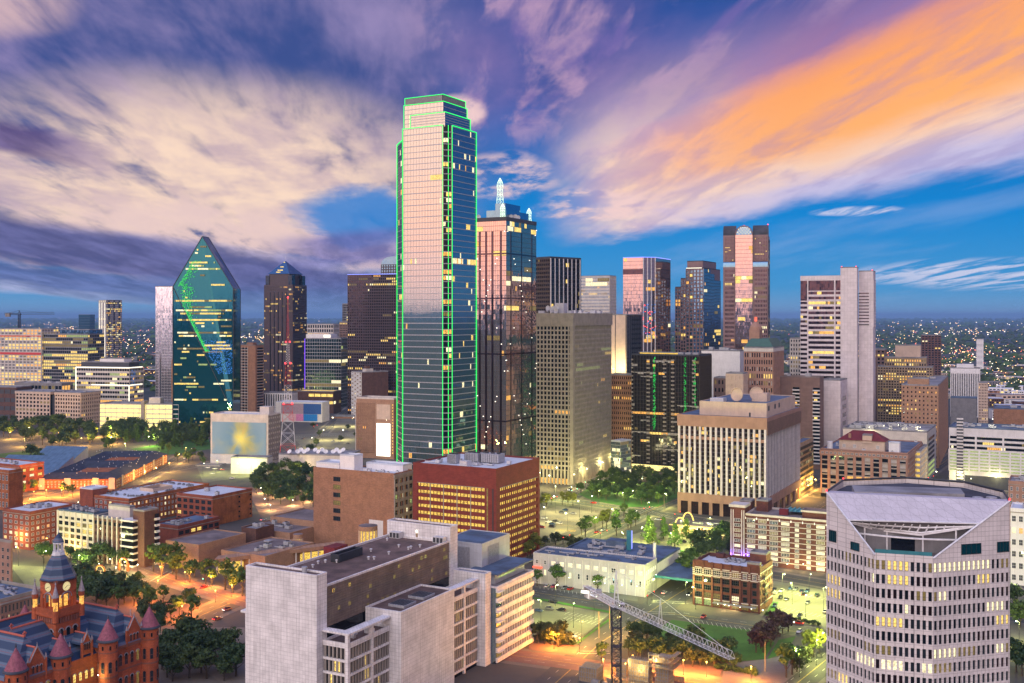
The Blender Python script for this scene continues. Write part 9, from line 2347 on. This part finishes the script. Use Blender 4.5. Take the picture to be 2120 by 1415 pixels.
# ================================================================ red and white broadcast mast
def mast():
 X, Y, _ = at(596, 948, 1000); R = thing('broadcast_mast', 'red and white lattice broadcast mast with red beacon lamps', 'mast', (X, Y, 0), radians(12))
 zt_ = zt(618, 1000); secs = [(0, 8.6), (22, 6.6), (44, 5.0), (60, 3.9), (78, 2.9), (98, 1.9), (118, 1.2), (zt_, .4)]
 for i, ((z0, r0), (z1, r1)) in enumerate(zip(secs[:-1], secs[1:])):
  mb = MB(['steel_red' if i % 2 == 0 else 'steel_white']); n = max(2, int((z1 - z0) / (r0 * 1.15)))
  for q in range(n):
   a0, a1 = z0 + (z1 - z0) * q / n, z0 + (z1 - z0) * (q + 1) / n; s0, s1 = r0 + (r1 - r0) * q / n, r0 + (r1 - r0) * (q + 1) / n
   c0 = [(s0, s0), (-s0, s0), (-s0, -s0), (s0, -s0)]; c1 = [(s1, s1), (-s1, s1), (-s1, -s1), (s1, -s1)]
   for k in range(4):
    l = (k + 1) % 4; mb.tube((*c0[k], a0), (*c1[k], a1), max(.08, s0 * .035), 0, 5); q_ = max(.04, s0 * .018); mb.tube((*c0[k], a0), (*c1[l], a1), q_, 0, 4); mb.tube((*c0[l], a0), (*c1[k], a1), q_, 0, 4); mb.tube((*c1[k], a1), (*c1[l], a1), q_, 0, 4)
  mb.build('lattice_section', R)
 for z, r in ((60, 3.9), (98, 2.4), (zt_, .2), (118, 1.8)):
  for s in ((-1, -1), (1, 1), (1, -1)) if z < zt_ else ((0, 0),):
   mb = MB(['neon_red']); mb.blob((s[0] * r, s[1] * r, z + .8), (.9, .9, .9), 0, 1, 8, 5, 0); mb.build('beacon', R)
 pl = MB(['steel_red']); pl.box(-5.4, 5.4, -5.4, 5.4, 59.6, 60.2); pl.build('platform', R)
mast()
dish = MB(['white_paint', 'steel_grey']); dish.lathe([(.3, 0), (1.6, .3), (2.6, .9), (2.75, 1.0), (2.6, 1.05), (.2, .25)], 18, (0, 0), 0); dish.tube((0, 0, .3), (0, 0, 1.9), .08, 1, 5); dish_me = dish.mesh('reflector')
ped = MB(['steel_grey']); ped.lathe([(.7, 0), (.4, .4), (.3, 3)], 8); ped_me = ped.mesh('pedestal')
for i in range(13):
 px, D_ = 600 + (i * 37) % 118, 972 + (i * 13) % 26; X = (px - CX) / F * D_; zr = zt(945, 965) + .06
 o = thing('satellite_dish', 'white satellite dish on the broadcast building roof', 'satellite dish', (X, D_, zr), 0, 'satellite dishes on the broadcast roof'); part('pedestal', ped_me, o); part('reflector', dish_me, o, (0, 0, 3.0), (radians(50), 0, radians(-30 + (i * 23) % 60)), (.8, .8, .8))
# ================================================================ drive-in restaurant with two golden arches
def drive_in():
 b = Bld('drive_in_restaurant', 'flat roofed drive-in restaurant outlined in amber with two glowing yellow arches', 1500, 1392, 1512, 690, 1094, 24)
 R = b.root; w, l, h = b.w, 14.0, 4.6; b.l = l
 b.core('cream', 0, h); mb = MB(['roof_brown']); mb.box(-w - 1.5, 1.5, -1.5, l + 1.5, h + .02, h + .9); mb.build('roof_slab', R)
 ne = MB(['neon_amber'])
 for p, q in (((-w - 1.55, -1.55), (1.55, -1.55)), ((1.55, -1.55), (1.55, l + 1.5)), ((-w - 1.55, -1.55), (-w - 1.55, l + 1.5))): ne.tube((*p, h + .5), (*q, h + .5), .28, 0, 5)
 ne.build('light_strip', R)
 for k in range(8): part('window', win_mesh(2.2, 2.4, 'lit_yellow' if k < 5 else 'glass_dark', 'steel_dark', (2, 1)), R, (-w + 2.5 + k * (w - 4) / 8, -.06, .8), (0, 0, 0))
 for y in (-3.2, l + 2.5):
  a = MB(['neon_amber']); prev = None
  for i in range(17):
   t_ = i / 16; x = -w + 1.5 + 9.5 * t_; z = 10.5 * (1 - (2 * t_ - 1) ** 4 * .6 - (2 * t_ - 1) ** 2 * .4)
   p = (x, y, max(0, z))
   if prev: a.tube(prev, p, .42, 0, 6)
   prev = p
  a.build('yellow_arch', R)
 b.units(8, 4, h + .9, sz=(1, 2.2), hz=(.6, 1.4))
 for x in (-w * .75, -w * .45, -w * .15):
  ld = bpy.data.lights.new('lamp_light', 'POINT'); ld.energy = 4200; ld.color = (1, .62, .2); ld.shadow_soft_size = .5; l_ = link(bpy.data.objects.new('lamp_light', ld)); l_.parent = R; l_.location = (x, -2.4, h - .3)
drive_in()
for k, (px, py, lab) in enumerate(((208, 1198, 'brick gateway arch lined with bulbs beside the square'), (256, 1182, 'second bulb lined gateway arch nearer the offices'))):
 X, Y = gp(px, py); R = thing('gateway_arch', lab, 'arch', (X, Y, 0), radians(-25)); a = MB(['brick_orange']); nb_ = MB(['neon_amber']); prev = None
 for i in range(15):
  t_ = pi * i / 14; p = (-3.2 * cos(t_), 0, 4.2 + 3.0 * sin(t_))
  if prev: a.tube(prev, p, .45, 0, 6); nb_.tube((prev[0] * .86, -.35, 4.2 + (prev[2] - 4.2) * .86), (p[0] * .86, -.35, 4.2 + (p[2] - 4.2) * .86), .14, 0, 5)
  prev = p
 for s in (-1, 1): a.box(s * 3.2 - .6, s * 3.2 + .6, -.6, .6, 0, 4.3)
 a.build('arch', R); nb_.build('bulb_strip', R)
 ld = bpy.data.lights.new('lamp_light', 'POINT'); ld.energy = 2400; ld.color = (1, .62, .2); ld.shadow_soft_size = .5; l_ = link(bpy.data.objects.new('lamp_light', ld)); l_.parent = R; l_.location = (0, -1.5, 5)
def fence(p, q, n, lab):
 a, c = Vector(gp(*p)), Vector(gp(*q)); R = thing('fence', lab, 'fence', (a.x, a.y, 0)); d = c - a
 for i in range(n + 1): v = d * i / n; m_ = MB(['steel_dark']); m_.box(v.x - .05, v.x + .05, v.y - .05, v.y + .05, 0, 1.5); m_.build('post', R)
 for z in (.5, 1.0, 1.45): m_ = MB(['steel_dark']); m_.tube((0, 0, z), (d.x, d.y, z), .04, 0, 4); m_.build('rail', R)
fence((1196, 1330), (1264, 1281), 26, 'black railing along the small car park and sloping street'); fence((1170, 1050), (1300, 1070), 30, 'black railing between the yellow car park and the park street'); fence((1300, 1112), (1356, 1088), 20, 'black railing along the drive-through car park')
for px, py in ((1584, 1392), (1240, 1322), (1262, 1302), (1375, 1060)):
 X, Y = gp(px, py); mb = MB(['timber']); mb.lathe([(.18, 0), (.12, 12)], 8); o = mb.build('utility_pole'); o.location = (X, Y, 0); tag(o, 'plain wooden utility pole beside the street', 'pole', 'wooden utility poles')
# ================================================================ the city beyond
def far_city():
 rr = random.Random(99)
 mats = ['concrete_light', 'brick_brown', 'cream', 'roof_grey', 'white_plain', 'tan_brick']
 low = [MB([m, 'roof_grey', 'roof_white', 'lit_dim', 'lit_yellow']) for m in mats]
 ME = {}
 def house(X, Y, w, l, h, mat, label, group):
  key = (mat, rr.randint(0, 2))
  if key not in ME:
   mb = MB([mat, rr.choice(('roof_grey', 'roof_white', 'roof_brown')), 'glass_dark', 'lit_yellow']); mb.box(-.5, .5, -.5, .5, 0, 1, 0, 'bt'); mb.face([(-.5, -.5, 1), (.5, -.5, 1), (.5, .5, 1), (-.5, .5, 1)], 1)
   for j in range(3):
    for i in range(6):
     q = rr.random(); u = -.45 + i * .155; z = .1 + j * .3; mb.face([(u, -.505, z), (u + .1, -.505, z), (u + .1, -.505, z + .16), (u, -.505, z + .16)], 3 if q < .18 else 2)
     mb.face([(.505, u, z), (.505, u + .1, z), (.505, u + .1, z + .16), (.505, u, z + .16)], 3 if q > .85 else 2)
   ME[key] = mb.mesh('low_building')
  o = link(bpy.data.objects.new('low_building', ME[key])); o.location = (X, Y, 0); o.scale = (w, l, h); o.rotation_euler = (0, 0, radians(rr.choice((-28, -28, -15, 5)))); tag(o, label, 'building', group)
 D_ = (((1825, 2130), (775, 845), 46, 'low building in the far lit district right of the granite tower', 'low buildings of the right district', 14), ((1830, 2130), (725, 775), 40, 'small building along the far road lights on the right', 'small buildings by the right highway', 12),
 ((2040, 2130), (800, 880), 12, 'mid block roof behind the white parking garage', 'blocks behind the white garage', 16), ((180, 330), (735, 800), 34, 'low building among trees beyond the cream office block', 'low buildings beyond the cream block', 13), ((500, 560), (730, 800), 8, 'low building glimpsed beside the pyramid topped tower', 'low buildings by the pyramid tower', 14),
 ((0, 200), (705, 735), 20, 'low building on the far left plain', 'low buildings on the far left', 14), ((625, 720), (715, 760), 8, 'low building glimpsed behind the green glass block', 'low buildings behind the green block', 14), ((1620, 1680), (740, 790), 7, 'low building glimpsed between the old tower and granite tower', 'low buildings by the granite tower', 14))
 for (xa, xb), (ya, yb), n, lab, grp, hm in D_:
  for i in range(n):
   X, Y = gp(rr.uniform(xa, xb), rr.uniform(ya, yb)); house(X, Y, rr.uniform(18, 55), rr.uniform(14, 30), rr.uniform(5, hm), rr.choice(mats), lab, grp)
 tm = MB(['leaf_dark', 'leaf_green', 'leaf_olive'])
 def clump(X, Y, r): tm.blob((X, Y, r * .35), (r * rr.uniform(.8, 1.5), r * rr.uniform(.8, 1.3), r * rr.uniform(.5, .9)), rr.choice((0, 0, 1, 2)), rr.randint(0, 999), 7, 4, .3)
 for i in range(5200):
  py = HY + 9 + 150 * rr.random() ** 2.2; px = rr.uniform(-60, 2180); X, Y = gp(px, py)
  if Y < 1650: continue
  clump(X, Y, rr.uniform(5, 9) * (1 + Y / 4500))
 o = tm.build('distant_wood', None, 'stuff'); tag(o, 'dark tree cover spread over the far plain', 'trees')
 cl = MB(['city_amber', 'city_white', 'city_red'])
 def spot(X, Y, z, s, m): cl.box(X - s, X + s, Y - s, Y + s, z, z + s * 1.6, m)
 for k in range(26):                     # lit streets running in straight lines over the plain
  X, Y = gp(rr.uniform(-60, 2180), HY + rr.uniform(9, 95)); an_ = radians(rr.choice((28, -62, 28, -62, 75, -15, 5))); n_ = rr.randint(18, 46); st_ = rr.uniform(30, 60) * max(1, Y / 4000)
  for i in range(n_):
   x_, y_ = X + sin(an_) * st_ * i, Y + cos(an_) * st_ * i
   if 1900 < y_ < 45000: spot(x_ + rr.gauss(0, 3), y_, 9, y_ / F * rr.uniform(.22, .45), rr.choice((0, 0, 0, 1)))
 for i in range(420):
  py = HY + 2.2 + 120 * rr.random() ** 3.2; px = rr.uniform(-40, 2160); X, Y = gp(px, py)
  if Y < 1900: continue
  s = Y / F * rr.uniform(.2, .5); spot(X, Y, rr.uniform(6, 22), s, rr.choice((0, 0, 0, 1, 1, 2) if py > 690 else (0, 0, 1, 1, 1)))
 for cx, cy, sx, sy, n, mix in ((1980, 690, 60, 5, 120, (1, 1, 0)), (2000, 745, 110, 18, 420, (0, 0, 1, 2)), (1800, 745, 40, 20, 110, (0, 0, 1)), (1950, 672, 140, 4, 130, (0, 1)), (120, 690, 60, 16, 120, (0, 0, 1)), (150, 720, 16, 22, 130, (0, 1, 2)), (100, 662, 90, 4, 70, (0, 1)), (520, 668, 40, 4, 60, (0, 1)), (520, 700, 40, 6, 60, (1, 0)), (660, 662, 50, 3, 50, (0, 1)), (280, 715, 40, 14, 120, (0, 2, 1)), (250, 765, 60, 14, 80, (0, 0, 2)), (2080, 800, 40, 20, 60, (0, 1)), (1870, 700, 30, 8, 40, (0, 1)), (1650, 760, 20, 15, 20, (0, 1))):
  for i in range(n):
   px, py = rr.gauss(cx, sx), rr.gauss(cy, sy)
   if py < HY + 3: continue
   X, Y = gp(px, py); s = Y / F * rr.uniform(.28, .7); spot(X, Y, rr.uniform(6, 16), s, rr.choice(mix))
 o = cl.build('city_light', None, 'stuff'); tag(o, 'scattered lights of the far plain', 'lights')
far_city()
# ================================================================ evening haze over the plain
m = bpy.data.materials.new('haze_air'); m.use_nodes = True; m.node_tree.nodes.clear(); MATS['haze_air'] = m
N = NT(m.node_tree); o_ = N.n('ShaderNodeOutputMaterial'); v = N.n('ShaderNodeVolumePrincipled')
v.inputs['Color'].default_value = (.30, .58, 1.0, 1); v.inputs['Density'].default_value = 3.8e-5; v.inputs['Anisotropy'].default_value = 0.0
N.link(v.outputs[0], o_.inputs['Volume'])
mb = MB(['haze_air']); mb.box(-69000, 69000, -69000, 89000, -1.5, 300)
o = mb.build('haze'); o['kind'] = 'stuff'; tag(o, 'thin blue evening haze over the plain', 'haze')
